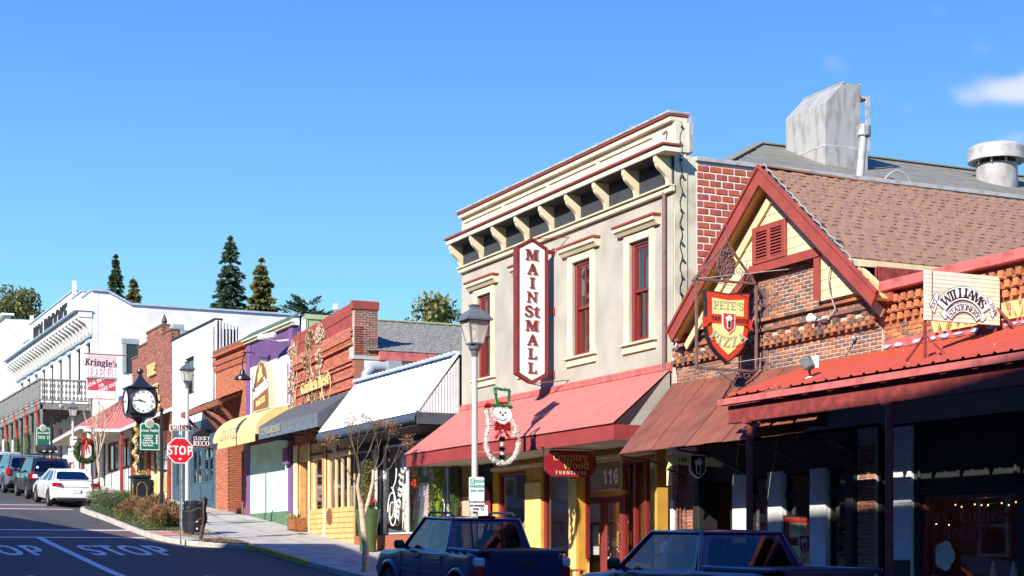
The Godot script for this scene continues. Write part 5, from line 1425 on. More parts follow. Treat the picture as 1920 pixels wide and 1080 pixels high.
func build_vine_shop() -> void:
	var YB := gy(50.0) - 0.6
	var o := shop("vine_brick_shop", "red brick shop front with a stepped red parapet and a charcoal cloth awning", 50.0, YB)
	var Sl := 52.8; var Sr := 46.9
	var Y0 := gy(50.0) + 0.12
	var g := G.new(); wb(g, Sl, Sr, 5.2, 8.5, W + 0.002, W + 0.3); lean(g); put(g, "brick_front", M("mortar_red"), o)
	var wall := o.get_node("brick_front")
	var rest := G.new(); rest.tinted = true
	for r in 48:
		var y := 5.25 + r * 0.068
		var n := 29
		for i in n:
			var s := Sl - 0.1 - i * 0.21 - (0.1 if r % 2 else 0.0)
			if s < Sr + 0.08:
				continue
			var pr := 0.0
			if r in [21, 26, 31, 33]: pr = 0.03
			if r == 40: pr = 0.05 if true else 0.0
			if r > 42: pr = 0.05
			rest.col = [Color(0.52, 0.15, 0.09), Color(0.45, 0.125, 0.08), Color(0.55, 0.19, 0.11), Color(0.52, 0.18, 0.13)][rng.randi() % 4] * rng.randf_range(0.85, 1.12)
			rest.box(L(s, y, W + 0.006 - pr + rng.randf_range(-0.005, 0.004)), Vector3(0.198, 0.060, 0.03 + 2 * pr))
	lean(rest); stuff(put(rest, "brickwork", M("tinted"), wall))
	rest = G.new(); rest.tinted = true
	for i in 38:
		rest.col = Color(0.46, 0.14, 0.07) * rng.randf_range(0.8, 1.1)
		rest.box(L(Sl - 0.1 - i * 0.153, 8.06, W - 0.05), Vector3(0.08, 0.09, 0.09))
	for i in 26:
		rest.col = Color(0.5, 0.17, 0.06) * rng.randf_range(0.8, 1.1)
		rest.box(L(Sl - 0.15 - i * 0.22, 8.25, W - 0.055), Vector3(0.1, 0.16, 0.08))
	lean(rest); stuff(put(rest, "dentils", M("tinted"), wall))
	g = G.new(); wb(g, Sl + 0.02, 47.0, 8.45, 8.86, W - 0.05, W + 0.31, 0.01); lean(g); put(g, "parapet_sheet", M("trim_red"), o)
	g = G.new(); wb(g, Sl + 0.02, 46.98, 8.86, 9.22, W - 0.07, W + 0.33, 0.01); lean(g); put(g, "parapet_sheet", M("trim_red"), o)
	g = G.new(); wb(g, 47.0, Sr - 0.04, 9.0, 9.26, W - 0.1, W + 0.78, 0.012); put(g, "pier_cap", M("trim_red"), o)
	g = G.new(); wb(g, 47.3, Sr, 7.62, 9.0, W - 0.03, W + 0.74); put(g, "end_pier", M("mortar"), o)
	bricks(o.get_node("end_pier"), W, W + 0.74, 7.62, 9.0, Sr, true, 0.21, 0.07, 0.016, [M("brick_a"), M("brick_red"), M("brick_b")], [Color.WHITE, Color.WHITE, Color.WHITE], [], PackedVector2Array(), 200)
	g = G.new(); wb(g, 47.3, Sr - 0.03, 7.5, 7.62, W - 0.05, W + 0.8, 0.01); put(g, "pier_base", M("concrete_b"), o)
	g = G.new(); wb(g, 48.9, 48.75, 9.22, 9.42, W + 0.0, W + 0.14, 0.02); put(g, "roof_camera", M("white"), o)
	shell(o, Sl, Sr, YB, 7.6, W + 0.31, W + 10.0, M("white_wall"), M("flat_roof"))
	var roof := Node3D.new(); roof.name = "grey_shingle_roof"; o.add_child(roof)
	var e0 := L(46.8, 7.78, W + 0.36); var e1 := L(46.8, 7.78, W + 10.2); var r0 := L(50.6, 9.24, W + 0.36); var r1 := L(50.6, 9.24, W + 10.2); var b0 := L(52.7, 8.4, W + 0.36); var b1 := L(52.7, 8.4, W + 10.2)
	g = G.new(); g.away(e0, r0, r1, e1, L(50, 5, W + 5)); g.away(b0, r0, r1, b1, L(50, 5, W + 5)); g.away(e0, r0, b0, b0, L(50, 8, W + 3)); g.away(e1, r1, b1, b1, L(50, 8, W + 3)); put(g, "roof_base", M("roof_mid"), roof)
	shingle_slope(roof, e0, e1, r0, r1, [M("grey_roof"), M("roof_mid"), M("grey_roof")], [], 0.15, 0.33, 290, 0.05)
	g = G.new(); g.bar(r0 + Vector3.UP * 0.02, r1 + Vector3.UP * 0.02, 0.2, 0.03); put(g, "ridge_cap", M("olive_roof"), roof)
	g = G.new(); wb(g, 46.88, 46.76, 7.50, 7.76, W + 0.75, W + 10.2, 0.008); put(g, "eave_fascia", M("coping_pink"), o)
	var dct := Node3D.new(); dct.name = "wall_duct"; o.add_child(dct)
	g = G.new(); g.tube([L(46.7, 6.6, W + 0.3), L(46.7, 7.05, W + 0.32), L(46.7, 7.24, W + 0.5), L(46.7, 7.28, W + 0.9)], 0.17, 0.17, 12); put(g, "bend", M("grey_metal"), dct)
	g = G.new(); wb(g, 46.85, 46.45, 7.0, 7.46, W + 0.9, W + 1.35, 0.01); put(g, "box", M("grey_metal"), dct)
	g = G.new(); wb(g, 46.62, 46.58, 6.6, 7.0, W + 1.1, W + 1.16); put(g, "leg", M("galvanized"), dct)
	var aw := Node3D.new(); aw.name = "cloth_awning"; o.add_child(aw)
	var rows := []
	for j in 7:
		var row := PackedVector3Array()
		for i in 19:
			var t := i / 18.0
			row.append(L(lerpf(52.95, 46.84, t), lerpf(6.56, 5.84, j / 6.0) - 0.02 * sin(PI * j / 6.0), lerpf(W - 0.03, 15.62, j / 6.0)))
		rows.append(row)
	g = G.new(); g.grid(rows); put(g, "cloth", M("awning_dark"), aw)
	var vr := []
	for j in 3:
		var row := PackedVector3Array()
		for i in 60:
			var t := i / 59.0
			row.append(L(lerpf(52.95, 46.84, t), lerpf(5.84, 5.43, j / 2.0), 15.62 - 0.008 * j * sin(t * 60.0)))
		vr.append(row)
	g = G.new(); g.grid(vr); put(g, "valance", M("awning_blue"), aw)
	for s in [52.95, 46.84]:
		g = G.new()
		var p := [L(s, 6.56, W - 0.03), L(s, 5.84, 15.62), L(s, 5.43, 15.62), L(s, 5.43, W - 0.03)]
		if s < 50: g.quad(p[1], p[0], p[3], p[2])
		else: g.quad(p[0], p[1], p[2], p[3])
		put(g, "side_cloth", M("awning_dark"), aw)
	words(aw, "TOYS", 0.3, L(52.2, 5.64, 15.6), Basis(), M("faded_gold"), "sans_bold", 0.004)
	words(aw, "GARDENS", 0.3, L(51.2, 5.66, 15.6), Basis(), M("faded_gold"), "sans_bold", 0.004)
	for i in 5:
		g = G.new()
		var s := lerpf(52.7, 47.1, i / 4.0)
		g.tube([L(s, 5.5, 15.68), L(s, 5.5, W - 0.03)], 0.018, 0.018, 5); g.tube([L(s, 5.78, 15.7), L(s, 5.5, 16.2)], 0.014, 0.014, 5); put(g, "frame_rod", M("black_metal"), aw)
	g = G.new(); facade(g, Sl, Sr, YB, 5.3, W, 0.2, [[52.2, 51.2, Y0 - 0.2, 4.7], [50.9, 49.75, 3.0, 4.75], [49.4, 46.95, 3.0, 4.75]]); put(g, "front_wall", M("peach"), o)
	for i in 6:
		g = G.new(); wb(g, 51.2, 46.92, Y0 - 0.1 + i * 0.16, Y0 + 0.045 + i * 0.16, W - 0.03, W - 0.002, 0.006); put(g, "clapboard", M("peach"), o)
	shop_window(o, 50.9, 49.75, 3.0, 4.75, W + 0.02, M("peach_trim"), 0.09)
	shop_window(o, 49.4, 46.95, 3.0, 4.75, W + 0.02, M("peach_trim"), 0.09, 4)
	shop_window(o, 51.2, 46.95, 4.8, 5.25, W - 0.04, M("wood_dark"), 0.06, 3)
	for q in [[52.75, 52.3], [51.2, 51.0], [49.72, 49.45]]:
		g = G.new(); wb(g, q[0], q[1], Y0 - 0.1, 5.25, W - 0.06, W - 0.034, 0.008); put(g, "corner_board", M("peach_trim"), o)
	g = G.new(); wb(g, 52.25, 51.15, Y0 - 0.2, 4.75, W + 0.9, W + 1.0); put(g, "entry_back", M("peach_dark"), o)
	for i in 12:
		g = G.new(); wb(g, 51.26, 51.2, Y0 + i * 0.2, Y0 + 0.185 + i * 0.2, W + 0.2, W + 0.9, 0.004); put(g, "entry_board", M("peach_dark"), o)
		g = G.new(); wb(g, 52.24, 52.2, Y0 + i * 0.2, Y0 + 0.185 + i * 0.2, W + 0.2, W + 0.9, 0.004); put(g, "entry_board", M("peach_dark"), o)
	g = G.new(); wb(g, Sl - 0.2, Sr + 0.2, 5.25, 5.3, W + 0.2, W + 5.0); put(g, "ceiling", M("soffit"), o)
	g = G.new(); wb(g, 51.1, 47.0, 2.6, 2.9, W + 0.2, W + 1.2); put(g, "display_floor", M("wood_warm"), o)
	g = G.new(); wb(g, 51.1, 47.0, 2.9, 5.2, W + 1.8, W + 1.9); put(g, "room_wall", M("interior"), o)
	for i in 9:
		g = G.new(); wb(g, 50.7 - i * 0.42, 50.42 - i * 0.42, 2.9, 3.2 + 0.6 * rng.randf(), W + 0.5, W + 0.9, 0.02); put(g, "shop_goods", [M("white"), M("tinsel_red"), M("wood_warm"), M("pot_green"), M("ink")][i % 5], o)
	var pl := G.new(); pl.lathe([Vector2(0, 0.03), Vector2(0.24, 0.03), Vector2(0.27, 0.0), Vector2(0.0, 0.0)], 20, L(49.1, 2.82, W - 0.03), Basis(Vector3.RIGHT, PI / 2)); put(pl, "round_plaque", M("terracotta"), o)
	wire(o, "downpipe", [L(49.58, 5.3, W - 0.08), L(49.58, Y0 + 0.9, W - 0.08)], 0.04, M("peach_dark"))
	var sg := thing("gold_script_sign", "gold open script shop sign fixed to the vine covered red brick wall", "sign", Vector3(W - 0.16, 7.0, -50.2), -PI / 2)
	words(sg, "Garden Nest", 0.52, Vector3(0, 0.05, 0), Basis(Vector3.BACK, 0.04), M("gold_letter"), "serif_bold", 0.04, 0.85)
	pts_oval(sg, 1.15)
	g = G.new()
	for k in 4:
		g.tube([Vector3(-1.0 + k * 0.65, -0.15, 0), Vector3(-1.0 + k * 0.65, -0.15, -0.16)], 0.012, 0.012, 5)
	put(g, "standoff", M("black_metal"), sg)
	build_vine()
func lean(g: G) -> void:   # the old front has settled: its upper courses drop towards the uphill end
	for i in g.v.size():
		var q := g.v[i]; var S := fo.x - q.x; var Y := q.y + fo.y
		g.v[i].y -= maxf(0.0, S - 46.9) * 0.06 * clampf((Y - 5.4) / 3.4, 0.0, 1.0) - 0.012 * sin(S * 2.1) * clampf((Y - 8.0) / 1.0, 0.0, 1.0)
func pts_oval(o: Node3D, x: float) -> void:
	var pts := []
	for i in 25:
		var a := TAU * i / 24.0
		pts.append(Vector3(x + 0.42 * cos(a), -0.12 + 0.42 * sin(a) * 1.1, 0.0))
	wire(o, "hoop", pts, 0.018, M("gold_letter"))
	pts = []
	for i in 25:
		var a := TAU * i / 24.0
		pts.append(Vector3(-1.25 + 0.2 * cos(a), 0.05 + 0.5 * sin(a), 0.0))
	wire(o, "hoop", pts, 0.014, M("wood_warm"))
func build_vine() -> void:
	var o := thing("dried_vine", "dried grey vine climbing the red brick shop with hanging clumps of dead leaves", "vine", Vector3(W - 0.1, 5.6, -51.4), -PI / 2)
	fo = Vector3(51.4, 5.6, W - 0.1)
	var stems := G.new(); var leaves := G.new(); var pale := G.new()
	for k in 9:
		var s := [52.75, 52.6, 52.5, 50.55, 50.3, 50.0, 49.85, 51.4, 50.7][k] as float
		var y := 5.6; var pts := []
		while y < 8.6 + 0.5 * sin(k):
			pts.append(L(s, y, W - 0.08 + 0.04 * sin(y * 5.0 + k)))
			y += 0.16; s += rng.randf_range(-0.09, 0.09)
		stems.tube(pts, 0.022, 0.008, 5)
	put(stems, "stem", M("bark_pale"), o)
	for q in [[49.9, 8.55, 0.42, 0.4, 330, 1], [49.85, 7.9, 0.22, 0.3, 130, 1], [50.9, 8.45, 0.45, 0.45, 260, 0], [51.2, 7.95, 0.28, 0.5, 150, 0], [50.6, 6.5, 0.5, 0.3, 260, 2], [50.2, 7.2, 0.28, 0.5, 160, 2], [52.7, 8.3, 0.26, 0.5, 300, 1], [52.75, 7.3, 0.22, 0.7, 300, 1], [52.8, 6.4, 0.25, 0.5, 230, 1], [51.6, 6.2, 0.2, 0.5, 120, 0]]:
		for i in q[4]:
			var a := rng.randf() * TAU; var d := sqrt(rng.randf())
			var p := L(q[0] + cos(a) * d * q[2], q[1] + sin(a) * d * q[3], W - 0.06 - rng.randf() * 0.22 * (1.1 - d))
			var al := Vector3(rng.randf_range(-0.6, 0.6), -1, rng.randf_range(-0.3, 0.6)).normalized() * rng.randf_range(0.08, 0.16)
			var sd := Vector3(rng.randf_range(-1, 1), rng.randf_range(-0.3, 0.3), rng.randf_range(-1, 1)).normalized() * rng.randf_range(0.03, 0.07)
			(pale if q[5] == 1 or rng.randf() < 0.25 else leaves).leaf(p, al, sd)
	stuff(put(leaves, "dead_leaves", M("leaf_brown"), o))
	stuff(put(pale, "pale_dead_leaves", M("bark_pale"), o))
func build_purple_shop() -> void:
	var YB := gy(55.5) - 0.6
	var o := shop("purple_shop", "purple shop front with white sign panel, mint window board and dark green roof edge", 55.6, YB)
	var Sl := 58.45; var Sr := 52.85; var Y0 := gy(56.0) + 0.12
	var g := G.new(); facade(g, Sl, Sr, YB, 9.28, W, 0.25); put(g, "front_wall", M("purple"), o)
	g = G.new(); wb(g, 57.85, 53.2, 6.3, 8.36, W - 0.04, W - 0.002, 0.01); put(g, "white_panel", M("white_siding"), o)
	g = G.new(); wb(g, 57.5, 56.5, 6.75, 8.0, W - 0.06, W - 0.042, 0.008); wb(g, 54.0, 53.35, 6.75, 8.0, W - 0.06, W - 0.042, 0.008); put(g, "cream_panel", M("board_cream"), o)
	g = G.new(); wb(g, 57.56, 57.5, 6.7, 8.05, W - 0.075, W - 0.042); wb(g, 53.35, 53.3, 6.7, 8.05, W - 0.075, W - 0.042); put(g, "panel_trim", M("purple_trim"), o)
	g = G.new(); wb(g, Sl + 0.06, Sr - 0.08, 9.26, 9.34, W - 0.12, W + 0.0, 0.01); wb(g, Sl + 0.08, Sr - 0.1, 9.34, 9.40, W - 0.2, W + 0.0, 0.01); put(g, "cornice_mould", M("cream_light"), o)
	g = G.new(); corrugated(g, L(Sl + 0.1, 9.72, W + 0.25), L(Sr - 0.12, 9.72, W + 0.25), L(Sr - 0.12, 9.41, W - 0.22), L(Sl + 0.1, 9.41, W - 0.22), 0.18, 0.022, Vector3(0, 0.9, 0.5).normalized()); put(g, "green_roof_edge", M("green_roof"), o)
	g = G.new(); wb(g, Sr + 0.2, Sr, YB, 9.62, W + 0.26, W + 10.0); put(g, "side_wall", M("green_siding"), o)
	for i in 8:
		g = G.new(); wb(g, Sr - 0.001, Sr - 0.02, 8.3, 9.5, W + 0.45 + i * 1.2, W + 0.49 + i * 1.2); put(g, "batten", M("green_siding"), o)
	g = G.new(); wb(g, Sr + 0.02, Sr - 0.04, 9.5, 9.66, W + 0.3, W + 10.0, 0.006); put(g, "top_board", M("green_siding"), o)
	g = G.new(); wb(g, Sr + 0.1, Sr - 0.03, 7.5, 9.66, W + 0.26, W + 0.42, 0.008); put(g, "corner_board", M("white"), o)
	g = G.new(); wb(g, Sl, Sl - 0.2, YB, 9.3, W + 0.26, W + 10.0); wb(g, Sl - 0.2, Sr + 0.2, YB, 9.3, W + 9.8, W + 10.0); put(g, "back_walls", M("green_siding"), o)
	g = G.new(); wb(g, Sl - 0.2, Sr + 0.2, 9.0, 9.2, W + 0.26, W + 9.8); put(g, "roof_deck", M("green_roof"), o)
	var aw := Node3D.new(); aw.name = "yellow_awning"; o.add_child(aw)
	var rows := []
	for j in 14:
		var row := PackedVector3Array()
		var a := PI * 0.5 * j / 12.0
		var x := W - 0.02 - 1.28 * sin(minf(a, PI / 2)); var y := 5.62 + 1.0 * cos(minf(a, PI / 2))
		if j == 13:
			y = 5.38
		for i in 12:
			row.append(L(lerpf(58.3, 52.95, i / 11.0), y, x))
		rows.append(row)
	g = G.new(); g.grid(rows); put(g, "cloth", M("awning_yellow"), aw)
	for s in [58.3, 52.95]:
		g = G.new()
		for j in 12:
			var a := PI * 0.5 * j / 12.0; var b := PI * 0.5 * (j + 1) / 12.0
			g.away(L(s, 5.62, W - 0.02), L(s, 5.62 + cos(a), W - 0.02 - 1.28 * sin(a)), L(s, 5.62 + cos(b), W - 0.02 - 1.28 * sin(b)), L(s, 5.62, W - 0.02), L(55.6, 5.8, W - 0.5))
		put(g, "side_cloth", M("awning_yellow"), aw)
	g = G.new()
	g.T = Transform3D(Basis(Vector3.RIGHT, -0.30), L(56.35, 5.83, 15.52))
	g.letters("VINTAGE", 0.55, 0.006, font("sans"))
	put(g, "lettering", M("sign_olive"), aw)
	g = G.new(); wb(g, 57.9, 53.45, 3.1, 5.55, W - 0.03, W - 0.002, 0.008); put(g, "mint_board", M("mint"), o)
	g = G.new(); wb(g, 57.9, 53.45, Y0 - 0.25, 3.1, W - 0.06, W - 0.002, 0.008); put(g, "green_base", M("green_base"), o)
	g = G.new(); wb(g, 55.9, 54.7, Y0 - 0.02, 3.0, W - 0.075, W - 0.06); put(g, "base_vent", M("green_base"), o)
	for q in [[58.42, 57.95], [53.4, 52.95]]:
		g = G.new(); wb(g, q[0], q[1], Y0 - 0.4, 9.2, W - 0.035, W - 0.003, 0.008); put(g, "corner_board", M("purple_trim"), o)
	g = G.new(); wb(g, 53.5, 52.95, 4.65, 5.2, W - 0.2, W - 0.036, 0.01); put(g, "bracket_box", M("purple_trim"), o)
	wire(o, "downpipe", [L(58.55, 5.4, W - 0.12), L(58.55, Y0, W - 0.12)], 0.045, M("iron"))
	var sg := thing("arched_shop_sign", "pointed arch brown sign with white script and a yellow flame on the purple shop", "sign", Vector3(W - 0.05, 6.65, -55.75), -PI / 2)
	var arch := PackedVector2Array([Vector2(-0.98, 0), Vector2(0.98, 0), Vector2(0.96, 0.45), Vector2(0.86, 0.95), Vector2(0.62, 1.4), Vector2(0.3, 1.66), Vector2(0, 1.74), Vector2(-0.3, 1.66), Vector2(-0.62, 1.4), Vector2(-0.86, 0.95), Vector2(-0.96, 0.45)])
	g = G.new(); g.prism(arch, 0, 0.22); put(g, "case", M("sign_olive"), sg)
	var inner := PackedVector2Array()
	for p in arch: inner.append(Vector2(p.x * 0.93, 0.05 + p.y * 0.94))
	g = G.new(); g.prism(inner, 0.2, 0.232); put(g, "face", M("sign_brown"), sg)
	words(sg, "Smuds", 0.62, Vector3(-0.02, 0.78, 0.24), Basis(Vector3.BACK, 0.16), M("sign_white"), "serif_bold", 0.016, 0.86)
	words(sg, "BAKERY", 0.3, Vector3(0.02, 0.32, 0.24), Basis(Vector3.BACK, 0.12), M("gold_letter"), "serif_bold", 0.016, 0.9)
	g = G.new(); g.prism(PackedVector2Array([Vector2(-0.32, 0.98), Vector2(0.12, 1.12), Vector2(0.3, 1.16), Vector2(0.16, 1.3), Vector2(0.12, 1.55), Vector2(-0.02, 1.4), Vector2(-0.1, 1.62), Vector2(-0.16, 1.35), Vector2(-0.3, 1.3)]), 0.232, 0.25); put(g, "flame", M("gold_letter"), sg)
	var lp := thing("gooseneck_lamp", "dark gooseneck barn lamp arching over the arched brown sign", "wall lamp", Vector3(W - 0.04, 8.45, -55.6), -PI / 2)
	g = G.new(); g.tube([Vector3(0, 0, 0), Vector3(-0.05, 0.02, 0.25), Vector3(-0.3, 0.22, 0.5), Vector3(-0.65, 0.26, 0.65), Vector3(-0.85, 0.02, 0.68), Vector3(-0.86, -0.35, 0.68)], 0.022, 0.022, 8); put(g, "arm", M("black_metal"), lp)
	g = G.new(); g.lathe([Vector2(0.30, -0.68), Vector2(0.27, -0.58), Vector2(0.12, -0.5), Vector2(0.07, -0.34), Vector2(0.04, -0.32), Vector2(0, -0.32)], 18, Vector3(-0.86, 0, 0.68)); put(g, "shade", M("black_metal"), lp)
	g = G.new(); g.box(Vector3.ZERO, Vector3(0.14, 0.24, 0.06), 0.01); put(g, "wall_plate", M("black_metal"), lp)
	var sc := thing("security_camera", "white security camera on an arm beside the purple wall top", "camera", Vector3(W - 0.1, 8.9, -53.1), -PI / 2)
	g = G.new(); g.box(Vector3(-0.5, 0.05, 0.6), Vector3(0.95, 0.16, 0.16), 0.03, Basis(Vector3.UP, 0.3)); put(g, "body", M("white"), sc)
	g = G.new(); g.tube([Vector3(0, -0.1, 0.0), Vector3(-0.1, -0.14, 0.3), Vector3(-0.35, -0.04, 0.55)], 0.03, 0.03, 8); put(g, "arm", M("white"), sc)
	g = G.new(); g.lathe([Vector2(0, 0), Vector2(0.06, 0), Vector2(0.06, 0.02)], 12, Vector3(-0.98, 0.05, 0.74), Basis(Vector3.BACK, 1.57)); put(g, "lens", M("black"), sc)
func build_record_shop() -> void:
	var YB := gy(60.0) - 0.6
	var o := shop("small_brick_shop", "narrow orange red brick shop with corbelled cornice and brown timber porch roof", 60.5, YB)
	var Sl := 62.75; var Sr := 58.5; var Y0 := gy(60.5) + 0.12
	var g := G.new(); facade(g, Sl, Sr, YB, 9.2, W + 0.004, 0.3, [[61.0, 58.9, YB, 6.6]]); put(g, "brick_front", M("mortar_red"), o)
	var wall := o.get_node("brick_front")
	var rest := G.new(); rest.tinted = true
	for r in 92:
		var y := Y0 - 0.1 + r * 0.0675
		for i in 21:
			var s := Sl - 0.1 - i * 0.21 - (0.1 if r % 2 else 0.0)
			if s < Sr + 0.05 or (s < 61.05 and s > 58.85 and y < 6.62):
				continue
			rest.col = [Color(0.52, 0.17, 0.09), Color(0.47, 0.15, 0.08), Color(0.56, 0.20, 0.11)][rng.randi() % 3] * rng.randf_range(0.88, 1.1)
			rest.box(L(s, y, W + 0.004 + rng.randf_range(-0.004, 0.004)), Vector3(0.198, 0.058, 0.03))
	stuff(put(rest, "brickwork", M("tinted"), wall))
	rest = G.new(); rest.tinted = true
	for k in 2:
		for i in 28:
			rest.col = Color(0.5, 0.16, 0.09) * rng.randf_range(0.85, 1.1)
			rest.box(L(Sl - 0.08 - i * 0.152, 8.72 + k * 0.22, W - 0.05 - 0.05 * k), Vector3(0.075, 0.09, 0.1))
	stuff(put(rest, "dentils", M("tinted"), wall))
	for k in 3:
		g = G.new(); wb(g, Sl, Sr, 8.78 + k * 0.22, 8.84 + k * 0.22, W - 0.09 - k * 0.05, W + 0.0, 0.006); put(g, "cornice_course", M("brick_red_b"), wall)
	g = G.new(); g.T = Transform3D(Basis(Vector3.UP, -PI / 2), L(Sl + 0.03, 0, W)); g.T = Transform3D(); wb(g, Sl + 0.02, Sr - 0.02, 9.28, 9.5, W - 0.12, W + 0.32, 0.02); put(g, "parapet_cap", M("timber"), o)
	shell(o, Sl, Sr, YB, 9.2, W + 0.31, W + 10.0, M("brick_red"), M("flat_roof"))
	g = G.new(); wb(g, 61.22, 61.0, YB, 6.6, W + 0.3, W + 1.5); wb(g, 58.9, 58.72, YB, 6.6, W + 0.3, W + 1.5); put(g, "recess_jamb", M("mortar_red"), o)
	var jb := G.new(); jb.tinted = true
	for r in 60:
		for i in 6:
			jb.col = Color(0.5, 0.16, 0.085) * rng.randf_range(0.85, 1.1)
			jb.box(L(60.985, Y0 + r * 0.0675, W + 0.1 + i * 0.21 + (0.1 if r % 2 else 0.0)), Vector3(0.03, 0.054, 0.197))
	stuff(put(jb, "brickwork", M("tinted"), o))
	g = G.new(); wb(g, 61.0, 58.9, YB, 6.6, W + 1.5, W + 1.6); put(g, "recess_back", M("brick_red"), o)
	g = G.new(); wb(g, 61.0, 58.9, YB, Y0 + 0.12, W + 0.02, W + 1.5, 0.02); put(g, "step", M("terracotta"), o)
	g = G.new(); wb(g, 60.6, 59.6, Y0 + 0.12, 5.2, W + 1.44, W + 1.5, 0.01); put(g, "recess_door", M("blue_paint"), o)
	var pc := Node3D.new(); pc.name = "timber_canopy"; o.add_child(pc)
	g = G.new(); g.bar(L(64.5, 7.12, 15.95), L(59.0, 7.2, 15.95), 0.14, 0.22); put(g, "front_beam", M("timber"), pc)
	g = G.new(); g.quad(L(64.6, 7.24, 15.85), L(64.6, 7.62, W - 0.02), L(58.9, 7.7, W - 0.02), L(58.9, 7.32, 15.85)); put(g, "canopy_deck", M("timber"), pc)
	for i in 9:
		var s := 64.3 - i * 0.65
		g = G.new(); g.bar(L(s, 7.18, 15.95), L(s, 7.58, W - 0.03), 0.06, 0.12); put(g, "rafter", M("timber"), pc)
	for s in [64.3, 61.6, 59.15]:
		g = G.new(); g.bar(L(s, 7.1, 16.0), L(s, 6.2, W - 0.02), 0.1, 0.12); put(g, "brace", M("timber"), pc)
	g = G.new(); g.bar(L(60.9, 7.16, 15.93), L(59.3, 6.1, W - 0.1), 0.12, 0.14); put(g, "brace", M("timber"), pc)
	var sg := thing("record_shop_sign", "black hanging shop sign with white letters reading clock tower records under porch", "sign", Vector3(16.72, 5.86, -63.7))
	var arch := PackedVector2Array([Vector2(-0.62, 0), Vector2(0.62, 0), Vector2(0.62, 0.42), Vector2(0.4, 0.6), Vector2(0.15, 0.68), Vector2(-0.15, 0.68), Vector2(-0.4, 0.6), Vector2(-0.62, 0.42)])
	g = G.new(); g.prism(arch, -0.03, 0.03); put(g, "panel", M("black"), sg)
	g = G.new(); g.box(Vector3(0, 0.0, 0), Vector3(1.28, 0.04, 0.08)); g.box(Vector3(-0.63, 0.22, 0), Vector3(0.03, 0.44, 0.08)); g.box(Vector3(0.63, 0.22, 0), Vector3(0.03, 0.44, 0.08)); put(g, "frame", M("maroon"), sg)
	words(sg, "CLOCK TOWER", 0.19, Vector3(0, 0.33, 0.032), Basis(), M("sign_white"), "serif_bold", 0.008, 0.78)
	words(sg, "RECORDS", 0.27, Vector3(0, 0.13, 0.032), Basis(), M("sign_white"), "serif_bold", 0.008, 0.88)
	for x in [-0.5, 0.5]:
		g = G.new(); g.tube([Vector3(x, 0.5, 0), Vector3(x, 1.3, 0)], 0.012, 0.012, 5); put(g, "hanger", M("black_metal"), sg)
func build_white_box() -> void:
	var YB := gy(66.0) - 0.6
	var o := shop("plain_white_building", "plain white rendered building with one small window and a blue timber shop front", 66.5, YB)
	var Sl := 69.8; var Sr := 62.8; var Y0 := gy(66.0) + 0.12
	var g := G.new(); facade(g, Sl, Sr, 7.0, 10.72, W, 0.25, [[67.55, 66.1, 8.2, 9.72]]); put(g, "upper_wall", M("white_wall"), o)
	sash_window(o, 67.55, 66.1, 8.2, 9.72, W + 0.06, M("charcoal"), 1)
	g = G.new(); wb(g, Sl, Sr, 10.72, 10.8, W - 0.05, W + 0.3, 0.006); put(g, "coping", M("charcoal"), o)
	shell(o, Sl, Sr, YB, 10.4, W + 0.26, W + 8.0, M("white_siding"), M("flat_roof"))
	g = G.new()
	for i in 7:
		wb(g, Sr - 0.001, Sr - 0.03, 8.0, 10.72 - i * 0.03, W + 0.02 + i * 0.13, W + 0.07 + i * 0.13)
	stuff(put(g, "sheet_ribs", M("white_siding"), o))
	g = G.new(); wb(g, Sr + 0.1, Sr, 8.0, 10.7, W + 0.02, W + 0.9); put(g, "ribbed_return", M("white_siding"), o)
	wire(o, "downpipe", [L(62.9, 10.5, W - 0.06), L(62.9, 7.2, W - 0.06)], 0.04, M("galvanized"))
	g = G.new(); facade(g, Sl, Sr, YB, 7.0, W + 0.01, 0.2, [[69.4, 68.2, Y0 + 0.8, 5.9], [67.9, 66.9, Y0, 5.9], [66.6, 65.0, Y0 + 0.8, 5.9], [64.8, 63.2, Y0 + 0.8, 5.9]]); put(g, "shopfront", M("blue_paint"), o)
	for q in [[69.4, 68.2], [66.6, 65.0], [64.8, 63.2]]:
		shop_window(o, q[0], q[1], Y0 + 0.8, 5.9, W + 0.03, M("blue_paint"), 0.08, 2)
		for i in 4:
			var s0 := lerpf(q[0] - 0.05, q[1] + 0.05, i / 4.0); var s1 := lerpf(q[0] - 0.05, q[1] + 0.05, (i + 1) / 4.0)
			g = G.new(); wb(g, s0 - 0.02, s1 + 0.02, Y0 + 0.12, Y0 + 0.72, W - 0.02, W + 0.008, 0.012); put(g, "riser_panel", M("blue_paint"), o)
	g = G.new(); wb(g, 67.9, 66.9, Y0, 5.9, W + 0.1, W + 0.16); put(g, "blue_door", M("blue_paint"), o)
	g = G.new(); wb(g, 67.75, 67.05, Y0 + 1.0, 5.7, W + 0.085, W + 0.1); put(g, "door_glass", M("across_glass"), o)
	g = G.new(); wb(g, Sl - 0.2, Sr + 0.2, 6.9, 7.0, W + 0.2, W + 5.0); wb(g, Sl - 0.2, Sr + 0.2, YB, 6.9, W + 3.0, W + 3.1); put(g, "room_lining", M("interior_dark"), o)
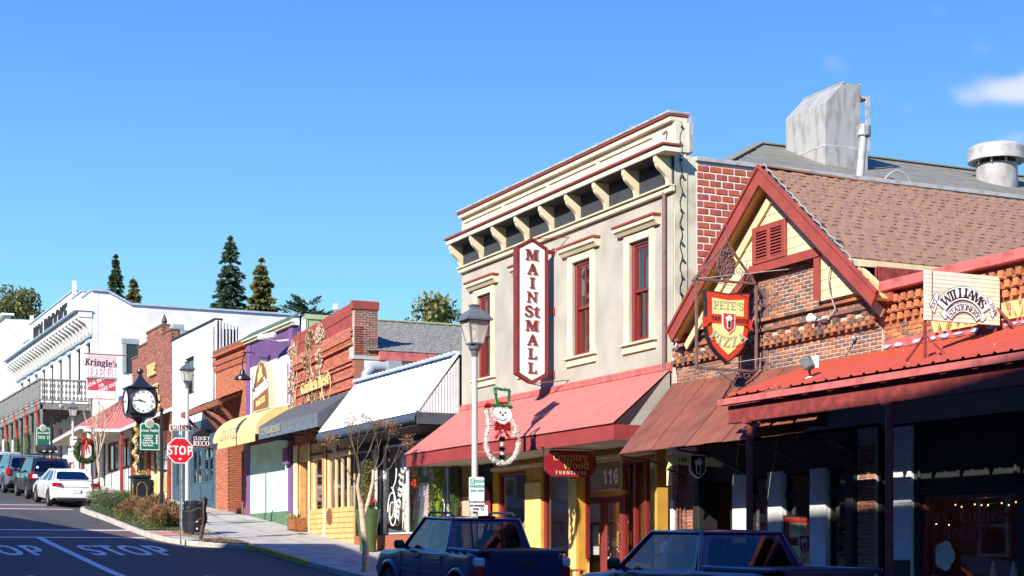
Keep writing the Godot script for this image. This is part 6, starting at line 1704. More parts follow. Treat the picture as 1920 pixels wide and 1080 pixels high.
func build_stepped_shop() -> void:
	var YB := gy(73.0) - 0.6
	var o := shop("stepped_brick_shop", "brown brick shop with a stepped parapet and gold letters above red awning", 73.7, YB)
	var Sl := 77.6; var Sr := 69.9; var Y0 := gy(73.0) + 0.12
	var out := [[77.6, 10.75], [76.3, 10.75], [76.3, 11.16], [74.5, 11.16], [74.5, 11.6], [71.5, 11.6], [71.5, 11.2], [69.9, 11.2]]
	var poly := PackedVector2Array(); var sp := PackedVector2Array()
	for q in out:
		poly.append(lx(q[0], q[1])); sp.append(Vector2(q[0], q[1]))
	poly.append(lx(69.9, 7.0)); poly.append(lx(77.6, 7.0)); sp.append(Vector2(69.9, 7.0)); sp.append(Vector2(77.6, 7.0))
	var g := G.new(); g.prism(poly, -0.3, -0.006); put(g, "brick_front", M("mortar_red"), o)
	var rest := G.new(); rest.tinted = true
	for r in 68:
		var y := 7.05 + r * 0.0675
		for i in 37:
			var s := Sl - 0.1 - i * 0.21 - (0.1 if r % 2 else 0.0)
			if not Geometry2D.is_point_in_polygon(Vector2(s, y), sp):
				continue
			rest.col = [Color(0.38, 0.15, 0.10), Color(0.32, 0.12, 0.085), Color(0.43, 0.18, 0.12), Color(0.26, 0.11, 0.08)][rng.randi() % 4] * rng.randf_range(0.88, 1.12)
			rest.box(L(s, y, W - 0.004 + rng.randf_range(-0.004, 0.004)), Vector3(0.197, 0.055, 0.03))
	stuff(put(rest, "brickwork", M("tinted"), o.get_node("brick_front")))
	for q in [[77.62, 76.28, 10.75], [76.32, 74.48, 11.16], [74.52, 71.48, 11.6], [71.52, 69.88, 11.2]]:
		g = G.new(); wb(g, q[0], q[1], q[2], q[2] + 0.09, W - 0.06, W + 0.34, 0.01); put(g, "coping", M("brick_d"), o)
	g = G.new(); wb(g, 71.5, 70.9, 11.2, 11.62, W + 0.34, W + 0.8); wb(g, 70.6, 69.9, 10.7, 11.25, W + 0.36, W + 0.9); put(g, "parapet_flashing", M("grey_metal"), o)
	g = G.new(); g.lathe([Vector2(0.09, 0), Vector2(0.13, 0.12), Vector2(0.07, 0.3), Vector2(0, 0.46)], 8, L(71.62, 11.69, W + 0.1)); put(g, "parapet_finial", M("iron_dark"), o)
	shell(o, Sl, Sr, YB, 10.6, W + 0.31, W + 7.0, M("brick_red"), M("flat_roof"))
	var t := Node3D.new(); t.name = "gold_lettering"; o.add_child(t)
	words(t, "THE", 0.72, L(73.3, 9.85, W - 0.1), Basis(), M("gold_letter"), "serif_bold", 0.08, 1.0)
	words(t, "OWL", 1.1, L(73.1, 8.75, W - 0.1), Basis(), M("gold_letter"), "serif_bold", 0.08, 1.0)
	words(t, "S", 0.9, L(71.9, 7.9, W - 0.1), Basis(), M("gold_letter"), "serif_bold", 0.08, 1.0)
	g = G.new(); facade(g, Sl, Sr, YB, 7.0, W + 0.01, 0.2, [[77.0, 75.5, Y0 + 0.6, 6.4], [75.2, 74.2, Y0, 6.3], [73.7, 72.6, Y0 + 0.9, 6.4], [72.2, 70.4, Y0 + 0.9, 6.4]]); put(g, "front_wall", M("peach_trim"), o)
	shop_window(o, 77.0, 75.5, Y0 + 0.6, 6.4, W + 0.03, M("red_board"), 0.1, 2)
	shop_window(o, 73.7, 72.6, Y0 + 0.9, 6.4, W + 0.03, M("peach_trim"), 0.1, 1)
	shop_window(o, 72.2, 70.4, Y0 + 0.9, 6.4, W + 0.03, M("peach_trim"), 0.1, 1)
	g = G.new(); wb(g, 75.2, 74.2, Y0, 6.3, W + 0.15, W + 0.2); put(g, "red_door", M("red_board"), o)
	for q in [[77.55, 77.1], [75.45, 75.25], [74.15, 73.8], [70.3, 69.95]]:
		g = G.new(); wb(g, q[0], q[1], Y0 - 0.2, 6.9, W - 0.1, W + 0.006, 0.01); put(g, "front_post", M("beam_red"), o)
	for q in [[73.6, 72.7], [72.1, 70.5]]:
		g = G.new(); wb(g, q[0], q[1], Y0 + 0.15, Y0 + 0.75, W - 0.03, W + 0.008, 0.015); put(g, "riser_panel", M("peach"), o)
	for k in 8:
		g = G.new(); wb(g, 72.0 - (k % 4) * 0.38, 71.68 - (k % 4) * 0.38, Y0 + 1.1 + 0.45 * (k / 4), Y0 + 1.5 + 0.45 * (k / 4), W + 0.02, W + 0.028); put(g, "window_notice", M("sign_white") if k % 3 else M("plate"), o)
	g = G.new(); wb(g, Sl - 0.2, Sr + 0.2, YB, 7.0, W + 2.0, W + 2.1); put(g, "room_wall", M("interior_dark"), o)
	var aw := Node3D.new(); aw.name = "red_sheet_awning"; o.add_child(aw)
	for i in 7:
		var s0 := lerpf(77.5, 69.9, i / 7.0); var s1 := lerpf(77.5, 69.9, (i + 1) / 7.0)
		g = G.new(); corrugated(g, L(s0, 8.15 - (77.5 - s0) * 0.03, W - 0.02), L(s1, 8.15 - (77.5 - s1) * 0.03, W - 0.02), L(s1, 7.48 - (77.5 - s1) * 0.07, 14.6), L(s0, 7.48 - (77.5 - s0) * 0.07, 14.6), 0.2, 0.012, Vector3(0, 1, 0.3).normalized()); put(g, "roof_sheet", M("awning_pink"), aw)
	g = G.new(); g.bar(L(77.6, 7.42, 14.58), L(69.8, 6.86, 14.58), 0.05, 0.13); g.bar(L(69.8, 6.86, 14.58), L(69.8, 7.86, W), 0.05, 0.13); put(g, "white_fascia", M("white"), aw)
	for s in [77.2, 70.1]:
		g = G.new(); wb(g, s + 0.07, s - 0.07, gy(s) + 0.1, 7.42 - (77.5 - s) * 0.07, 14.66, 14.8, 0.01); put(g, "porch_post", M("beam_red") if s < 76 else M("white"), aw)
func build_deli() -> void:
	var YB := gy(82.0) - 0.7
	var o := shop("delicatessen", "low delicatessen with a hipped red metal porch roof and red roof terrace fence", 82.0, YB)
	var Sl := 87.0; var Sr := 77.65; var Y0 := gy(82.0) + 0.12
	var g := G.new(); facade(g, Sl, Sr, YB, 9.3, W, 0.25, [[86.4, 85.2, Y0 + 0.7, 7.2], [84.8, 83.8, Y0, 7.3], [83.3, 80.8, Y0 + 0.8, 7.2], [80.3, 78.2, Y0 + 0.8, 7.2]]); put(g, "front_wall", M("white_siding"), o)
	for q in [[86.4, 85.2], [83.3, 80.8], [80.3, 78.2]]:
		shop_window(o, q[0], q[1], Y0 + (0.7 if q[0] > 86 else 0.8), 7.2, W + 0.03, M("red_board"), 0.14, 2)
	g = G.new(); wb(g, 84.8, 83.8, Y0, 7.3, W + 0.12, W + 0.18); put(g, "door", M("wood_dark"), o)
	shell(o, Sl, Sr, YB, 9.3, W + 0.26, W + 8.0, M("white_siding"), M("flat_roof"))
	for i in 12:
		g = G.new(); wb(g, 77.74, 77.7, 9.3, 10.95, W + 0.55 + i * 0.17, W + 0.69 + i * 0.17, 0.006); put(g, "fence_board", M("red_board"), o)
	g = G.new(); wb(g, 77.8, 77.68, 10.95, 11.05, W + 0.5, W + 2.7); put(g, "fence_rail", M("red_board"), o)
	g = G.new(); wb(g, 77.66, 77.2, 10.9, 11.9, W + 0.35, W + 0.8, 0.02); put(g, "white_chimney", M("white"), o)
	g = G.new(); wb(g, 77.19, 77.17, 11.2, 11.75, W + 0.62, W + 0.72); put(g, "chimney_grille", M("charcoal"), o)
	var aw := Node3D.new(); aw.name = "hipped_porch_roof"; o.add_child(aw)
	var a := L(86.6, 7.32, 14.4); var b := L(77.6, 7.6, 14.4); var c := L(79.4, 9.1, W - 0.02); var d := L(86.6, 8.85, W - 0.02); var e := L(77.6, 7.6, W - 0.02)
	for i in 6:
		g = G.new(); corrugated(g, d.lerp(c, i / 6.0), d.lerp(c, (i + 1) / 6.0), a.lerp(b, (i + 1) / 6.0), a.lerp(b, i / 6.0), 0.24, 0.014, Vector3(0, 1, 0.5).normalized()); put(g, "roof_sheet", M("awning_pink"), aw)
	g = G.new(); corrugated(g, c, c + Vector3(0.01, 0, 0), e, b, 0.24, 0.012, Vector3(0.6, 0.8, 0)); put(g, "hip_sheet", M("awning_pink"), aw)
	g = G.new(); g.bar(a + Vector3(0, -0.07, 0), b + Vector3(0, -0.07, 0), 0.05, 0.13); g.bar(b + Vector3(0, -0.07, 0), e + Vector3(0, -0.07, 0), 0.05, 0.13); put(g, "white_fascia", M("white"), aw)
	g = G.new(); g.quad(a + Vector3(0, -0.1, 0), b + Vector3(0, -0.1, 0), e + Vector3(0, -0.1, 0), L(86.6, 7.3, W - 0.02)); put(g, "soffit", M("soffit"), aw)
	for s in [86.4, 81.0, 77.9]:
		g = G.new(); wb(g, s + 0.08, s - 0.08, gy(s) + 0.1, 7.3, 14.5, 14.66, 0.01); put(g, "porch_post", M("white") if s > 82 else M("beam_red"), aw)
	var sg := thing("deli_sign", "pink and red hanging sign reading deli with dine in or take out band", "sign", Vector3(15.75, 9.05, -79.6))
	g = G.new(); g.box(Vector3(0, 1.05, 0), Vector3(1.36, 2.1, 0.12), 0.02); put(g, "panel", M("deli_pink"), sg)
	g = G.new(); g.box(Vector3(0, 0.22, 0.062), Vector3(1.3, 0.36, 0.01)); put(g, "white_strip", M("sign_white"), sg)
	g = G.new(); g.box(Vector3(0, 0.66, 0.062), Vector3(1.3, 0.5, 0.01)); put(g, "red_band", M("deli_red"), sg)
	words(sg, "Kringle's", 0.42, Vector3(0, 1.72, 0.065), Basis(Vector3.BACK, -0.05), M("ink"), "serif_bold", 0.012, 0.82)
	words(sg, "DELI", 0.6, Vector3(0.05, 1.27, 0.065), Basis(), M("sign_white"), "serif_bold", 0.02, 0.92)
	words(sg, "DELI", 0.6, Vector3(0.08, 1.255, 0.062), Basis(), M("grey_metal"), "serif_bold", 0.008, 0.92)
	words(sg, "Sandwich Company", 0.17, Vector3(0, 0.97, 0.065), Basis(), M("ink"), "serif_bold", 0.012, 0.9)
	words(sg, "DINE IN", 0.22, Vector3(-0.35, 0.76, 0.067), Basis(Vector3.BACK, 0.45), M("sign_white"), "sans_bold", 0.01, 0.9)
	words(sg, "OR", 0.2, Vector3(0, 0.66, 0.067), Basis(Vector3.BACK, 0.45), M("sign_white"), "sans_bold", 0.01)
	words(sg, "TAKE OUT", 0.22, Vector3(0.3, 0.58, 0.067), Basis(Vector3.BACK, 0.45), M("sign_white"), "sans_bold", 0.01, 0.9)
	g = G.new(); g.tube([Vector3(-0.8, 2.14, 0), Vector3(1.3, 2.14, 0)], 0.03, 0.03, 6); put(g, "hanging_bar", M("wood_warm"), sg)
	for y in [1.6, 0.7]:
		g = G.new(); g.tube([Vector3(-0.75, y, 0), Vector3(-0.68, y, 0)], 0.03); put(g, "side_pin", M("maroon"), sg)
func build_hotel() -> void:
	var YB := gy(95.0) - 1.0
	var Sl := 112.4; var Sr := 87.2; var Xb := W + 16.0
	var o := shop("white_hotel", "long white two storey hotel with bracketed cornice and grey timber balcony", 100.0, YB)
	var wins := []
	for i in 9:
		var s := 111.0 - i * 2.78
		wins.append([s, s - 1.05, 10.3, 12.75])
	var low := []
	for i in 9:
		var s := 111.2 - i * 2.78
		low.append([s, s - 1.3, gy(s) + 0.15, gy(s) + 2.9])
	var g := G.new(); facade(g, Sl, Sr, YB, 14.0, W, 0.3, wins + low); put(g, "front_wall", M("white_wall"), o)
	for q in wins:
		sash_window(o, q[0], q[1], q[2], q[3], W + 0.1, M("charcoal"), 2)
		g = G.new(); wb(g, q[0] + 0.12, q[1] - 0.12, q[3] + 0.01, q[3] + 0.34, W - 0.06, W + 0.01, 0.01); put(g, "window_head", M("blue_flash"), o)
	for q in low:
		g = G.new(); wb(g, q[0] - 0.001, q[1] + 0.001, q[2], q[3], W + 0.15, W + 0.2); put(g, "ground_floor_door", M("charcoal"), o)
	var st := [[112.4, 14.9], [109.9, 14.9], [109.9, 15.25], [107.3, 15.25], [107.3, 16.15], [92.8, 16.15], [92.8, 15.75], [90.0, 15.75], [90.0, 15.4], [87.2, 15.4]]
	var poly := PackedVector2Array()
	for q in st: poly.append(lx(q[0], q[1]))
	poly.append(lx(87.2, 14.0)); poly.append(lx(112.4, 14.0))
	g = G.new(); g.prism(poly, -0.3, -0.003); put(g, "stepped_parapet", M("white_wall"), o)
	for i in 5:
		var q0: Array = st[i * 2]; var q1: Array = st[i * 2 + 1]
		g = G.new(); wb(g, q0[0] + 0.04, q1[0] - 0.04, q0[1], q0[1] + 0.09, W - 0.08, W + 0.36, 0.008); put(g, "parapet_coping", M("blue_flash"), o)
	for x in [107.3, 92.8]:
		g = G.new(); wb(g, x + 0.1, x - 0.1, 16.0, 16.75, W + 0.0, W + 0.22, 0.01); put(g, "parapet_post", M("white"), o)
	var t := Node3D.new(); t.name = "parapet_lettering"; o.add_child(t)
	words(t, "HOLBROOKE", 1.55, L(100.0, 15.18, W - 0.05), Basis(), M("charcoal"), "sans_bold", 0.05, 1.25)
	g = G.new(); wb(g, Sl + 0.1, Sr - 0.05, 13.98, 14.3, W - 0.72, W - 0.004, 0.02); put(g, "cornice", M("white"), o)
	g = G.new(); wb(g, Sl + 0.14, Sr - 0.1, 14.3, 14.36, W - 0.95, W - 0.004, 0.01); put(g, "cornice_cap", M("blue_flash"), o)
	g = G.new(); wb(g, Sl, Sr, 13.0, 13.14, W - 0.14, W - 0.004, 0.01); put(g, "frieze_mould", M("grey_metal"), o)
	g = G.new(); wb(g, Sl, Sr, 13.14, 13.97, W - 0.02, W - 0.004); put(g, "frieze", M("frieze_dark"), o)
	var prof := PackedVector2Array([Vector2(0, 0), Vector2(0.1, 0), Vector2(0.16, 0.2), Vector2(0.35, 0.5), Vector2(0.68, 0.68), Vector2(0.72, 0.82), Vector2(0, 0.82)])
	for i in 26:
		g = G.new()
		g.T = Transform3D(Basis(Vector3.UP, -PI / 2), L(lerpf(Sl - 0.1, Sr + 0.12, i / 25.0), 13.15, W))
		g.prism(prof, -0.13, 0.13); put(g, "bracket", M("white"), o)
	for y in [12.95, 12.98, 11.9]:
		pass
	g = G.new()
	var side := PackedVector2Array([Vector2(W, YB), Vector2(W, 15.4), Vector2(W + 0.75, 15.4), Vector2(W + 2.0, 14.8), Vector2(Xb, 14.78), Vector2(Xb, YB)])
	g.T = Transform3D(Basis(Vector3.UP, PI / 2), L(Sr, 0.0 + 0.0, 0.0)); g.T.origin = Vector3(fo.x - Sr - 0.01, -fo.y, fo.z)
	g.prism(side, -0.25, 0.0); put(g, "side_wall", M("white_wall"), o)
	g = G.new()
	for q in [[W - 0.05, 15.44, W + 0.78, 15.44], [W + 0.78, 15.44, W + 2.0, 14.84], [W + 2.0, 14.84, Xb, 14.82]]:
		g.bar(L(Sr + 0.1, q[1], q[0]), L(Sr + 0.1, q[3], q[2]), 0.4, 0.1)
	put(g, "side_coping", M("blue_flash"), o)
	g = G.new(); wb(g, Sl, Sl - 0.25, YB, 14.8, W + 0.3, Xb); wb(g, Sl - 0.2, Sr + 0.3, YB, 14.8, Xb - 0.25, Xb); put(g, "rear_walls", M("white_wall"), o)
	g = G.new(); wb(g, Sl - 0.2, Sr + 0.3, 14.3, 14.5, W + 0.3, Xb - 0.25); put(g, "roof_deck", M("flat_roof"), o)
	var w := Node3D.new(); w.name = "side_window"; o.add_child(w)
	g = G.new(); wb(g, Sr - 0.012, Sr - 0.08, 11.2, 12.95, W + 1.55, W + 1.75); wb(g, Sr - 0.012, Sr - 0.08, 11.2, 12.95, W + 2.75, W + 2.9); wb(g, Sr - 0.012, Sr - 0.1, 12.72, 13.0, W + 1.5, W + 2.95); put(g, "frame", M("grey_metal"), w)
	g = G.new(); wb(g, Sr - 0.012, Sr - 0.03, 11.2, 12.72, W + 1.75, W + 2.75); put(g, "dark_pane", M("across_glass"), w)
	var bl := Node3D.new(); bl.name = "balcony"; o.add_child(bl)
	var xf := 14.1
	for i in 14:
		var s0 := lerpf(Sl, Sr + 0.1, i / 14.0); var s1 := lerpf(Sl, Sr + 0.1, (i + 1) / 14.0)
		g = G.new(); wb(g, s0 - 0.004, s1 + 0.004, 9.40, 9.5, xf, W - 0.01); put(g, "deck_bay", M("wood_grey"), bl)
		g = G.new(); wb(g, s0 - 0.07, s1 + 0.07, 9.72, 10.55, xf + 0.02, xf + 0.07); put(g, "railing_panel", M("wood_grey"), bl)
		g = G.new(); wb(g, s1 + 0.06, s1 - 0.06, 9.45, 10.75, xf, xf + 0.1, 0.008); put(g, "rail_post", M("wood_grey"), bl)
		g = G.new(); wb(g, s0, s0 - 0.14, gy(s0) + 0.1, 9.4, xf + 0.05, xf + 0.2, 0.01); put(g, "porch_post", M("wood_grey"), bl)
		g = G.new(); wb(g, s0 - 0.05, s0 - 0.15, 9.22, 9.4, xf + 0.2, W - 0.02); put(g, "joist", M("wood_grey"), bl)
	g = G.new(); wb(g, Sr + 0.14, Sr + 0.0, gy(Sr) + 0.1, 9.4, xf + 0.05, xf + 0.2, 0.01); put(g, "porch_post", M("wood_grey"), bl)
	g = G.new(); wb(g, Sl, Sr, 9.15, 9.4, xf + 0.02, xf + 0.2); wb(g, Sr + 0.12, Sr, 9.15, 9.4, xf + 0.2, W - 0.02); put(g, "edge_beam", M("wood_grey"), bl)
	g = G.new(); wb(g, Sl, Sr - 0.02, 10.62, 10.72, xf - 0.03, xf + 0.12, 0.01); wb(g, Sl, Sr, 9.58, 9.66, xf, xf + 0.09); put(g, "hand_rail", M("wood_grey"), bl)
	g = G.new(); wb(g, Sr + 0.08, Sr - 0.02, 10.62, 10.72, xf + 0.1, W - 0.02, 0.01); wb(g, Sr + 0.07, Sr, 9.58, 9.66, xf + 0.1, W - 0.02); put(g, "hand_rail", M("wood_grey"), bl)
	for i in 13:
		g = G.new()
		var p := PackedVector2Array()
		for k in 13:
			var y := lerpf(9.66, 10.62, k / 12.0); p.append(Vector2(0.05 + 0.035 * sin(k * 1.6), y - fo.y))
		for k in range(12, -1, -1):
			var y := lerpf(9.66, 10.62, k / 12.0); p.append(Vector2(-0.05 - 0.035 * sin(k * 1.6), y - fo.y))
		g.T = Transform3D(Basis(Vector3.UP, PI / 2), Vector3(fo.x - Sr - 0.04, 0, fo.z - lerpf(xf + 0.2, W - 0.15, i / 12.0)))
		g.prism(p, -0.02, 0.02); put(g, "fret_baluster", M("wood_grey"), bl)
	g = G.new(); g.lathe([Vector2(0.03, 0), Vector2(0.12, -0.1), Vector2(0.1, -0.2), Vector2(0, -0.22)], 10, L(Sr + 0.05, 9.45, W - 1.6)); put(g, "flood_lamp", M("galvanized"), bl)
	g = G.new()
	for k in 5:
		g.tube([L(Sr + 0.3, 9.38, xf + 0.6), L(Sr + 0.3, 9.0, xf + 0.25)], 0.05, 0.05, 5)
	put(g, "knee_brace", M("wood_grey"), bl)
	var YF := gy(125.0) - 1.0
	var f := shop("far_white_building", "plain white building further up the street beyond the hotel", 130.0, YF)
	var fh := []
	for i in 5:
		fh.append([145.0 - i * 6.0, 143.2 - i * 6.0, 12.6, 15.2])
	g = G.new(); facade(g, 150.0, 114.0, YF, 17.6, W - 0.5, 0.3, fh); put(g, "front_wall", M("white_wall"), f)
	for q in fh:
		sash_window(f, q[0], q[1], q[2], q[3], W - 0.4, M("charcoal"), 1)
	g = G.new(); wb(g, 150.2, 113.8, 17.6, 17.75, W - 0.8, W + 0.0, 0.01); wb(g, 150.0, 114.0, 11.2, 11.35, W - 0.9, W - 0.5); put(g, "coping", M("white"), f)
	shell(f, 150.0, 114.0, YF, 17.4, W - 0.2, W + 10.0, M("white_wall"), M("flat_roof"))
func street_lamp(called: String, label: String, X: float, S: float, h: float, hw: float, m_pole: Material) -> Node3D:
	var o := thing(called, label, "street lamp", Vector3(X, gy(S) + 0.12, -S), 0.0, "street lamps along the kerb")
	var k := hw / 0.53
	var y := h - 0.95 * k
	var g := G.new(); g.lathe([Vector2(0.15, 0), Vector2(0.15, 0.5), Vector2(0.1, 0.7), Vector2(0.072, 0.75), Vector2(0.056, y - 0.1)], 20); put(g, "pole", m_pole, o)
	g = G.new(); g.lathe([Vector2(0.06, y - 0.12), Vector2(0.085 * k, y), Vector2(0.12 * k, y + 0.04), Vector2(0.15 * k, y + 0.16 * k)], 16); put(g, "collar", M("lamp_hood"), o)
	var y0 := y + 0.15 * k; var y1 := y + 0.62 * k; var r0 := 0.135 * k; var r1 := 0.225 * k
	var fr := G.new()
	for c in 4:
		var a := PI / 4 + c * PI / 2; var b := a + PI / 2
		var p0 := Vector3(cos(a) * r0 * 1.414, y0, sin(a) * r0 * 1.414); var p1 := Vector3(cos(a) * r1 * 1.414, y1, sin(a) * r1 * 1.414)
		var q0 := Vector3(cos(b) * r0 * 1.414, y0, sin(b) * r0 * 1.414); var q1 := Vector3(cos(b) * r1 * 1.414, y1, sin(b) * r1 * 1.414)
		fr.bar(p0, p1, 0.022 * k, 0.022 * k); fr.bar(p0, q0, 0.03, 0.03); fr.bar(p1, q1, 0.03, 0.03)
		g = G.new(); g.away(p0 * Vector3(0.96, 1, 0.96), p1 * Vector3(0.96, 1, 0.96), q1 * Vector3(0.96, 1, 0.96), q0 * Vector3(0.96, 1, 0.96), Vector3(0, y, 0)); put(g, "lantern_pane", M("lamp_glass"), o)
	put(fr, "lantern_frame", M("lamp_hood"), o)
	g = G.new()
	for q in [[0.29, y1, 0.29, y1 + 0.04], [0.27, y1 + 0.04, 0.2, y1 + 0.16 * k], [0.2, y1 + 0.16 * k, 0.09, y1 + 0.24 * k], [0.085, y1 + 0.24 * k, 0.085, y1 + 0.31 * k]]:
		for c in 4:
			var a := PI / 4 + c * PI / 2; var b := a + PI / 2
			g.away(Vector3(cos(a) * q[0] * k * 1.414, q[1], sin(a) * q[0] * k * 1.414), Vector3(cos(b) * q[0] * k * 1.414, q[1], sin(b) * q[0] * k * 1.414), Vector3(cos(b) * q[2] * k * 1.414, q[3], sin(b) * q[2] * k * 1.414), Vector3(cos(a) * q[2] * k * 1.414, q[3], sin(a) * q[2] * k * 1.414), Vector3(0, y1 - 0.3, 0))
	g.box(Vector3(0, y1 + 0.32 * k, 0), Vector3(0.2, 0.03, 0.2) * k); g.box(Vector3(0, y1 + 0.005, 0), Vector3(0.58 * k, 0.01, 0.58 * k))
	put(g, "hood", M("lamp_hood"), o)
	g = G.new(); g.ball(Vector3(0, y0 + 0.2 * k, 0), Vector3(0.05, 0.13, 0.05) * k, 12); put(g, "bulb", M("bulb"), o)
	return o
func plate(o: Node3D, w: float, h: float, p: Vector3, m: Material, called := "plate", t := 0.012, r := 0.03) -> void:   # a rounded metal plate that faces +z
	var poly := PackedVector2Array()
	for c in 4:
		var cx: float = (w / 2 - r) * [1, -1, -1, 1][c]; var cy: float = (h / 2 - r) * [1, 1, -1, -1][c]
		for k in 5:
			var a := PI / 2 * c + PI / 2 * k / 4.0
			poly.append(Vector2(cx + cos(a) * r, cy + sin(a) * r))
	var g := G.new(); g.T = Transform3D(Basis(), p); g.prism(poly, -t, 0.0); put(g, called, m, o)
func tinsel(g: G, pts: Array, r: float, n: int, len: float) -> void:   # a garland: short foil strips all round a path
	for i in n:
		var t := rng.randf() * (pts.size() - 1); var k := int(t); var f := t - k
		var p: Vector3 = pts[k].lerp(pts[mini(k + 1, pts.size() - 1)], f)
		var d := Vector3(rng.randfn(), rng.randfn(), rng.randfn()).normalized()
		var s := Vector3(rng.randfn(), rng.randfn(), rng.randfn()).cross(d).normalized()
		g.leaf(p + d * r * 0.55, d * len, s * len * 0.32)
	g.tube(pts, r * 0.62, r * 0.62, 7)
func build_street() -> void:
	var main := street_lamp("street_lamp", "nearest street lamp with speckled pale pole and grey lantern before the beige building", 13.8, 31.2, 5.98, 0.53, M("concrete_pole"))
	street_lamp("street_lamp", "street lamp with grey lantern in front of the plain white building", 13.5, 54.0, 5.35, 0.42, M("concrete_pole"))
	var third := street_lamp("street_lamp", "shorter street lamp beside the balcony carrying two white sign plates", 13.6, 75.0, 4.05, 0.4, M("concrete_pole"))
	var o := thing("parking_sign", "white three hour parking sign with green numeral on the nearest lamp pole", "sign", Vector3(13.8, 2.97, -31.1))
	plate(o, 0.34, 0.5, Vector3.ZERO, M("sign_white"))
	plate(o, 0.095, 0.12, Vector3(-0.1, 0.165, 0.004), M("parking_green"), "numeral_square", 0.006, 0.005)
	words(o, "3", 0.14, Vector3(-0.1, 0.165, 0.006), Basis(), M("sign_white"), "sans_bold", 0.006)
	words(o, "HOUR", 0.085, Vector3(0.06, 0.165, 0.003), Basis(), M("parking_green"), "sans_bold", 0.006)
	words(o, "PARKING", 0.075, Vector3(0, 0.06, 0.003), Basis(), M("parking_green"), "sans_bold", 0.006)
	words(o, "9AM - 6PM", 0.06, Vector3(0, -0.03, 0.003), Basis(), M("parking_green"), "sans_bold", 0.006)
	o = thing("no_smoking_plate", "small white no smoking zone plate below the parking sign", "sign", Vector3(13.82, 2.60, -31.1))
	plate(o, 0.33, 0.18, Vector3.ZERO, M("sign_white"))
	words(o, "NO SMOKING", 0.05, Vector3(-0.01, 0.03, 0.003), Basis(), M("ink"), "sans_bold", 0.006)
	words(o, "ZONE", 0.05, Vector3(-0.04, -0.04, 0.003), Basis(), M("ink"), "sans_bold", 0.006)
	var g := G.new(); var ring := []
	for i in 17: ring.append(Vector3(0.1 + 0.03 * cos(TAU * i / 16.0), -0.035 + 0.03 * sin(TAU * i / 16.0), 0.004))
	g.tube(ring, 0.005, 0.005, 4, false); put(g, "symbol", M("ink"), o)
	o = thing("white_sign_plate", "upper of two white sign plates on the lamp by the balcony", "sign", Vector3(13.6, 6.7, -74.9))
	plate(o, 0.3, 0.42, Vector3.ZERO, M("sign_white"))
	words(o, "2 HR", 0.1, Vector3(0, 0.08, 0.003), Basis(), M("parking_green"), "sans_bold", 0.006)
	o = thing("white_sign_plate", "lower larger white sign plate on the lamp by the balcony", "sign", Vector3(13.57, 6.07, -74.9))
	plate(o, 0.4, 0.62, Vector3.ZERO, M("sign_white"))
	words(o, "PARKING", 0.08, Vector3(0, 0.16, 0.003), Basis(), M("parking_green"), "sans_bold", 0.006)
	build_snowman()
	build_clock()
	wayfinder("nearer green wayfinding board on a black post beside the street clock", 12.3, 52.5, 2.45, 0.62, ["Lodging", "Shops", "Parking", "Center for", "the Arts"])
	wayfinder("smaller green wayfinding board on a black post in front of the balcony", 13.0, 77.0, 2.0, 0.6, ["Parking", "Library"])
	o = thing("stop_sign", "red octagonal stop sign on a grey post at the corner", "traffic sign", Vector3(11.72, gy(47.6) + 0.1, -47.6))
	g = G.new(); g.box(Vector3(0, 1.55, -0.03), Vector3(0.055, 3.5, 0.03)); g.box(Vector3(-0.026, 1.55, -0.015), Vector3(0.008, 3.5, 0.03)); g.box(Vector3(0.026, 1.55, -0.015), Vector3(0.008, 3.5, 0.03)); put(g, "post", M("galvanized"), o)
	for q in [[0.405, -0.012, 0.0, "sign_white", "border"], [0.375, -0.004, 0.004, "stop_red", "face"]]:
		var p := PackedVector2Array()
		for k in 8:
			p.append(Vector2(cos(PI / 8 + k * PI / 4), sin(PI / 8 + k * PI / 4)) * q[0])
		g = G.new(); g.T = Transform3D(Basis(), Vector3(-0.03, 2.66, 0)); g.prism(p, q[1], q[2]); put(g, q[4], M(q[3]), o)
	words(o, "STOP", 0.36, Vector3(-0.03, 2.66, 0.006), Basis(), M("sign_white"), "sans_bold", 0.004, 0.86)
	g = G.new(); g.leaf(Vector3(-0.03, 2.42, 0.006), Vector3(0.12, 0, 0), Vector3(0, 0.05, 0)); put(g, "sticker", M("sign_white"), o)
	for y in [2.98, 2.36]:
		g = G.new(); g.ball(Vector3(-0.03, y, 0.006), Vector3(0.014, 0.014, 0.008), 8); put(g, "bolt", M("galvanized"), o)
	o = thing("street_name_sign", "brown street name sign reading mill st above the stop sign", "street sign", Vector3(11.72, gy(47.6) + 3.28, -47.62))
	g = G.new(); g.box(Vector3(0, 0.14, 0), Vector3(0.66, 0.17, 0.02), 0.004); put(g, "border", M("sign_white"), o)
	g = G.new(); g.box(Vector3(0, 0.14, 0), Vector3(0.62, 0.135, 0.026)); put(g, "face", M("street_sign"), o)
	words(o, "MILL ST", 0.14, Vector3(0, 0.14, 0.015), Basis(), M("sign_white"), "sans_bold", 0.006)
	g = G.new(); g.box(Vector3(0.0, 0.34, -0.05), Vector3(0.02, 0.15, 0.66), 0.004); g.box(Vector3(0, 0.1, -0.02), Vector3(0.09, 0.3, 0.06)); put(g, "cross_blade", M("sign_white"), o)
	bin_can("black_litter_bin", "dark metal litter bin beside the stop sign with white stickers", 12.72, 50.1, 0.3, 1.02)
	bin_can("black_litter_bin", "dark metal litter bin half hidden behind the shrubs and clock", 13.9, 62.0, 0.32, 1.1)
	o = thing("wooden_planter", "low wooden planter box with trailing greenery by the peach boards", "planter", Vector3(16.5, gy(51.6) + 0.13, -51.6), -PI / 2)
	for i in 6:
		g = G.new(); g.box(Vector3(-0.3 + i * 0.12, 0.22, 0.2), Vector3(0.112, 0.36, 0.03), 0.005); put(g, "stave", M("wood_warm"), o)
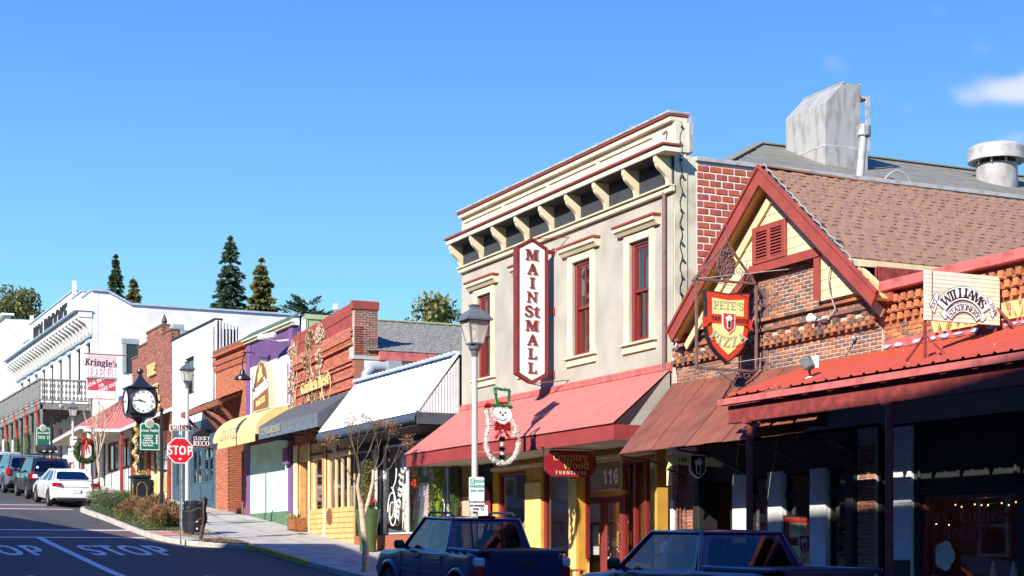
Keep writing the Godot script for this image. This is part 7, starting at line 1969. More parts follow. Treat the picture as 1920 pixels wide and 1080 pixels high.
	for x in [-0.36, 0.36]:
		g = G.new(); g.box(Vector3(x, 0.21, 0), Vector3(0.04, 0.42, 0.42), 0.006); put(g, "end_board", M("wood_warm"), o)
	g = G.new(); g.box(Vector3(0, 0.42, 0.2), Vector3(0.8, 0.04, 0.07), 0.006); put(g, "rim", M("wood_warm"), o)
	g = G.new(); g.box(Vector3(0, 0.38, 0), Vector3(0.68, 0.03, 0.38)); put(g, "soil", M("soil"), o)
	foliage(o, "trailing_greenery", M("leaf_lime"), Vector3(-0.1, 0.46, 0.1), Vector3(0.36, 0.1, 0.2), 260, 0.09)
	foliage(o, "flowers", M("tinsel_red"), Vector3(0.0, 0.5, 0), Vector3(0.2, 0.08, 0.15), 30, 0.05)
	g = G.new(); g.box(Vector3(0.15, 0.6, 0.05), Vector3(0.2, 0.26, 0.02), 0.0, Basis(Vector3.BACK, -0.4)); put(g, "plant_card", M("sign_white"), o)
	o = thing("tall_green_pot", "tall tapered green glazed pot with magenta flowers beside the shop window", "plant pot", Vector3(16.2, gy(44.1) + 0.13, -44.1))
	g = G.new(); g.lathe([Vector2(0, 0.0), Vector2(0.24, 0.0), Vector2(0.23, 0.2), Vector2(0.29, 0.75), Vector2(0.36, 1.12), Vector2(0.37, 1.2), Vector2(0.33, 1.2), Vector2(0.3, 1.1), Vector2(0.0, 1.08)], 28); put(g, "pot", M("pot_green"), o)
	foliage(o, "leaves", M("leaf_dark"), Vector3(0, 1.3, 0), Vector3(0.3, 0.2, 0.3), 400, 0.09)
	foliage(o, "flowers", M("flower"), Vector3(0.05, 1.42, 0.1), Vector3(0.2, 0.1, 0.15), 130, 0.07)
	foliage(o, "upright_shrub", M("leaf_olive"), Vector3(0, 1.9, 0), Vector3(0.2, 0.75, 0.2), 1400, 0.09)
	for q in [[38.95, 16.2, 3.0, "broad bright green upright cypress beside the dark shop door"], [38.5, 16.5, 2.9, "narrow darker upright cypress behind the white post"]]:
		o = thing("upright_cypress", q[3], "shrub", Vector3(q[1], gy(q[0]) + 0.13, -q[0]), 0.0, "upright cypresses by the shop door")
		g = G.new(); g.tube([Vector3.ZERO, Vector3(0, q[2], 0)], 0.04, 0.015, 6); put(g, "stem", M("bark"), o)
		column_foliage(o, q[2], 0.27 if q[0] > 38.7 else 0.2, M("leaf_lime") if q[0] > 38.7 else M("leaf_green"))
	o = thing("directory_board", "white directory board with a dark peaked top beside the salmon pier", "sign board", Vector3(16.7, gy(37.3) + 0.12, -37.3), -PI / 2)
	for i in 4:
		g = G.new(); g.box(Vector3(0, 0.75 + i * 0.27, 0.02), Vector3(0.72, 0.25, 0.02), 0.004); put(g, "name_strip", M("sign_white"), o)
	g = G.new(); g.prism(PackedVector2Array([Vector2(-0.44, 0.55), Vector2(0.44, 0.55), Vector2(0.44, 1.95), Vector2(0.3, 2.12), Vector2(0, 2.22), Vector2(-0.3, 2.12), Vector2(-0.44, 1.95)]), -0.03, 0.01); put(g, "backboard", M("maroon"), o)
	o = thing("cafe_bench", "small orange wooden bench standing beside the yellow shop front", "bench", Vector3(16.3, gy(31.9) + 0.12, -31.9), -PI / 2)
	g = G.new(); g.box(Vector3(0, 0.46, 0), Vector3(1.0, 0.04, 0.36), 0.01); put(g, "seat", M("wood_warm"), o)
	for x in [-0.42, 0.42]:
		for z in [-0.13, 0.13]:
			g = G.new(); g.box(Vector3(x, 0.22, z), Vector3(0.06, 0.44, 0.06), 0.006); put(g, "leg", M("wood_warm"), o)
	build_plants()
func foliage(o: Node3D, called: String, m: Material, c: Vector3, r: Vector3, n: int, size: float, droop := 0.0) -> void:
	var g := G.new()
	for i in n:
		var d := Vector3(rng.randfn(), rng.randfn(), rng.randfn()).normalized() * pow(rng.randf(), 0.4)
		var al := Vector3(rng.randfn(), rng.randfn() + 0.4 - droop, rng.randfn()).normalized()
		var sd := al.cross(Vector3(rng.randfn(), rng.randfn(), rng.randfn())).normalized()
		var k := size * rng.randf_range(0.6, 1.3)
		g.leaf(c + d * r, al * k, sd * k * 0.42)
	stuff(put(g, called, m, o))
func column_foliage(o: Node3D, h: float, r: float, m: Material) -> void:   # upright sprays round a column
	var g := G.new()
	for i in 3600:
		var y := rng.randf() * h; var a := rng.randf() * TAU
		var rr := r * (1.0 - 0.35 * pow(y / h, 3.0)) * (0.75 + 0.3 * sin(a * 5.0 + y * 4.0)) * sqrt(rng.randf())
		var al := Vector3(cos(a) * 0.25, 1.0, sin(a) * 0.25).normalized()
		g.leaf(Vector3(cos(a) * rr, 0.15 + y, sin(a) * rr), al * rng.randf_range(0.06, 0.14), Vector3(-sin(a), 0, cos(a)) * 0.028)
	stuff(put(g, "sprays", m, o))
func bin_can(called: String, label: String, X: float, S: float, r: float, h: float) -> void:
	var o := thing(called, label, "litter bin", Vector3(X, gy(S) + 0.14, -S), 0.0, "dark litter bins")
	var g := G.new(); g.lathe([Vector2(r * 0.96, 0.04), Vector2(r, 0.08), Vector2(r, h * 0.84), Vector2(r * 1.06, h * 0.85), Vector2(r * 1.06, h * 0.9), Vector2(r * 0.98, h * 0.92)], 24); put(g, "drum", M("black_metal"), o)
	g = G.new(); g.lathe([Vector2(r * 1.0, h * 0.9), Vector2(r * 0.99, h * 0.98), Vector2(r * 0.8, h), Vector2(r * 0.5, h * 0.99), Vector2(0, h * 0.985)], 24); put(g, "lid", M("black_metal"), o)
	for k in 14:
		var a := TAU * k / 14
		g = G.new(); g.box(Vector3(cos(a) * r * 1.005, h * 0.46, sin(a) * r * 1.005), Vector3(0.012, h * 0.74, 0.02), 0.0, Basis(Vector3.UP, -a)); put(g, "rib", M("charcoal"), o)
	g = G.new(); g.lathe([Vector2(r * 1.02, h * 0.3), Vector2(r * 1.02, h * 0.33)], 24); g.lathe([Vector2(r * 1.02, h * 0.66), Vector2(r * 1.02, h * 0.69)], 24); put(g, "hoop", M("charcoal"), o)
	g = G.new(); g.lathe([Vector2(0, 0), Vector2(0.07, 0.0), Vector2(0.08, 0.02)], 14, Vector3(-r * 0.72, h * 0.8, r * 0.72), Basis(Vector3(1, 0, 1).normalized(), PI / 2)); put(g, "opening", M("black"), o)
	if r < 0.31:
		for q in [[0.35, 0.34], [0.35, 0.12]]:
			g = G.new(); g.box(Vector3(0.03, q[0] * h * 1.4 - q[1], r + 0.014), Vector3(0.05, 0.05, 0.004)); put(g, "sticker", M("sign_white"), o)
func wayfinder(label: String, X: float, S: float, h: float, w: float, lines: Array) -> void:
	var o := thing("wayfinding_sign", label, "sign", Vector3(X, gy(S) + 0.14, -S), 0.0, "green wayfinding boards")
	var g := G.new(); g.lathe([Vector2(0.1, 0), Vector2(0.1, 0.2), Vector2(0.055, 0.3), Vector2(0.05, h + 1.15), Vector2(0.07, h + 1.17), Vector2(0.03, h + 1.2), Vector2(0.07, h + 1.25), Vector2(0.075, h + 1.3), Vector2(0.0, h + 1.37)], 18); put(g, "post", M("black_metal"), o)
	for q in [[0.0, "sign_mint", "border", -0.02, 0.0], [0.035, "sign_green", "face", -0.01, 0.006]]:
		var e: float = q[0]
		var hw := w / 2 - e; var lo := e; var hi := 0.86 - e
		var p := PackedVector2Array([Vector2(-hw, lo), Vector2(hw, lo), Vector2(hw, hi - 0.06), Vector2(hw - 0.07, hi), Vector2(-hw + 0.07, hi), Vector2(-hw, hi - 0.06)])
		g = G.new(); g.T = Transform3D(Basis(), Vector3(-w / 2 - 0.07, h, 0)); g.prism(p, q[3], q[4]); put(g, q[2], M(q[1]), o)
	g = G.new(); g.T = Transform3D(Basis(), Vector3(-w / 2 - 0.07, h + 0.84, 0)); g.lathe([Vector2(0, 0.02), Vector2(0.14, 0.02), Vector2(0.16, 0.0), Vector2(0.16, -0.02)], 20, Vector3.ZERO, Basis(Vector3.RIGHT, PI / 2)); put(g, "medallion_ring", M("sign_mint"), o)
	g = G.new(); g.T = Transform3D(Basis(), Vector3(-w / 2 - 0.07, h + 0.84, 0.02)); g.lathe([Vector2(0, 0.008), Vector2(0.115, 0.006), Vector2(0.12, 0.0)], 18, Vector3.ZERO, Basis(Vector3.RIGHT, PI / 2)); put(g, "medallion", M("stone"), o)
	words(o, "Grass Valley", 0.115, Vector3(-w / 2 - 0.07, h + 0.62, 0.008), Basis(), M("sign_white"), "serif_bold", 0.006, 0.86)
	for i in lines.size():
		words(o, lines[i], 0.085, Vector3(-w / 2 - 0.13, h + 0.46 - i * 0.078, 0.008), Basis(), M("sign_white"), "sans_bold", 0.006)
		if i != 4:
			g = G.new(); g.prism(PackedVector2Array([Vector2(-0.02, -0.03), Vector2(0.02, -0.03), Vector2(0.02, 0.005), Vector2(0.04, 0.005), Vector2(0, 0.04), Vector2(-0.04, 0.005), Vector2(-0.02, 0.005)]), 0, 0.005)
			g.T = Transform3D()
			var a := put(g, "arrow", M("sign_white"), o); a.position = Vector3(-0.16, h + 0.46 - i * 0.08, 0.008)
	g = G.new(); g.tube([Vector3(-w - 0.05, h - 0.03, 0), Vector3(0, h - 0.03, 0)], 0.015, 0.015, 6); g.tube([Vector3(-0.45, h - 0.04, 0), Vector3(-0.25, h - 0.12, 0), Vector3(-0.04, h - 0.3, 0)], 0.014, 0.014, 6); put(g, "scroll_bracket", M("black_metal"), o)
func build_clock() -> void:
	var S := 56.6; var X := 12.52
	var o := thing("street_clock", "black four faced street clock on a tall gilded column post", "clock", Vector3(X, gy(S) + 0.14, -S))
	var g := G.new()
	for q in [[0.0, 0.62, 0.12], [0.12, 0.56, 1.2], [1.32, 0.64, 0.1]]:
		g.box(Vector3(0, q[0] + q[2] / 2, 0), Vector3(q[1], q[2], q[1]), 0.02)
	put(g, "pedestal", M("black_metal"), o)
	for f in 4:
		var bs := Basis(Vector3.UP, f * PI / 2)
		g = G.new(); var pts := []
		for q in [Vector2(-0.17, 0.18), Vector2(0.17, 0.18), Vector2(0.17, 1.0), Vector2(0.12, 1.14), Vector2(0, 1.19), Vector2(-0.12, 1.14), Vector2(-0.17, 1.0), Vector2(-0.17, 0.18)]:
			pts.append(bs * Vector3(q.x, q.y, 0.285))
		g.tube(pts, 0.011, 0.011, 5, false)
		put(g, "gilt_panel_line", M("gold"), o)
	g = G.new(); g.lathe([Vector2(0.2, 1.42), Vector2(0.2, 1.5), Vector2(0.13, 1.62), Vector2(0.1, 1.68), Vector2(0.1, 2.0), Vector2(0.12, 2.02), Vector2(0.12, 2.06), Vector2(0.09, 2.08), Vector2(0.085, 3.1), Vector2(0.12, 3.14), Vector2(0.14, 3.25), Vector2(0.24, 3.34), Vector2(0.42, 3.42)], 20); put(g, "column", M("black_metal"), o)
	g = G.new(); g.lathe([Vector2(0.205, 1.43), Vector2(0.205, 1.49), Vector2(0.15, 1.6)], 18); put(g, "gilt_collar", M("gold"), o)
	g = G.new()
	g.box(Vector3(0, 3.92, 0), Vector3(0.94, 0.94, 0.94), 0.07); g.box(Vector3(0, 3.43, 0), Vector3(0.8, 0.06, 0.8), 0.01); g.box(Vector3(0, 4.40, 0), Vector3(1.02, 0.06, 1.02), 0.02)
	put(g, "case", M("black_metal"), o)
	var rows := []
	for k in 9:
		var t := k / 8.0; var r := lerpf(0.48, 0.05, pow(t, 0.55)); var y := 4.43 + 0.42 * pow(t, 1.25)
		rows.append([r, y])
	g = G.new()
	for k in 8:
		for c in 4:
			var a := PI / 4 + c * PI / 2; var b := a + PI / 2; var q0: Array = rows[k]; var q1: Array = rows[k + 1]
			g.away(Vector3(cos(a), 0, sin(a)) * q0[0] * 1.414 + Vector3.UP * q0[1], Vector3(cos(b), 0, sin(b)) * q0[0] * 1.414 + Vector3.UP * q0[1], Vector3(cos(b), 0, sin(b)) * q1[0] * 1.414 + Vector3.UP * q1[1], Vector3(cos(a), 0, sin(a)) * q1[0] * 1.414 + Vector3.UP * q1[1], Vector3(0, 4.2, 0))
	put(g, "roof", M("black_metal"), o)
	g = G.new(); g.lathe([Vector2(0.05, 4.82), Vector2(0.045, 4.88), Vector2(0.1, 4.92), Vector2(0.115, 4.98), Vector2(0.1, 5.04), Vector2(0, 5.09)], 16); put(g, "finial", M("black_metal"), o)
	for f in 4:
		var bs := Basis(Vector3.UP, f * PI / 2)
		var d := Node3D.new(); d.name = "dial"; o.add_child(d, true); d.transform = Transform3D(bs, bs * Vector3(0, 3.92, 0.47))
		g = G.new(); g.lathe([Vector2(0.41, -0.01), Vector2(0.45, 0.03), Vector2(0.43, 0.05), Vector2(0.395, 0.02)], 32, Vector3.ZERO, Basis(Vector3.RIGHT, PI / 2)); put(g, "rim", M("black_metal"), d)
		g = G.new(); g.lathe([Vector2(0, 0.006), Vector2(0.4, 0.005), Vector2(0.41, 0)], 32, Vector3.ZERO, Basis(Vector3.RIGHT, PI / 2)); put(g, "face", M("clock_face"), d)
		var rn := ["XII", "I", "II", "III", "IIII", "V", "VI", "VII", "VIII", "IX", "X", "XI"]
		g = G.new()
		for k in 12:
			var a := PI / 2 - k * TAU / 12
			g.T = Transform3D(Basis(Vector3.BACK, a - PI / 2) * Basis.from_scale(Vector3(0.8, 1, 1)), Vector3(cos(a) * 0.325, sin(a) * 0.325, 0.007))
			g.letters(rn[k], 0.105, 0.004, font("serif_bold"))
		put(g, "numerals", M("ink"), d)
		for q in [[9.0 + 46.0 / 60.0, 12.0, 0.24, 0.03], [46.0, 60.0, 0.37, 0.022]]:
			var a: float = PI / 2 - q[0] / q[1] * TAU
			g = G.new(); g.T = Transform3D(Basis(Vector3.BACK, a), Vector3(0, 0, 0.016)); g.prism(PackedVector2Array([Vector2(-0.07, -q[3] * 0.5), Vector2(q[2] * 0.6, -q[3] * 0.55), Vector2(q[2], 0), Vector2(q[2] * 0.6, q[3] * 0.55), Vector2(-0.07, q[3] * 0.5)]), 0, 0.006); put(g, "hand", M("ink"), d)
	o = thing("clock_garland", "gold and white tinsel garland wound round the street clock column", "garland", Vector3(X, gy(S) + 1.9, -S))
	g = G.new(); var pts := []
	for i in 40:
		var t := i / 39.0
		pts.append(Vector3(-0.13 + 0.06 * cos(t * 22.0) - 0.05 * sin(t * 3.0), -0.25 + t * 1.55, 0.1 + 0.07 * sin(t * 22.0)))
	tinsel(g, pts, 0.075, 1400, 0.1)
	stuff(put(g, "tinsel", M("tinsel_gold"), o))
	g = G.new()
	for i in 34:
		g.ball(pts[i] + Vector3(rng.randf_range(-0.08, 0.08), 0, 0.06), Vector3.ONE * 0.024, 6)
	stuff(put(g, "white_bulbs", M("sign_white"), o))
func build_snowman() -> void:
	var S := 31.15
	var o := thing("tinsel_snowman", "tinsel snowman lamp decoration with green top hat and red bow", "christmas decoration", Vector3(14.4, 3.52, -S))
	var g := G.new(); var pts := []
	for i in 28:   # the big open ring of the body
		var a := lerpf(PI * 0.80, PI * 2.22, i / 27.0)
		pts.append(Vector3(0.37 * cos(a) * (1.0 + 0.05 * sin(a)), 0.42 + 0.5 * sin(a) * (0.86 if sin(a) < 0 else 1.0), 0))
	tinsel(g, pts, 0.052, 2200, 0.075)
	var arm := [Vector3(-0.30, 0.72, 0), Vector3(-0.33, 0.98, 0), Vector3(-0.36, 1.12, 0)]
	tinsel(g, arm, 0.05, 300, 0.075)
	tinsel(g, [Vector3(-0.3, 1.12, 0), Vector3(-0.22, 1.0, 0), Vector3(-0.14, 0.9, 0)], 0.045, 260, 0.07)
	tinsel(g, [Vector3(0.2, 0.9, 0), Vector3(0.3, 0.78, 0), Vector3(0.36, 0.66, 0)], 0.05, 260, 0.07)
	tinsel(g, [Vector3(0.36, 0.66, 0), Vector3(0.24, 0.64, 0), Vector3(0.34, 0.55, 0)], 0.055, 300, 0.07)
	stuff(put(g, "white_tinsel", M("tinsel_white"), o))
	g = G.new(); tinsel(g, [Vector3(-0.38, 1.14, 0), Vector3(-0.34, 1.2, 0), Vector3(-0.26, 1.18, 0)], 0.05, 260, 0.075); tinsel(g, [Vector3(0.28, 0.52, 0), Vector3(0.38, 0.53, 0)], 0.045, 160, 0.065); stuff(put(g, "red_mitten", M("tinsel_red"), o))
	var p := PackedVector2Array()
	for k in 20:
		p.append(Vector2(0.215 * cos(TAU * k / 20), 1.0 + 0.2 * sin(TAU * k / 20)))
	g = G.new(); g.prism(p, -0.02, 0.02); put(g, "face", M("sign_white"), o)
	for q in [[-0.055, 1.05, 0.024], [0.06, 1.05, 0.024], [0.0, 1.0, 0.026]]:
		g = G.new(); g.ball(Vector3(q[0], q[1], 0.022), Vector3(q[2], q[2], 0.008), 10); put(g, "eye" if q[1] > 1.02 else "nose", M("ink"), o)
	g = G.new(); pts = []
	for i in 9:
		var a := lerpf(PI * 1.12, PI * 1.88, i / 8.0); pts.append(Vector3(0.09 * cos(a), 0.975 + 0.09 * sin(a), 0.022))
	g.tube(pts, 0.008, 0.008, 5); put(g, "mouth", M("ink"), o)
	g = G.new(); tinsel(g, [Vector3(-0.22, 1.2, 0), Vector3(0.22, 1.17, 0)], 0.045, 420, 0.07)
	tinsel(g, [Vector3(-0.11, 1.24, 0), Vector3(-0.17, 1.55, 0), Vector3(0.17, 1.52, 0), Vector3(0.13, 1.22, 0)], 0.035, 700, 0.06)
	stuff(put(g, "green_hat", M("tinsel_green"), o))
	g = G.new(); tinsel(g, [Vector3(-0.11, 1.26, 0), Vector3(0.11, 1.25, 0)], 0.032, 220, 0.055); stuff(put(g, "hat_band", M("tinsel_red"), o))
	g = G.new()
	for s in [-1.0, 1.0]:
		tinsel(g, [Vector3(0, 0.76, 0.02), Vector3(s * 0.14, 0.84, 0.02), Vector3(s * 0.15, 0.7, 0.02), Vector3(0, 0.76, 0.02)], 0.04, 380, 0.07)
		tinsel(g, [Vector3(s * 0.02, 0.74, 0.02), Vector3(s * 0.1, 0.6, 0.02), Vector3(s * 0.16, 0.52, 0.02)], 0.03, 200, 0.06)
	stuff(put(g, "red_bow", M("tinsel_red"), o))
	g = G.new()
	for y in [0.5, 0.3, 0.12]:
		tinsel(g, [Vector3(-0.03, y, 0), Vector3(0.03, y, 0)], 0.06, 260, 0.06)
	stuff(put(g, "black_buttons", M("tinsel_black"), o))
	g = G.new(); tinsel(g, [Vector3(0, 0.66, -0.01), Vector3(0, 0.02, -0.01)], 0.03, 320, 0.06); stuff(put(g, "centre_tinsel", M("tinsel_white"), o))
	for y in [0.22, 0.78]:
		g = G.new(); g.tube([Vector3(-0.6, y, -0.01), Vector3(0.02, y - 0.005, -0.01)], 0.01, 0.01, 5); put(g, "bracket", M("galvanized"), o)
func scaled(p: PackedVector2Array, k: float, c: Vector2) -> PackedVector2Array:
	var r := PackedVector2Array()
	for q in p: r.append(c + (q - c) * k)
	return r
func inset(p: PackedVector2Array, d: float) -> PackedVector2Array:
	var r := Geometry2D.offset_polygon(p, -d, Geometry2D.JOIN_MITER)
	return r[0] if r.size() else p
func shield_outline() -> PackedVector2Array:
	var half := [Vector2(0.475, 1.30), Vector2(0.45, 1.08), Vector2(0.455, 0.85), Vector2(0.45, 0.62), Vector2(0.41, 0.45), Vector2(0.33, 0.30), Vector2(0.22, 0.18), Vector2(0.1, 0.09), Vector2(0.03, 0.04), Vector2(0.0, 0.0)]
	var p := PackedVector2Array()
	for q in half: p.append(q)
	for i in range(half.size() - 2, -1, -1): p.append(Vector2(-half[i].x, half[i].y))
	p.append(Vector2(0, 1.26))
	return p
func mug(o: Node3D, c: Vector3, k: float) -> void:
	var g := G.new(); g.T = Transform3D(Basis.from_scale(Vector3(k, k, 1)), c)
	g.prism(PackedVector2Array([Vector2(-0.05, -0.15), Vector2(0.05, -0.15), Vector2(0.065, 0.08), Vector2(-0.065, 0.08)]), 0, 0.008); put(g, "mug_glass", M("sign_white"), o)
	g = G.new(); g.T = Transform3D(Basis.from_scale(Vector3(k, k, 1)), c); g.prism(PackedVector2Array([Vector2(-0.032, -0.13), Vector2(0.035, -0.13), Vector2(0.045, 0.03), Vector2(-0.03, 0.03)]), 0.006, 0.012); put(g, "mug_drink", M("ink"), o)
	g = G.new(); g.T = Transform3D(Basis.from_scale(Vector3(k, k, 1)), c)
	for q in [[-0.05, 0.1, 0.05], [0.02, 0.13, 0.06], [0.06, 0.09, 0.045], [-0.01, 0.08, 0.055]]:
		g.ball(Vector3(q[0], q[1], 0.008), Vector3(q[2], q[2] * 0.8, 0.012), 8)
	put(g, "mug_foam", M("sign_white"), o)
func shield_sign(o: Node3D, c: Vector3, bs: Basis, k: float, letters := true) -> void:   # layered shield with ribbon and mug
	var h := Node3D.new(); h.name = "shield"; o.add_child(h, true)
	h.transform = Transform3D(bs * Basis.from_scale(Vector3(k, k, k)), c)
	var out := shield_outline()
	var g := G.new(); g.prism(out, -0.05, 0.05); put(g, "dark_board", M("sign_dark"), h)
	g = G.new(); g.prism(inset(out, 0.028), -0.056, 0.056); put(g, "red_band", M("sign_red"), h)
	var mid := inset(out, 0.125)
	g = G.new(); g.prism(mid, -0.062, 0.062); put(g, "cream_field", M("sign_cream"), h)
	g = G.new(); g.prism(PackedVector2Array([Vector2(-0.40, 0.72), Vector2(0.40, 0.70), Vector2(0.40, 0.86), Vector2(-0.40, 0.88)]), 0.05, 0.07); put(g, "ribbon", M("sign_red"), h)
	for s in [-1.0, 1.0]:
		g = G.new(); g.prism(PackedVector2Array([Vector2(s * 0.36, 0.68), Vector2(s * 0.54, 0.62), Vector2(s * 0.50, 0.70), Vector2(s * 0.53, 0.80), Vector2(s * 0.36, 0.84)]), 0.03, 0.058); put(g, "ribbon_tail", M("sign_red"), h)
		g = G.new(); g.prism(PackedVector2Array([Vector2(s * 0.36, 0.68), Vector2(s * 0.44, 0.655), Vector2(s * 0.40, 0.72), Vector2(s * 0.36, 0.72)]), 0.058, 0.064); put(g, "ribbon_fold", M("sign_dark"), h)
	var sm := PackedVector2Array([Vector2(-0.135, 0.92), Vector2(0.135, 0.92), Vector2(0.135, 0.7), Vector2(0.11, 0.62), Vector2(0, 0.53), Vector2(-0.11, 0.62), Vector2(-0.135, 0.7)])
	g = G.new(); g.prism(sm, 0.06, 0.078); put(g, "badge_border", M("sign_white"), h)
	g = G.new(); g.prism(inset(sm, 0.022), 0.07, 0.083); put(g, "badge", M("sign_red"), h)
	mug(h, Vector3(0, 0.74, 0.083), 0.72)
	g = G.new(); g.T = Transform3D(Basis(), Vector3(0, 1.04, 0.063)); g.T = g.T * Transform3D(Basis.from_scale(Vector3(0.9, 1, 1)), Vector3.ZERO); g.letters("PETE'S", 0.205, 0.014, font("serif_bold")); put(g, "lettering", M("sign_olive"), h)
	g = G.new(); g.T = Transform3D(Basis(), Vector3(0, 0, 0.063)); arc_words(g, "PIZZA", 0.25, Vector3(0, 0.86, 0), 0.47, 222, 318, 0.014, "serif_bold"); put(g, "lettering", M("sign_olive"), h)
	words(h, "TAP", 0.105, Vector3(-0.26, 0.795, 0.072), Basis(), M("sign_dark"), "sans_bold", 0.006)
	words(h, "HOUSE", 0.105, Vector3(0.275, 0.78, 0.072), Basis(), M("sign_dark"), "sans_bold", 0.006, 0.86)
func build_signs() -> void:
	var g: G
	var o := thing("vertical_hall_sign", "tall white vertical sign with maroon frame and serif letters on the beige building", "sign", Vector3(16.2, 5.48, -33.55))
	var out := PackedVector2Array([Vector2(-0.37, 0.2), Vector2(0, 0.0), Vector2(0.37, 0.2), Vector2(0.37, 3.04), Vector2(0, 3.24), Vector2(-0.37, 3.04)])
	g = G.new(); g.prism(out, -0.1, 0.1); put(g, "case", M("maroon"), o)
	g = G.new(); g.prism(inset(out, 0.055), -0.102, 0.102); put(g, "face", M("sign_white"), o)
	for i in out.size():
		g = G.new(); var a := out[i]; var b := out[(i + 1) % out.size()]
		g.bar(Vector3(a.x, a.y, 0.1), Vector3(b.x, b.y, 0.1), 0.05, 0.06, Vector3.BACK); put(g, "frame", M("maroon"), o)
	var rows := [["M", 2.88], ["A", 2.56], ["I", 2.25], ["N", 1.93], ["St", 1.61], ["M", 1.29], ["A", 0.97], ["L", 0.66], ["L", 0.34]]
	for q in rows:
		words(o, q[0], 0.335 if q[0] != "St" else 0.36, Vector3(0, q[1], 0.115), Basis(), M("maroon"), "serif_bold", 0.03, 1.08)
	for y in [3.0, 1.66, 0.22]:
		g = G.new(); g.box(Vector3(0.47, y, 0), Vector3(0.24, 0.09, 0.05), 0.005); g.box(Vector3(0.585, y, 0), Vector3(0.03, 0.17, 0.14), 0.006); put(g, "wall_bracket", M("maroon"), o)
	for y in [[3.24, 3.22], [0.0, 0.03]]:
		g = G.new(); g.tube([Vector3(0, y[0], 0), Vector3(0.6, y[1], -0.62)], 0.012, 0.012, 5); g.tube([Vector3(0, y[0], 0), Vector3(0.6, y[1], 0.75)], 0.012, 0.012, 5); put(g, "stay", M("maroon"), o)
	o = thing("furniture_shop_sign", "crimson octagonal hanging board lettered country wood furniture under the pink awning", "sign", Vector3(16.0, 3.27, -31.2))
	out = PackedVector2Array([Vector2(-0.44, 0), Vector2(0.44, 0), Vector2(0.60, 0.13), Vector2(0.60, 0.42), Vector2(0.44, 0.56), Vector2(-0.44, 0.56), Vector2(-0.60, 0.42), Vector2(-0.60, 0.13)])
	g = G.new(); g.prism(out, -0.025, 0.025); put(g, "board", M("maroon"), o)
	g = G.new(); g.prism(inset(out, 0.012), -0.027, 0.027); put(g, "face", M("sign_crimson"), o)
	words(o, "Country", 0.215, Vector3(0, 0.415, 0.028), Basis(), M("gold_letter"), "serif", 0.01, 1.0)
	words(o, "Wood", 0.225, Vector3(0.13, 0.245, 0.028), Basis(), M("gold_letter"), "serif", 0.01, 1.0)
	words(o, "F U R N I T U R E", 0.105, Vector3(0.02, 0.085, 0.028), Basis(), M("cream_light"), "sans_bold", 0.008, 0.92)
	for x in [-0.62, 0.62]:
		g = G.new(); g.tube([Vector3(x, 0.2, 0), Vector3(x, 0.62, 0)], 0.01, 0.01, 5); put(g, "hanger", M("black_metal"), o)
	g = G.new(); g.box(Vector3(0.05, 0.6, 0), Vector3(1.45, 0.03, 0.03)); put(g, "rail", M("black_metal"), o)
	o = thing("pizza_house_sign", "shield shaped pizza sign in a rusty wrought iron frame with scrolled crest", "sign", Vector3(15.95, 4.88, -25.0))
	shield_sign(o, Vector3(0, 0.12, 0), Basis(), 1.0)
	for q in [[-0.62, 0.02, -0.62, 1.62], [0.63, 0.02, 0.63, 1.62], [-0.66, 1.6, 0.67, 1.6], [-0.62, 0.03, 0.63, 0.03]]:
		g = G.new(); g.bar(Vector3(q[0], q[1], 0), Vector3(q[2], q[3], 0), 0.045, 0.045, Vector3.BACK, 0.004); put(g, "frame_bar", M("iron"), o)
	for q in [[-0.70, 1.56, 0.0, 2.30], [0.82, 1.36, 0.0, 2.30]]:
		g = G.new(); g.bar(Vector3(q[0], q[1], 0), Vector3(q[2], q[3], 0), 0.035, 0.04, Vector3.BACK); put(g, "gable_bar", M("iron"), o)
	g = G.new(); g.tube([Vector3(0, 2.28, 0), Vector3(0, 2.62, 0)], 0.022, 0.004, 6); put(g, "spike", M("iron"), o)
	var cr := PackedVector2Array()
	for k in 30:
		var a := TAU * k / 30
		cr.append(Vector2(cos(a) * (0.185 + 0.022 * sin(a * 9.0)), 1.90 + sin(a) * (0.27 + 0.025 * cos(a * 7.0))))
	g = G.new(); g.prism(cr, -0.015, 0.015); put(g, "crest_plate", M("iron"), o)
	for k in 26:
		var a := rng.randf() * TAU; var r := sqrt(rng.randf())
		var c := Vector3(cos(a) * r * 0.17, 1.9 + sin(a) * r * 0.25, 0.02); var pts := []
		var sgn := 1.0 if k % 2 else -1.0
		for i in 11:
			var t := i / 10.0
			pts.append(c + Vector3(cos(t * 6.5 * sgn + k) * 0.055 * (1.0 - t * 0.7), sin(t * 6.5 * sgn + k) * 0.055 * (1.0 - t * 0.7), 0.012 * t))
		g = G.new(); g.tube(pts, 0.014, 0.008, 5); put(g, "crest_scroll", M("iron"), o)
	for q in [[-0.42, 1.72], [-0.3, 1.78], [-0.5, 1.66], [0.36, 1.72], [0.26, 1.8], [0.5, 1.68], [-0.62, 1.48], [0.74, 1.5], [0.3, -0.06], [0.42, -0.08], [-0.1, -0.12], [0.1, -0.2], [0.2, -0.1], [0.52, -0.07]]:
		var pts := []
		for i in 15:
			var t := i / 14.0
			pts.append(Vector3(q[0] + cos(t * 8.0) * 0.075 * (1.05 - t), q[1] + sin(t * 8.0) * 0.075 * (1.05 - t), 0))
		g = G.new(); g.tube(pts, 0.009, 0.006, 5); put(g, "scroll", M("iron"), o)
	for y in [1.22, 0.24]:
		g = G.new(); g.box(Vector3(0.78, y, 0), Vector3(0.16, 0.05, 0.05)); g.box(Vector3(0.83, y, 0), Vector3(0.025, 0.5 if y > 1 else 0.36, 0.16), 0.005); put(g, "wall_plate", M("iron"), o)
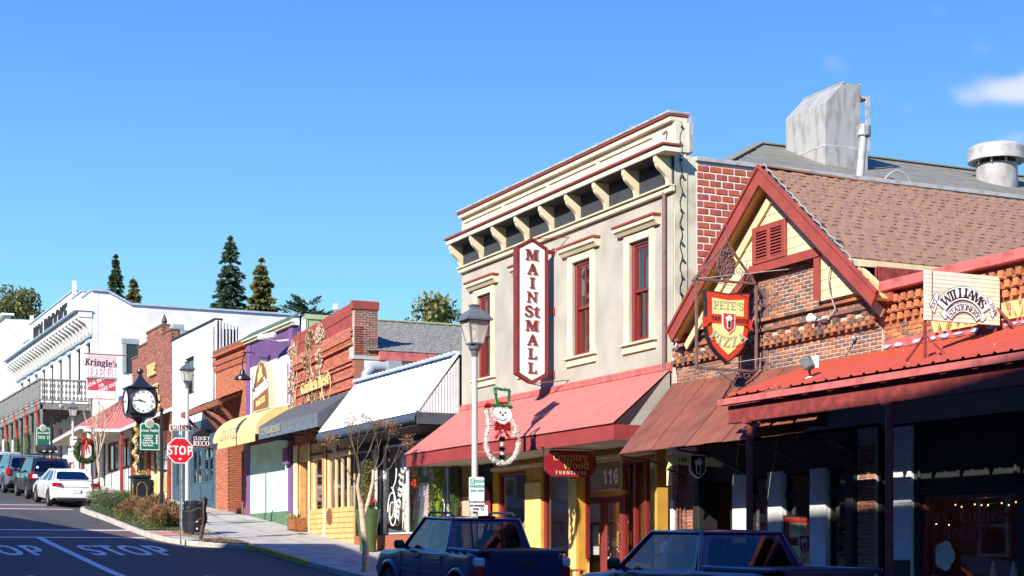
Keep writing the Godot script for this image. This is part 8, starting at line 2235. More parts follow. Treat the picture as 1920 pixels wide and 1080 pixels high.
	for q in [[Vector3(-0.62, 1.6, 0), Vector3(0.84, 1.75, 0.9)], [Vector3(-0.62, 1.6, 0), Vector3(0.84, 1.7, -0.9)], [Vector3(0.0, 0.13, 0), Vector3(0.84, 0.28, 0.4)]]:
		g = G.new(); g.tube([q[0], q[1]], 0.007, 0.007, 4); put(g, "stay_wire", M("galvanized"), o)
	g = G.new(); g.tube([Vector3(-0.2, 0.02, 0), Vector3(-0.1, -0.55, 0.9)], 0.007, 0.007, 4); put(g, "stay_wire", M("black_metal"), o)
	o = thing("window_shield_sign", "shield shaped pizza sign standing inside the dark tavern window", "sign", Vector3(W + 0.2, 1.12, -24.05), -PI / 2 + 0.5)
	shield_sign(o, Vector3.ZERO, Basis(), 0.92)
	o = thing("hanging_ribbon_sign", "small dark shield with yellow ribbon tails hanging under the rusty awning", "sign", Vector3(16.15, 3.05, -26.3))
	out = PackedVector2Array([Vector2(-0.17, 0.42), Vector2(0.17, 0.42), Vector2(0.17, 0.12), Vector2(0.1, 0.04), Vector2(0, -0.02), Vector2(-0.1, 0.04), Vector2(-0.17, 0.12)])
	g = G.new(); g.prism(out, -0.02, 0.02); put(g, "badge_border", M("sign_white"), o)
	g = G.new(); g.prism(inset(out, 0.02), -0.024, 0.024); put(g, "badge", M("sign_dark"), o)
	mug(o, Vector3(0, 0.2, 0.024), 0.9)
	g = G.new(); g.prism(PackedVector2Array([Vector2(-0.66, 0.14), Vector2(-0.5, 0.26), Vector2(-0.16, 0.22), Vector2(-0.16, 0.38), Vector2(-0.55, 0.42), Vector2(-0.7, 0.36), Vector2(-0.6, 0.28)]), -0.012, 0.012); put(g, "ribbon_tail", M("sign_cream"), o)
	g = G.new(); g.prism(PackedVector2Array([Vector2(0.16, 0.22), Vector2(0.5, 0.2), Vector2(0.6, 0.28), Vector2(0.5, 0.38), Vector2(0.16, 0.38)]), -0.012, 0.012); put(g, "ribbon_tail", M("sign_cream"), o)
	words(o, "TAP", 0.11, Vector3(-0.33, 0.31, 0.013), Basis(), M("sign_dark"), "sans_bold", 0.004)
	for x in [-0.12, 0.12]:
		g = G.new(); g.tube([Vector3(x, 0.4, 0), Vector3(x, 0.75, 0)], 0.006, 0.006, 4); put(g, "chain", M("black_metal"), o)
	build_stationery_sign()
	o = thing("floodlight", "dark grey floodlight with white base on the red ribbed awning", "floodlight", Vector3(15.22, 4.36, -21.5))
	g = G.new(); g.box(Vector3(0, 0.26, 0), Vector3(0.2, 0.2, 0.16), 0.02, Basis(Vector3.UP, 0.5) * Basis(Vector3.RIGHT, -0.5)); put(g, "housing", M("lamp_hood"), o)
	g = G.new(); g.box(Vector3(0.09, 0.28, 0.03), Vector3(0.02, 0.19, 0.19), 0.005, Basis(Vector3.UP, 0.35)); put(g, "lens", M("sign_white"), o)
	g = G.new(); g.tube([Vector3(0.05, 0.04, 0), Vector3(0.02, 0.18, 0)], 0.018, 0.018, 6); put(g, "arm", M("black_metal"), o)
	g = G.new(); g.ball(Vector3(0.07, 0.02, 0), Vector3(0.11, 0.04, 0.08), 10); put(g, "base", M("sign_white"), o)
func ring_sector(c: Vector2, r0: float, r1: float, a0: float, a1: float) -> PackedVector2Array:
	var p := PackedVector2Array()
	for i in 25: p.append(c + Vector2(cos(deg_to_rad(lerpf(a0, a1, i / 24.0))), sin(deg_to_rad(lerpf(a0, a1, i / 24.0)))) * r1)
	for i in 25: p.append(c + Vector2(cos(deg_to_rad(lerpf(a1, a0, i / 24.0))), sin(deg_to_rad(lerpf(a1, a0, i / 24.0)))) * r0)
	return p
func outlined(o: Node3D, p: PackedVector2Array, z: float, m: Material) -> void:
	var g := G.new(); g.prism(p, z, z + 0.006); put(g, "outline", M("ink"), o)
	g = G.new(); g.prism(inset(p, 0.007), z, z + 0.009); put(g, "banner", m, o)
func build_stationery_sign() -> void:
	var o := thing("stationery_sign", "cream lapped board sign with arched white banners reading williams stationery", "sign", Vector3(15.98, 4.95, -18.79))
	var g: G
	for i in 12:
		g = G.new(); g.box(Vector3(0, 0.03 + i * 0.0592, 0), Vector3(1.36, 0.0575, 0.04), 0.003, Basis(Vector3.RIGHT, -0.05)); put(g, "lap_board", M("board_cream"), o)
	outlined(o, ring_sector(Vector2(0, -0.06), 0.385, 0.585, 148, 32), 0.03, M("sign_white"))
	outlined(o, ring_sector(Vector2(0, -0.10), 0.255, 0.39, 150, 30), 0.032, M("sign_white"))
	for s in [-1.0, 1.0]:
		outlined(o, PackedVector2Array([Vector2(s * 0.44, 0.40), Vector2(s * 0.49, 0.18), Vector2(s * 0.53, 0.09), Vector2(s * 0.62, 0.22), Vector2(s * 0.5, 0.4)]), 0.024, M("sign_white"))
		outlined(o, PackedVector2Array([Vector2(s * 0.31, 0.16), Vector2(s * 0.30, 0.04), Vector2(s * 0.35, -0.0 + 0.03), Vector2(s * 0.42, 0.10), Vector2(s * 0.36, 0.18)]), 0.026, M("sign_white"))
	g = G.new(); g.T = Transform3D(Basis(), Vector3(0, 0, 0.041)); arc_words(g, "WILLIAMS", 0.2, Vector3(0, -0.06, 0), 0.485, 140, 40, 0.006, "serif_bold"); put(g, "lettering", M("ink"), o)
	g = G.new(); g.T = Transform3D(Basis(), Vector3(0, 0, 0.043)); arc_words(g, "STATIONERY", 0.118, Vector3(0, -0.10, 0), 0.322, 144, 36, 0.006, "serif"); put(g, "lettering", M("ink"), o)
	words(o, "EST", 0.085, Vector3(-0.54, 0.24, 0.036), Basis(Vector3.BACK, 1.1), M("ink"), "serif", 0.004)
	words(o, "1949", 0.085, Vector3(0.545, 0.235, 0.036), Basis(Vector3.BACK, -1.1), M("ink"), "serif", 0.004)
	g = G.new(); g.box(Vector3(-0.56, 0.355, 0.024), Vector3(0.012, 0.7, 0.004)); put(g, "rust_streak", M("wood_warm"), o)
	for s in [-0.64, 0.64]:
		var ry: float = 4.24 + (15.98 + s - 14.86) * 0.34 - 4.95
		g = G.new(); g.bar(Vector3(s, ry, -0.035), Vector3(s, 0.5, -0.035), 0.035, 0.035); put(g, "post", M("beam_red"), o)
		for z in [-0.45, 0.4]:
			g = G.new(); g.bar(Vector3(s, ry + 0.02, z), Vector3(s, ry + 0.34 if s < 0 else 0.3, -0.035), 0.025, 0.025); put(g, "strut", M("beam_red"), o)
func branchy(g: G, p: Vector3, d: Vector3, len: float, r: float, depth: int, ends: Array, spread := 0.55, lift := 0.1) -> void:
	var pts := [p]; var q := p; var dir := d
	for i in 4:
		dir = (dir + Vector3(rng.randfn(), rng.randfn(), rng.randfn()) * 0.13 + Vector3.UP * lift * 0.3).normalized()
		q += dir * len / 4
		pts.append(q)
	g.tube(pts, r, r * 0.62, 6 if depth > 1 else 5, depth == 0)
	if depth == 0:
		ends.append([q, dir])
		return
	var n := 2 + rng.randi() % 2
	for i in n:
		var ax := Vector3(rng.randfn(), rng.randfn(), rng.randfn()).cross(dir).normalized()
		branchy(g, q, (dir.rotated(ax, rng.randf_range(0.5, 1.1) * spread) + Vector3.UP * lift).normalized(), len * rng.randf_range(0.62, 0.85), r * 0.6, depth - 1, ends, spread, lift)
func clumps(g: G, ends: Array, n: int, rad: float, size: float, droop := 0.0) -> void:
	for e in ends:
		for i in n:
			var d := Vector3(rng.randfn(), rng.randfn() * 0.8, rng.randfn()) * rad * 0.5
			var al := Vector3(rng.randfn(), rng.randfn() - droop, rng.randfn()).normalized()
			var k := size * rng.randf_range(0.6, 1.3)
			g.leaf(e[0] + d, al * k, al.cross(Vector3(rng.randfn(), rng.randfn(), rng.randfn())).normalized() * k * 0.5)
func build_plants() -> void:
	var g: G; var ends: Array
	for q in [[12.3, 60.3, 0.95, 0.85, "leaf_sage", "tall grey green shrub in the planting bed beside the clock", 2600], [12.0, 57.8, 0.75, 0.8, "leaf_green", "dark green shrub between the clock and the kerb", 2000], [12.9, 58.9, 0.6, 0.95, "leaf_sage", "grey green shrub behind the street clock post", 1600]]:
		var o := thing("green_shrub", q[5], "shrub", Vector3(q[0], gy(q[1]) + 0.15, -q[1]), 0.0, "shrubs in the planting bed")
		g = G.new(); ends = []
		for i in 16:
			var a := rng.randf() * TAU
			branchy(g, Vector3.ZERO, Vector3(cos(a) * 0.6, 1.0, sin(a) * 0.6).normalized(), q[3] * 0.5, 0.012, 1, ends, 0.6, 0.1)
		put(g, "stems", M("bark"), o)
		g = G.new()
		for i in q[6]:
			var e: Array = ends[rng.randi() % ends.size()]
			var al: Vector3 = (e[1] + Vector3(rng.randfn(), rng.randfn(), rng.randfn()) * 0.5).normalized()
			g.leaf(e[0] * Vector3(q[2] / 0.6, 1, q[2] / 0.6) * rng.randf_range(0.35, 1.08) + Vector3(rng.randfn(), rng.randfn(), rng.randfn()) * 0.06, al * rng.randf_range(0.09, 0.18), al.cross(Vector3(rng.randfn(), rng.randfn(), rng.randfn())).normalized() * 0.028)
		stuff(put(g, "foliage", M(q[4]), o))
	var rust := [[11.95, 54.6, 0.75, "leftmost red brown feathery shrub beside the kerb", 0.8], [12.25, 53.4, 0.7, "red tinged feathery shrub in the middle of the bed", 0.95], [12.2, 52.2, 0.7, "russet and green shrub nearest the stop sign", 0.72], [12.75, 52.9, 0.65, "olive and russet shrub beside the litter bin", 0.75], [12.85, 55.2, 0.65, "russet shrub at the foot of the clock", 0.85]]
	for q in rust:
		var o := thing("russet_shrub", q[3], "shrub", Vector3(q[0], gy(q[1]) + 0.15, -q[1]), 0.0, "shrubs in the planting bed")
		var gs := [G.new(), G.new(), G.new()]
		for i in 2600:
			var a := rng.randf() * TAU; var t := rng.randf(); var r: float = q[2] * sqrt(t) * (0.7 + 0.3 * sin(a * 3.0 + q[1]))
			var hh: float = q[4] * (1.0 - 0.55 * t) * pow(rng.randf(), 0.6)
			var al := Vector3(cos(a) * (0.3 + t), 1.0, sin(a) * (0.3 + t)).normalized() + Vector3(rng.randfn(), rng.randfn(), rng.randfn()) * 0.35
			var w := 0 if hh < q[4] * 0.4 or rng.randf() < 0.25 else 1 if rng.randf() < 0.62 else 2
			gs[w].leaf(Vector3(cos(a) * r, hh + 0.04, sin(a) * r), al.normalized() * rng.randf_range(0.08, 0.17), al.cross(Vector3(rng.randfn(), rng.randfn(), rng.randfn())).normalized() * 0.026)
		stuff(put(gs[0], "green_foliage", M("leaf_olive"), o)); stuff(put(gs[1], "russet_foliage", M("leaf_rust"), o)); stuff(put(gs[2], "seed_heads", M("leaf_brown"), o))
	g = G.new()
	for i in 5200:
		var S := rng.randf_range(51.4, 62.8); var X := 11.55 + rng.randf() * 1.7
		if S > 61.0: X = 11.8 + rng.randf() * 1.3
		var al := Vector3(rng.randfn() * 0.6, 1.0, rng.randfn() * 0.6).normalized()
		g.leaf(Vector3(X, gy(S) + 0.15 + rng.randf() * (0.16 if S > 56 else 0.05), -S), al * rng.randf_range(0.05, 0.13), al.cross(Vector3(rng.randfn(), 0, rng.randfn())).normalized() * 0.03)
	var gc := put(g, "ground_cover", M("leaf_green")); stuff(gc); tag(gc, "low green ground cover spreading through the planting bed", "ground cover")
	g = G.new()
	for i in 900:
		var S := rng.randf_range(46.8, 53.0); var X := 12.2 + rng.randf() * 1.2
		g.leaf(Vector3(X, gy(S) + 0.165, -S), Vector3(rng.randfn(), 0.15 * rng.randfn(), rng.randfn()).normalized() * rng.randf_range(0.04, 0.1), Vector3(rng.randfn(), 0.3, rng.randfn()).normalized() * 0.04)
	var ll := put(g, "fallen_leaves", M("leaf_brown")); stuff(ll); tag(ll, "fallen brown leaves scattered round the small pruned tree", "leaf litter")
	var o := thing("pruned_sapling", "small gnarled pruned sapling with bare twigs at the corner kerb", "tree", Vector3(12.5, gy(48.2) + 0.15, -48.2))
	g = G.new(); g.tube([Vector3(-0.06, -0.05, 0), Vector3(0.0, 0.3, 0), Vector3(0.1, 0.6, 0.02), Vector3(0.06, 0.85, 0), Vector3(0.12, 1.2, 0)], 0.065, 0.05, 8); put(g, "trunk", M("bark_dark"), o)
	for q in [[0.1, 0.45, 0.26], [-0.18, 0.55, 0.3], [0.2, 0.72, 0.3], [-0.3, 0.85, 0.3], [0.1, 1.0, 0.2], [-0.1, 1.15, 0.5], [0.02, 1.2, 0.35], [-0.25, 1.18, 0.4]]:
		g = G.new(); g.tube([Vector3(0.07, q[1], 0), Vector3(0.07 + q[0] * 0.6, q[1] + 0.06, 0.03), Vector3(0.07 + q[0] * 1.3, q[1] - 0.02, 0.06), Vector3(0.07 + q[0] * 2.0, q[1] + 0.02 - q[2] * 0.3, 0.05)], 0.022, 0.006, 5); put(g, "twig", M("bark"), o)
	o = thing("crape_myrtle_tree", "young pale barked street tree with brown seed heads before the clothes shop", "tree", Vector3(13.8, gy(37.8) + 0.12, -37.8))
	g = G.new(); ends = []
	g.tube([Vector3(0.0, -0.15, 0), Vector3(0.03, 0.6, 0), Vector3(-0.05, 1.3, 0), Vector3(-0.1, 1.75, 0)], 0.085, 0.07, 10)
	g.tube([Vector3(-0.05, 1.3, 0), Vector3(0.1, 1.75, 0.02), Vector3(0.2, 2.2, 0.04), Vector3(0.22, 2.5, 0.02)], 0.06, 0.035, 8)
	g.tube([Vector3(-0.1, 1.7, 0), Vector3(-0.2, 2.1, 0.05), Vector3(-0.16, 2.4, 0.08)], 0.065, 0.03, 8)
	put(g, "trunk", M("bark_pale"), o)
	g = G.new()
	for q in [[Vector3(0.22, 2.45, 0.02), Vector3(0.35, 1, 0.1)], [Vector3(0.22, 2.45, 0.02), Vector3(1.0, 0.8, 0.0)], [Vector3(0.2, 2.2, 0.04), Vector3(1.0, 0.55, 0.1)], [Vector3(-0.16, 2.4, 0.08), Vector3(-0.3, 1, 0.1)], [Vector3(-0.16, 2.4, 0.08), Vector3(0.15, 1, -0.1)], [Vector3(-0.2, 2.1, 0.05), Vector3(-0.8, 0.9, 0.2)], [Vector3(-0.16, 2.4, 0.08), Vector3(-0.1, 1, 0.4)]]:
		branchy(g, q[0], q[1].normalized(), 0.6, 0.018, 2, ends, 0.36, 0.2)
	put(g, "limbs", M("bark"), o)
	g = G.new(); clumps(g, ends, 26, 0.15, 0.05)
	for e in ends:
		for i in 5:
			g.ball(e[0] + Vector3(rng.randfn(), rng.randfn(), rng.randfn()) * 0.05, Vector3.ONE * 0.014, 4)
	stuff(put(g, "seed_heads", M("seed_brown"), o))
	for q in [[13.2, 66.8, 2.9, "bare pale stemmed young tree behind the white car"], [13.4, 68.3, 2.7, "second bare pale stemmed tree nearer the deli porch"]]:
		o = thing("bare_tree", q[3], "tree", Vector3(q[0], gy(q[1]) + 0.1, -q[1]), 0.0, "bare young trees by the white car")
		g = G.new(); ends = []
		branchy(g, Vector3.ZERO, Vector3(0.04, 1, 0), q[2] * 0.55, 0.06, 3, ends, 0.42, 0.35); put(g, "trunk", M("bark_pale"), o)
		g = G.new(); clumps(g, ends, 5, 0.2, 0.06); stuff(put(g, "dead_leaves", M("leaf_brown"), o))
	o = thing("dark_thin_stem", "thin dark bare stem with a few twigs beside the white car boot", "tree", Vector3(12.2, gy(63.3) + 0.14, -63.3))
	g = G.new(); g.tube([Vector3(0, 0, 0), Vector3(0.03, 0.6, 0), Vector3(-0.02, 1.3, 0)], 0.05, 0.035, 7); put(g, "trunk", M("bark_dark"), o)
	for s in [-1.0, 1.0]:
		g = G.new(); g.tube([Vector3(0, 1.0, 0), Vector3(s * 0.15, 1.12, 0), Vector3(s * 0.28, 1.05, 0)], 0.016, 0.006, 5); put(g, "twig", M("bark_dark"), o)
	o = thing("wreath", "green wreath with a red bow hanging on the lamp by the deli", "wreath", Vector3(14.15, gy(75.0) + 2.02, -74.9))
	g = G.new(); var pts := []
	for i in 33: pts.append(Vector3(0.44 * cos(TAU * i / 32.0), 0.46 * sin(TAU * i / 32.0), 0))
	tinsel(g, pts, 0.17, 2600, 0.15); stuff(put(g, "greenery", M("leaf_green"), o))
	g = G.new()
	for s in [-1.0, 1.0]:
		tinsel(g, [Vector3(0, 0.4, 0.18), Vector3(s * 0.18, 0.52, 0.18), Vector3(s * 0.18, 0.36, 0.18), Vector3(0, 0.4, 0.18)], 0.05, 160, 0.1)
		g.tube([Vector3(0, 0.4, 0.18), Vector3(s * 0.08, 0.1, 0.2), Vector3(s * 0.12, -0.12, 0.2)], 0.045, 0.03, 6)
	put(g, "red_bow", M("tinsel_red"), o)
	g = G.new(); g.tube([Vector3(-0.55, 0.5, 0), Vector3(0, 0.55, 0)], 0.02, 0.02, 5); put(g, "arm", M("black_metal"), o)
	for i in 4:
		var S := 87.3 + i * 3.6
		o = thing("post_garland", "green swag with red ribbon on balcony post number %s from the near end" % ["one", "two", "three", "four"][i], "garland", Vector3(14.05, 7.9, -S - 0.0), 0.0, "swags on the balcony posts")
		g = G.new(); tinsel(g, [Vector3(0, -0.9, 0.1), Vector3(0.05, -0.3, 0.1), Vector3(0, 0.2, 0.1)], 0.2, 500, 0.16); stuff(put(g, "greenery", M("leaf_green"), o))
		g = G.new(); tinsel(g, [Vector3(-0.12, 1.5, 0.1), Vector3(0, 0.6, 0.12), Vector3(0.05, 0.1, 0.14)], 0.06, 200, 0.1); stuff(put(g, "red_ribbon", M("tinsel_red"), o))
	build_far_trees()
func conifer(label: String, X: float, S: float, base: float, h: float, r: float, m: String, dens := 1.0, ragged := 0.3, droop := 0.35) -> void:
	var o := thing("conifer", label, "tree", Vector3(X, base, -S), 0.0, "conifers beyond the roofs")
	var g := G.new(); g.tube([Vector3(0, 0, 0), Vector3(0.05, h * 0.5, 0), Vector3(0, h, 0)], 0.3, 0.03, 8); put(g, "trunk", M("bark_dark"), o)
	var lim := G.new(); var fol := G.new(); var fol2 := G.new()
	var lv := int(h * 3.2)
	for i in lv:
		var t := (i + rng.randf()) / lv
		var y := h * (0.06 + 0.93 * t)
		var rr := r * pow(1.0 - t, 0.8) * (0.85 + ragged * rng.randfn() * 0.6) + 0.12
		for b in 6:
			var a := TAU * (b + rng.randf()) / 6.0
			var ln := rr * rng.randf_range(0.65, 1.15)
			var out := Vector3(cos(a), 0, sin(a))
			var p0 := Vector3(0, y, 0); var p1 := p0 + out * ln * 0.6 + Vector3.DOWN * ln * droop * 0.4; var p2 := p0 + out * ln + Vector3.DOWN * ln * droop * 0.55
			if b < 3 and ln > 0.5:
				lim.tube([p0, p1, p2], 0.03, 0.008, 4, false)
			var n := int((8 + ln * 20.0) * dens)
			for k in n:
				var u := pow(rng.randf(), 0.7)
				var q := p0.lerp(p1, u / 0.6) if u < 0.6 else p1.lerp(p2, (u - 0.6) / 0.4)
				var sd := out.cross(Vector3.UP) * rng.randf_range(-1, 1)
				var al := (out * 0.6 + sd * 0.9 + Vector3.DOWN * rng.randf_range(0.0, 0.7)).normalized()
				var L0 := rng.randf_range(0.22, 0.55)
				(fol if rng.randf() < 0.7 else fol2).leaf(q + sd * 0.22 * ln + Vector3.UP * rng.randf_range(-0.12, 0.1), al * L0, al.cross(Vector3(rng.randfn(), rng.randfn(), rng.randfn())).normalized() * 0.17)
	put(lim, "limbs", M("bark_dark"), o)
	stuff(put(fol, "needles", M(m), o)); stuff(put(fol2, "needles", M("leaf_dark") if m != "leaf_gold" else M("leaf_olive"), o))
func broadleaf(label: String, X: float, S: float, base: float, h: float, r: float, ms: Array, n := 9000) -> void:
	var o := thing("broadleaf_tree", label, "tree", Vector3(X, base, -S), 0.0, "broadleaf trees beyond the roofs")
	var g := G.new(); var ends := []
	branchy(g, Vector3.ZERO, Vector3.UP, h * 0.26, 0.22, 3, ends, 0.7, 0.0)
	put(g, "trunk", M("bark"), o)
	var gs := []
	for m in ms: gs.append(G.new())
	var cl := []
	for i in 34:
		var d := Vector3(rng.randfn(), rng.randfn(), rng.randfn()).normalized() * pow(rng.randf(), 0.4)
		cl.append([Vector3(d.x * r * 0.8, h * 0.66 + d.y * h * 0.26, d.z * r * 0.8), r * rng.randf_range(0.22, 0.42)])
	for i in n:
		var c: Array = cl[rng.randi() % cl.size()]
		var d: Vector3 = Vector3(rng.randfn(), rng.randfn(), rng.randfn()).normalized() * pow(rng.randf(), 0.5) * c[1]
		var al := Vector3(rng.randfn(), rng.randfn() - 0.2, rng.randfn()).normalized(); var k := rng.randf_range(0.18, 0.4)
		var w := 0 if rng.randf() < 0.55 else 1 if rng.randf() < 0.7 or gs.size() < 3 else 2
		gs[w].leaf(c[0] + d, al * k, al.cross(Vector3(rng.randfn(), rng.randfn(), rng.randfn())).normalized() * k * 0.55)
	for i in ms.size():
		stuff(put(gs[i], "leaves", M(ms[i]), o))
func build_far_trees() -> void:
	conifer("tallest dark conifer with drooping tiers behind the white hotel roof", 36.0, 130.0, 10.0, 17.4, 4.3, "leaf_blue", 1.5, 0.22, 0.4)
	conifer("golden olive dense conifer right of the tallest conifer", 38.0, 128.0, 9.5, 15.9, 4.3, "leaf_gold", 2.2, 0.15, 0.15)
	conifer("small dark conifer at the right edge of the golden one", 39.9, 129.0, 9.0, 10.2, 2.0, "leaf_blue", 1.3)
	conifer("small dark conifer left of the tallest one", 34.0, 129.0, 9.0, 10.6, 2.2, "leaf_blue", 1.2)
	conifer("tiny conifer tip far left of the tall pair", 33.1, 131.0, 9.0, 9.0, 1.2, "leaf_blue", 1.2)
	conifer("slender dark conifer spire behind the hotel side wall", 31.0, 150.0, 11.0, 17.8, 2.7, "leaf_dark", 2.0, 0.12, 0.1)
	conifer("lighter green conifer in front of the slender spire", 31.9, 147.0, 11.0, 15.4, 3.4, "leaf_gold", 2.2, 0.15, 0.1)
	var o := thing("spiky_dark_tree", "dark spiky crowned tree above the red brick parapet", "tree", Vector3(32.6, 7.6, -100.0), 0.0, "conifers beyond the roofs")
	var g := G.new(); g.tube([Vector3.ZERO, Vector3(0.1, 9.0, 0)], 0.3, 0.12, 8); put(g, "trunk", M("bark_dark"), o)
	g = G.new(); var f := G.new()
	for i in 46:
		var a := rng.randf() * TAU; var y := 7.0 + rng.randf() * 2.9; var ln := rng.randf_range(1.3, 2.5) * (1.2 - (y - 7.0) / 4.0)
		var tip := Vector3(cos(a) * ln, y + ln * 0.32, sin(a) * ln)
		g.tube([Vector3(0.08, y, 0), tip * Vector3(0.6, 1, 0.6) + Vector3(0, -0.1, 0), tip], 0.05, 0.02, 4, false)
		for k in 90:
			var t := sqrt(rng.randf()); var p := Vector3(0.08, y, 0).lerp(tip, t)
			var d := Vector3(rng.randfn(), rng.randfn(), rng.randfn()).normalized()
			f.leaf(p + d * 0.16, (d + Vector3(cos(a), 0.3, sin(a))).normalized() * 0.3, d.cross(Vector3.UP).normalized() * 0.11)
	put(g, "limbs", M("bark_dark"), o); stuff(put(f, "needles", M("leaf_dark"), o))
	broadleaf("large yellowing tree beside the beige building roofline", 33.4, 80.0, 5.4, 10.2, 2.5, ["leaf_gold", "leaf_green", "leaf_brown"], 9000)
	broadleaf("small rounded yellow green tree left of the larger one", 31.3, 82.0, 6.6, 8.0, 1.35, ["leaf_gold", "leaf_olive"], 4500)
	broadleaf("large olive green tree behind the far end of the hotel", 21.6, 140.0, 8.2, 16.4, 4.1, ["leaf_olive", "leaf_green", "leaf_gold"], 24000)
	broadleaf("lower left olive tree behind the far white building", 18.0, 142.0, 8.6, 12.6, 3.2, ["leaf_olive", "leaf_dark", "leaf_gold"], 12000)
	o = thing("bare_tree", "distant bare twiggy tree above the grey shingle roof", "tree", Vector3(30.6, 6.4, -84.0))
	g = G.new(); var ends := []
	branchy(g, Vector3.ZERO, Vector3.UP, 2.6, 0.08, 4, ends, 0.5, 0.4); put(g, "branches", M("bark"), o)
func framed(g: G, q: Array, mu: Vector2, mv: Vector2, r: float) -> Array:   # a four-cornered panel with a rounded window in it; returns the window's outline
	var n := 32; var outer := []; var inner := []
	var cu := (mu.x + 1.0 - mu.y) / 2; var cv := (mv.x + 1.0 - mv.y) / 2
	for i in n:
		var a := TAU * (i + 0.5) / n
		var d := Vector2(cos(a), sin(a)); var k := 1.0 / maxf(absf(d.x), absf(d.y))
		var o := Vector2(0.5, 0.5) + d * k * 0.5
		var s := pow(pow(absf(d.x), r) + pow(absf(d.y), r), -1.0 / r)
		var w := Vector2(cu, cv) + Vector2(d.x * (1.0 - mu.x - mu.y), d.y * (1.0 - mv.x - mv.y)) * s * 0.5
		outer.append(bil(q, o)); inner.append(bil(q, w))
	for i in n:
		var j := (i + 1) % n
		g.quad(outer[i], inner[i], inner[j], outer[j])
	return inner
func bil(q: Array, t: Vector2) -> Vector3:   # q: bottom-left, bottom-right, top-right, top-left
	return q[0].lerp(q[1], t.x).lerp(q[3].lerp(q[2], t.x), t.y)
func fan(g: G, loop: Array, back := 0.0) -> void:
	var c := Vector3.ZERO
	for p in loop: c += p
	c /= loop.size()
	for i in loop.size():
		g.tri(c, loop[(i + 1) % loop.size()], loop[i])
func wheel(o: Node3D, p: Vector3, r: float, side: float, spokes := 5) -> void:
	var w := Node3D.new(); w.name = "wheel"; o.add_child(w, true); w.position = p
	var bs := Basis(Vector3.BACK, -side * PI / 2)
	var g := G.new(); g.lathe([Vector2(r * 0.66, -0.1), Vector2(r * 0.93, -0.11), Vector2(r, -0.07), Vector2(r, 0.07), Vector2(r * 0.93, 0.11), Vector2(r * 0.66, 0.1)], 28, Vector3.ZERO, bs); put(g, "tyre", M("rubber"), w)
	g = G.new(); g.lathe([Vector2(r * 0.67, -0.08), Vector2(r * 0.67, 0.095), Vector2(r * 0.6, 0.085), Vector2(r * 0.57, 0.02)], 28, Vector3.ZERO, bs); g.lathe([Vector2(0.0, 0.075), Vector2(r * 0.16, 0.07), Vector2(r * 0.18, 0.03)], 14, Vector3.ZERO, bs)
	g.lathe([Vector2(0.0, 0.0), Vector2(r * 0.6, -0.01)], 20, Vector3.ZERO, bs)
	for k in spokes:
		var a := TAU * k / spokes
		g.T = Transform3D(bs, Vector3.ZERO)
		g.bar(Vector3(cos(a) * r * 0.1, 0.06, sin(a) * r * 0.1), Vector3(cos(a) * r * 0.62, 0.05, sin(a) * r * 0.62), r * 0.2, 0.03, Vector3.UP, 0.006)
	put(g, "rim", M("rim_metal"), w)
func at_z(tab: Array, z: float) -> float:   # a smooth curve through [z, value] pairs
	if z <= tab[0][0]: return tab[0][1]
	for i in tab.size() - 1:
		if z <= tab[i + 1][0]:
			var t: float = (z - tab[i][0]) / (tab[i + 1][0] - tab[i][0])
			return lerpf(tab[i][1], tab[i + 1][1], t * t * (3.0 - 2.0 * t))
	return tab[-1][1]
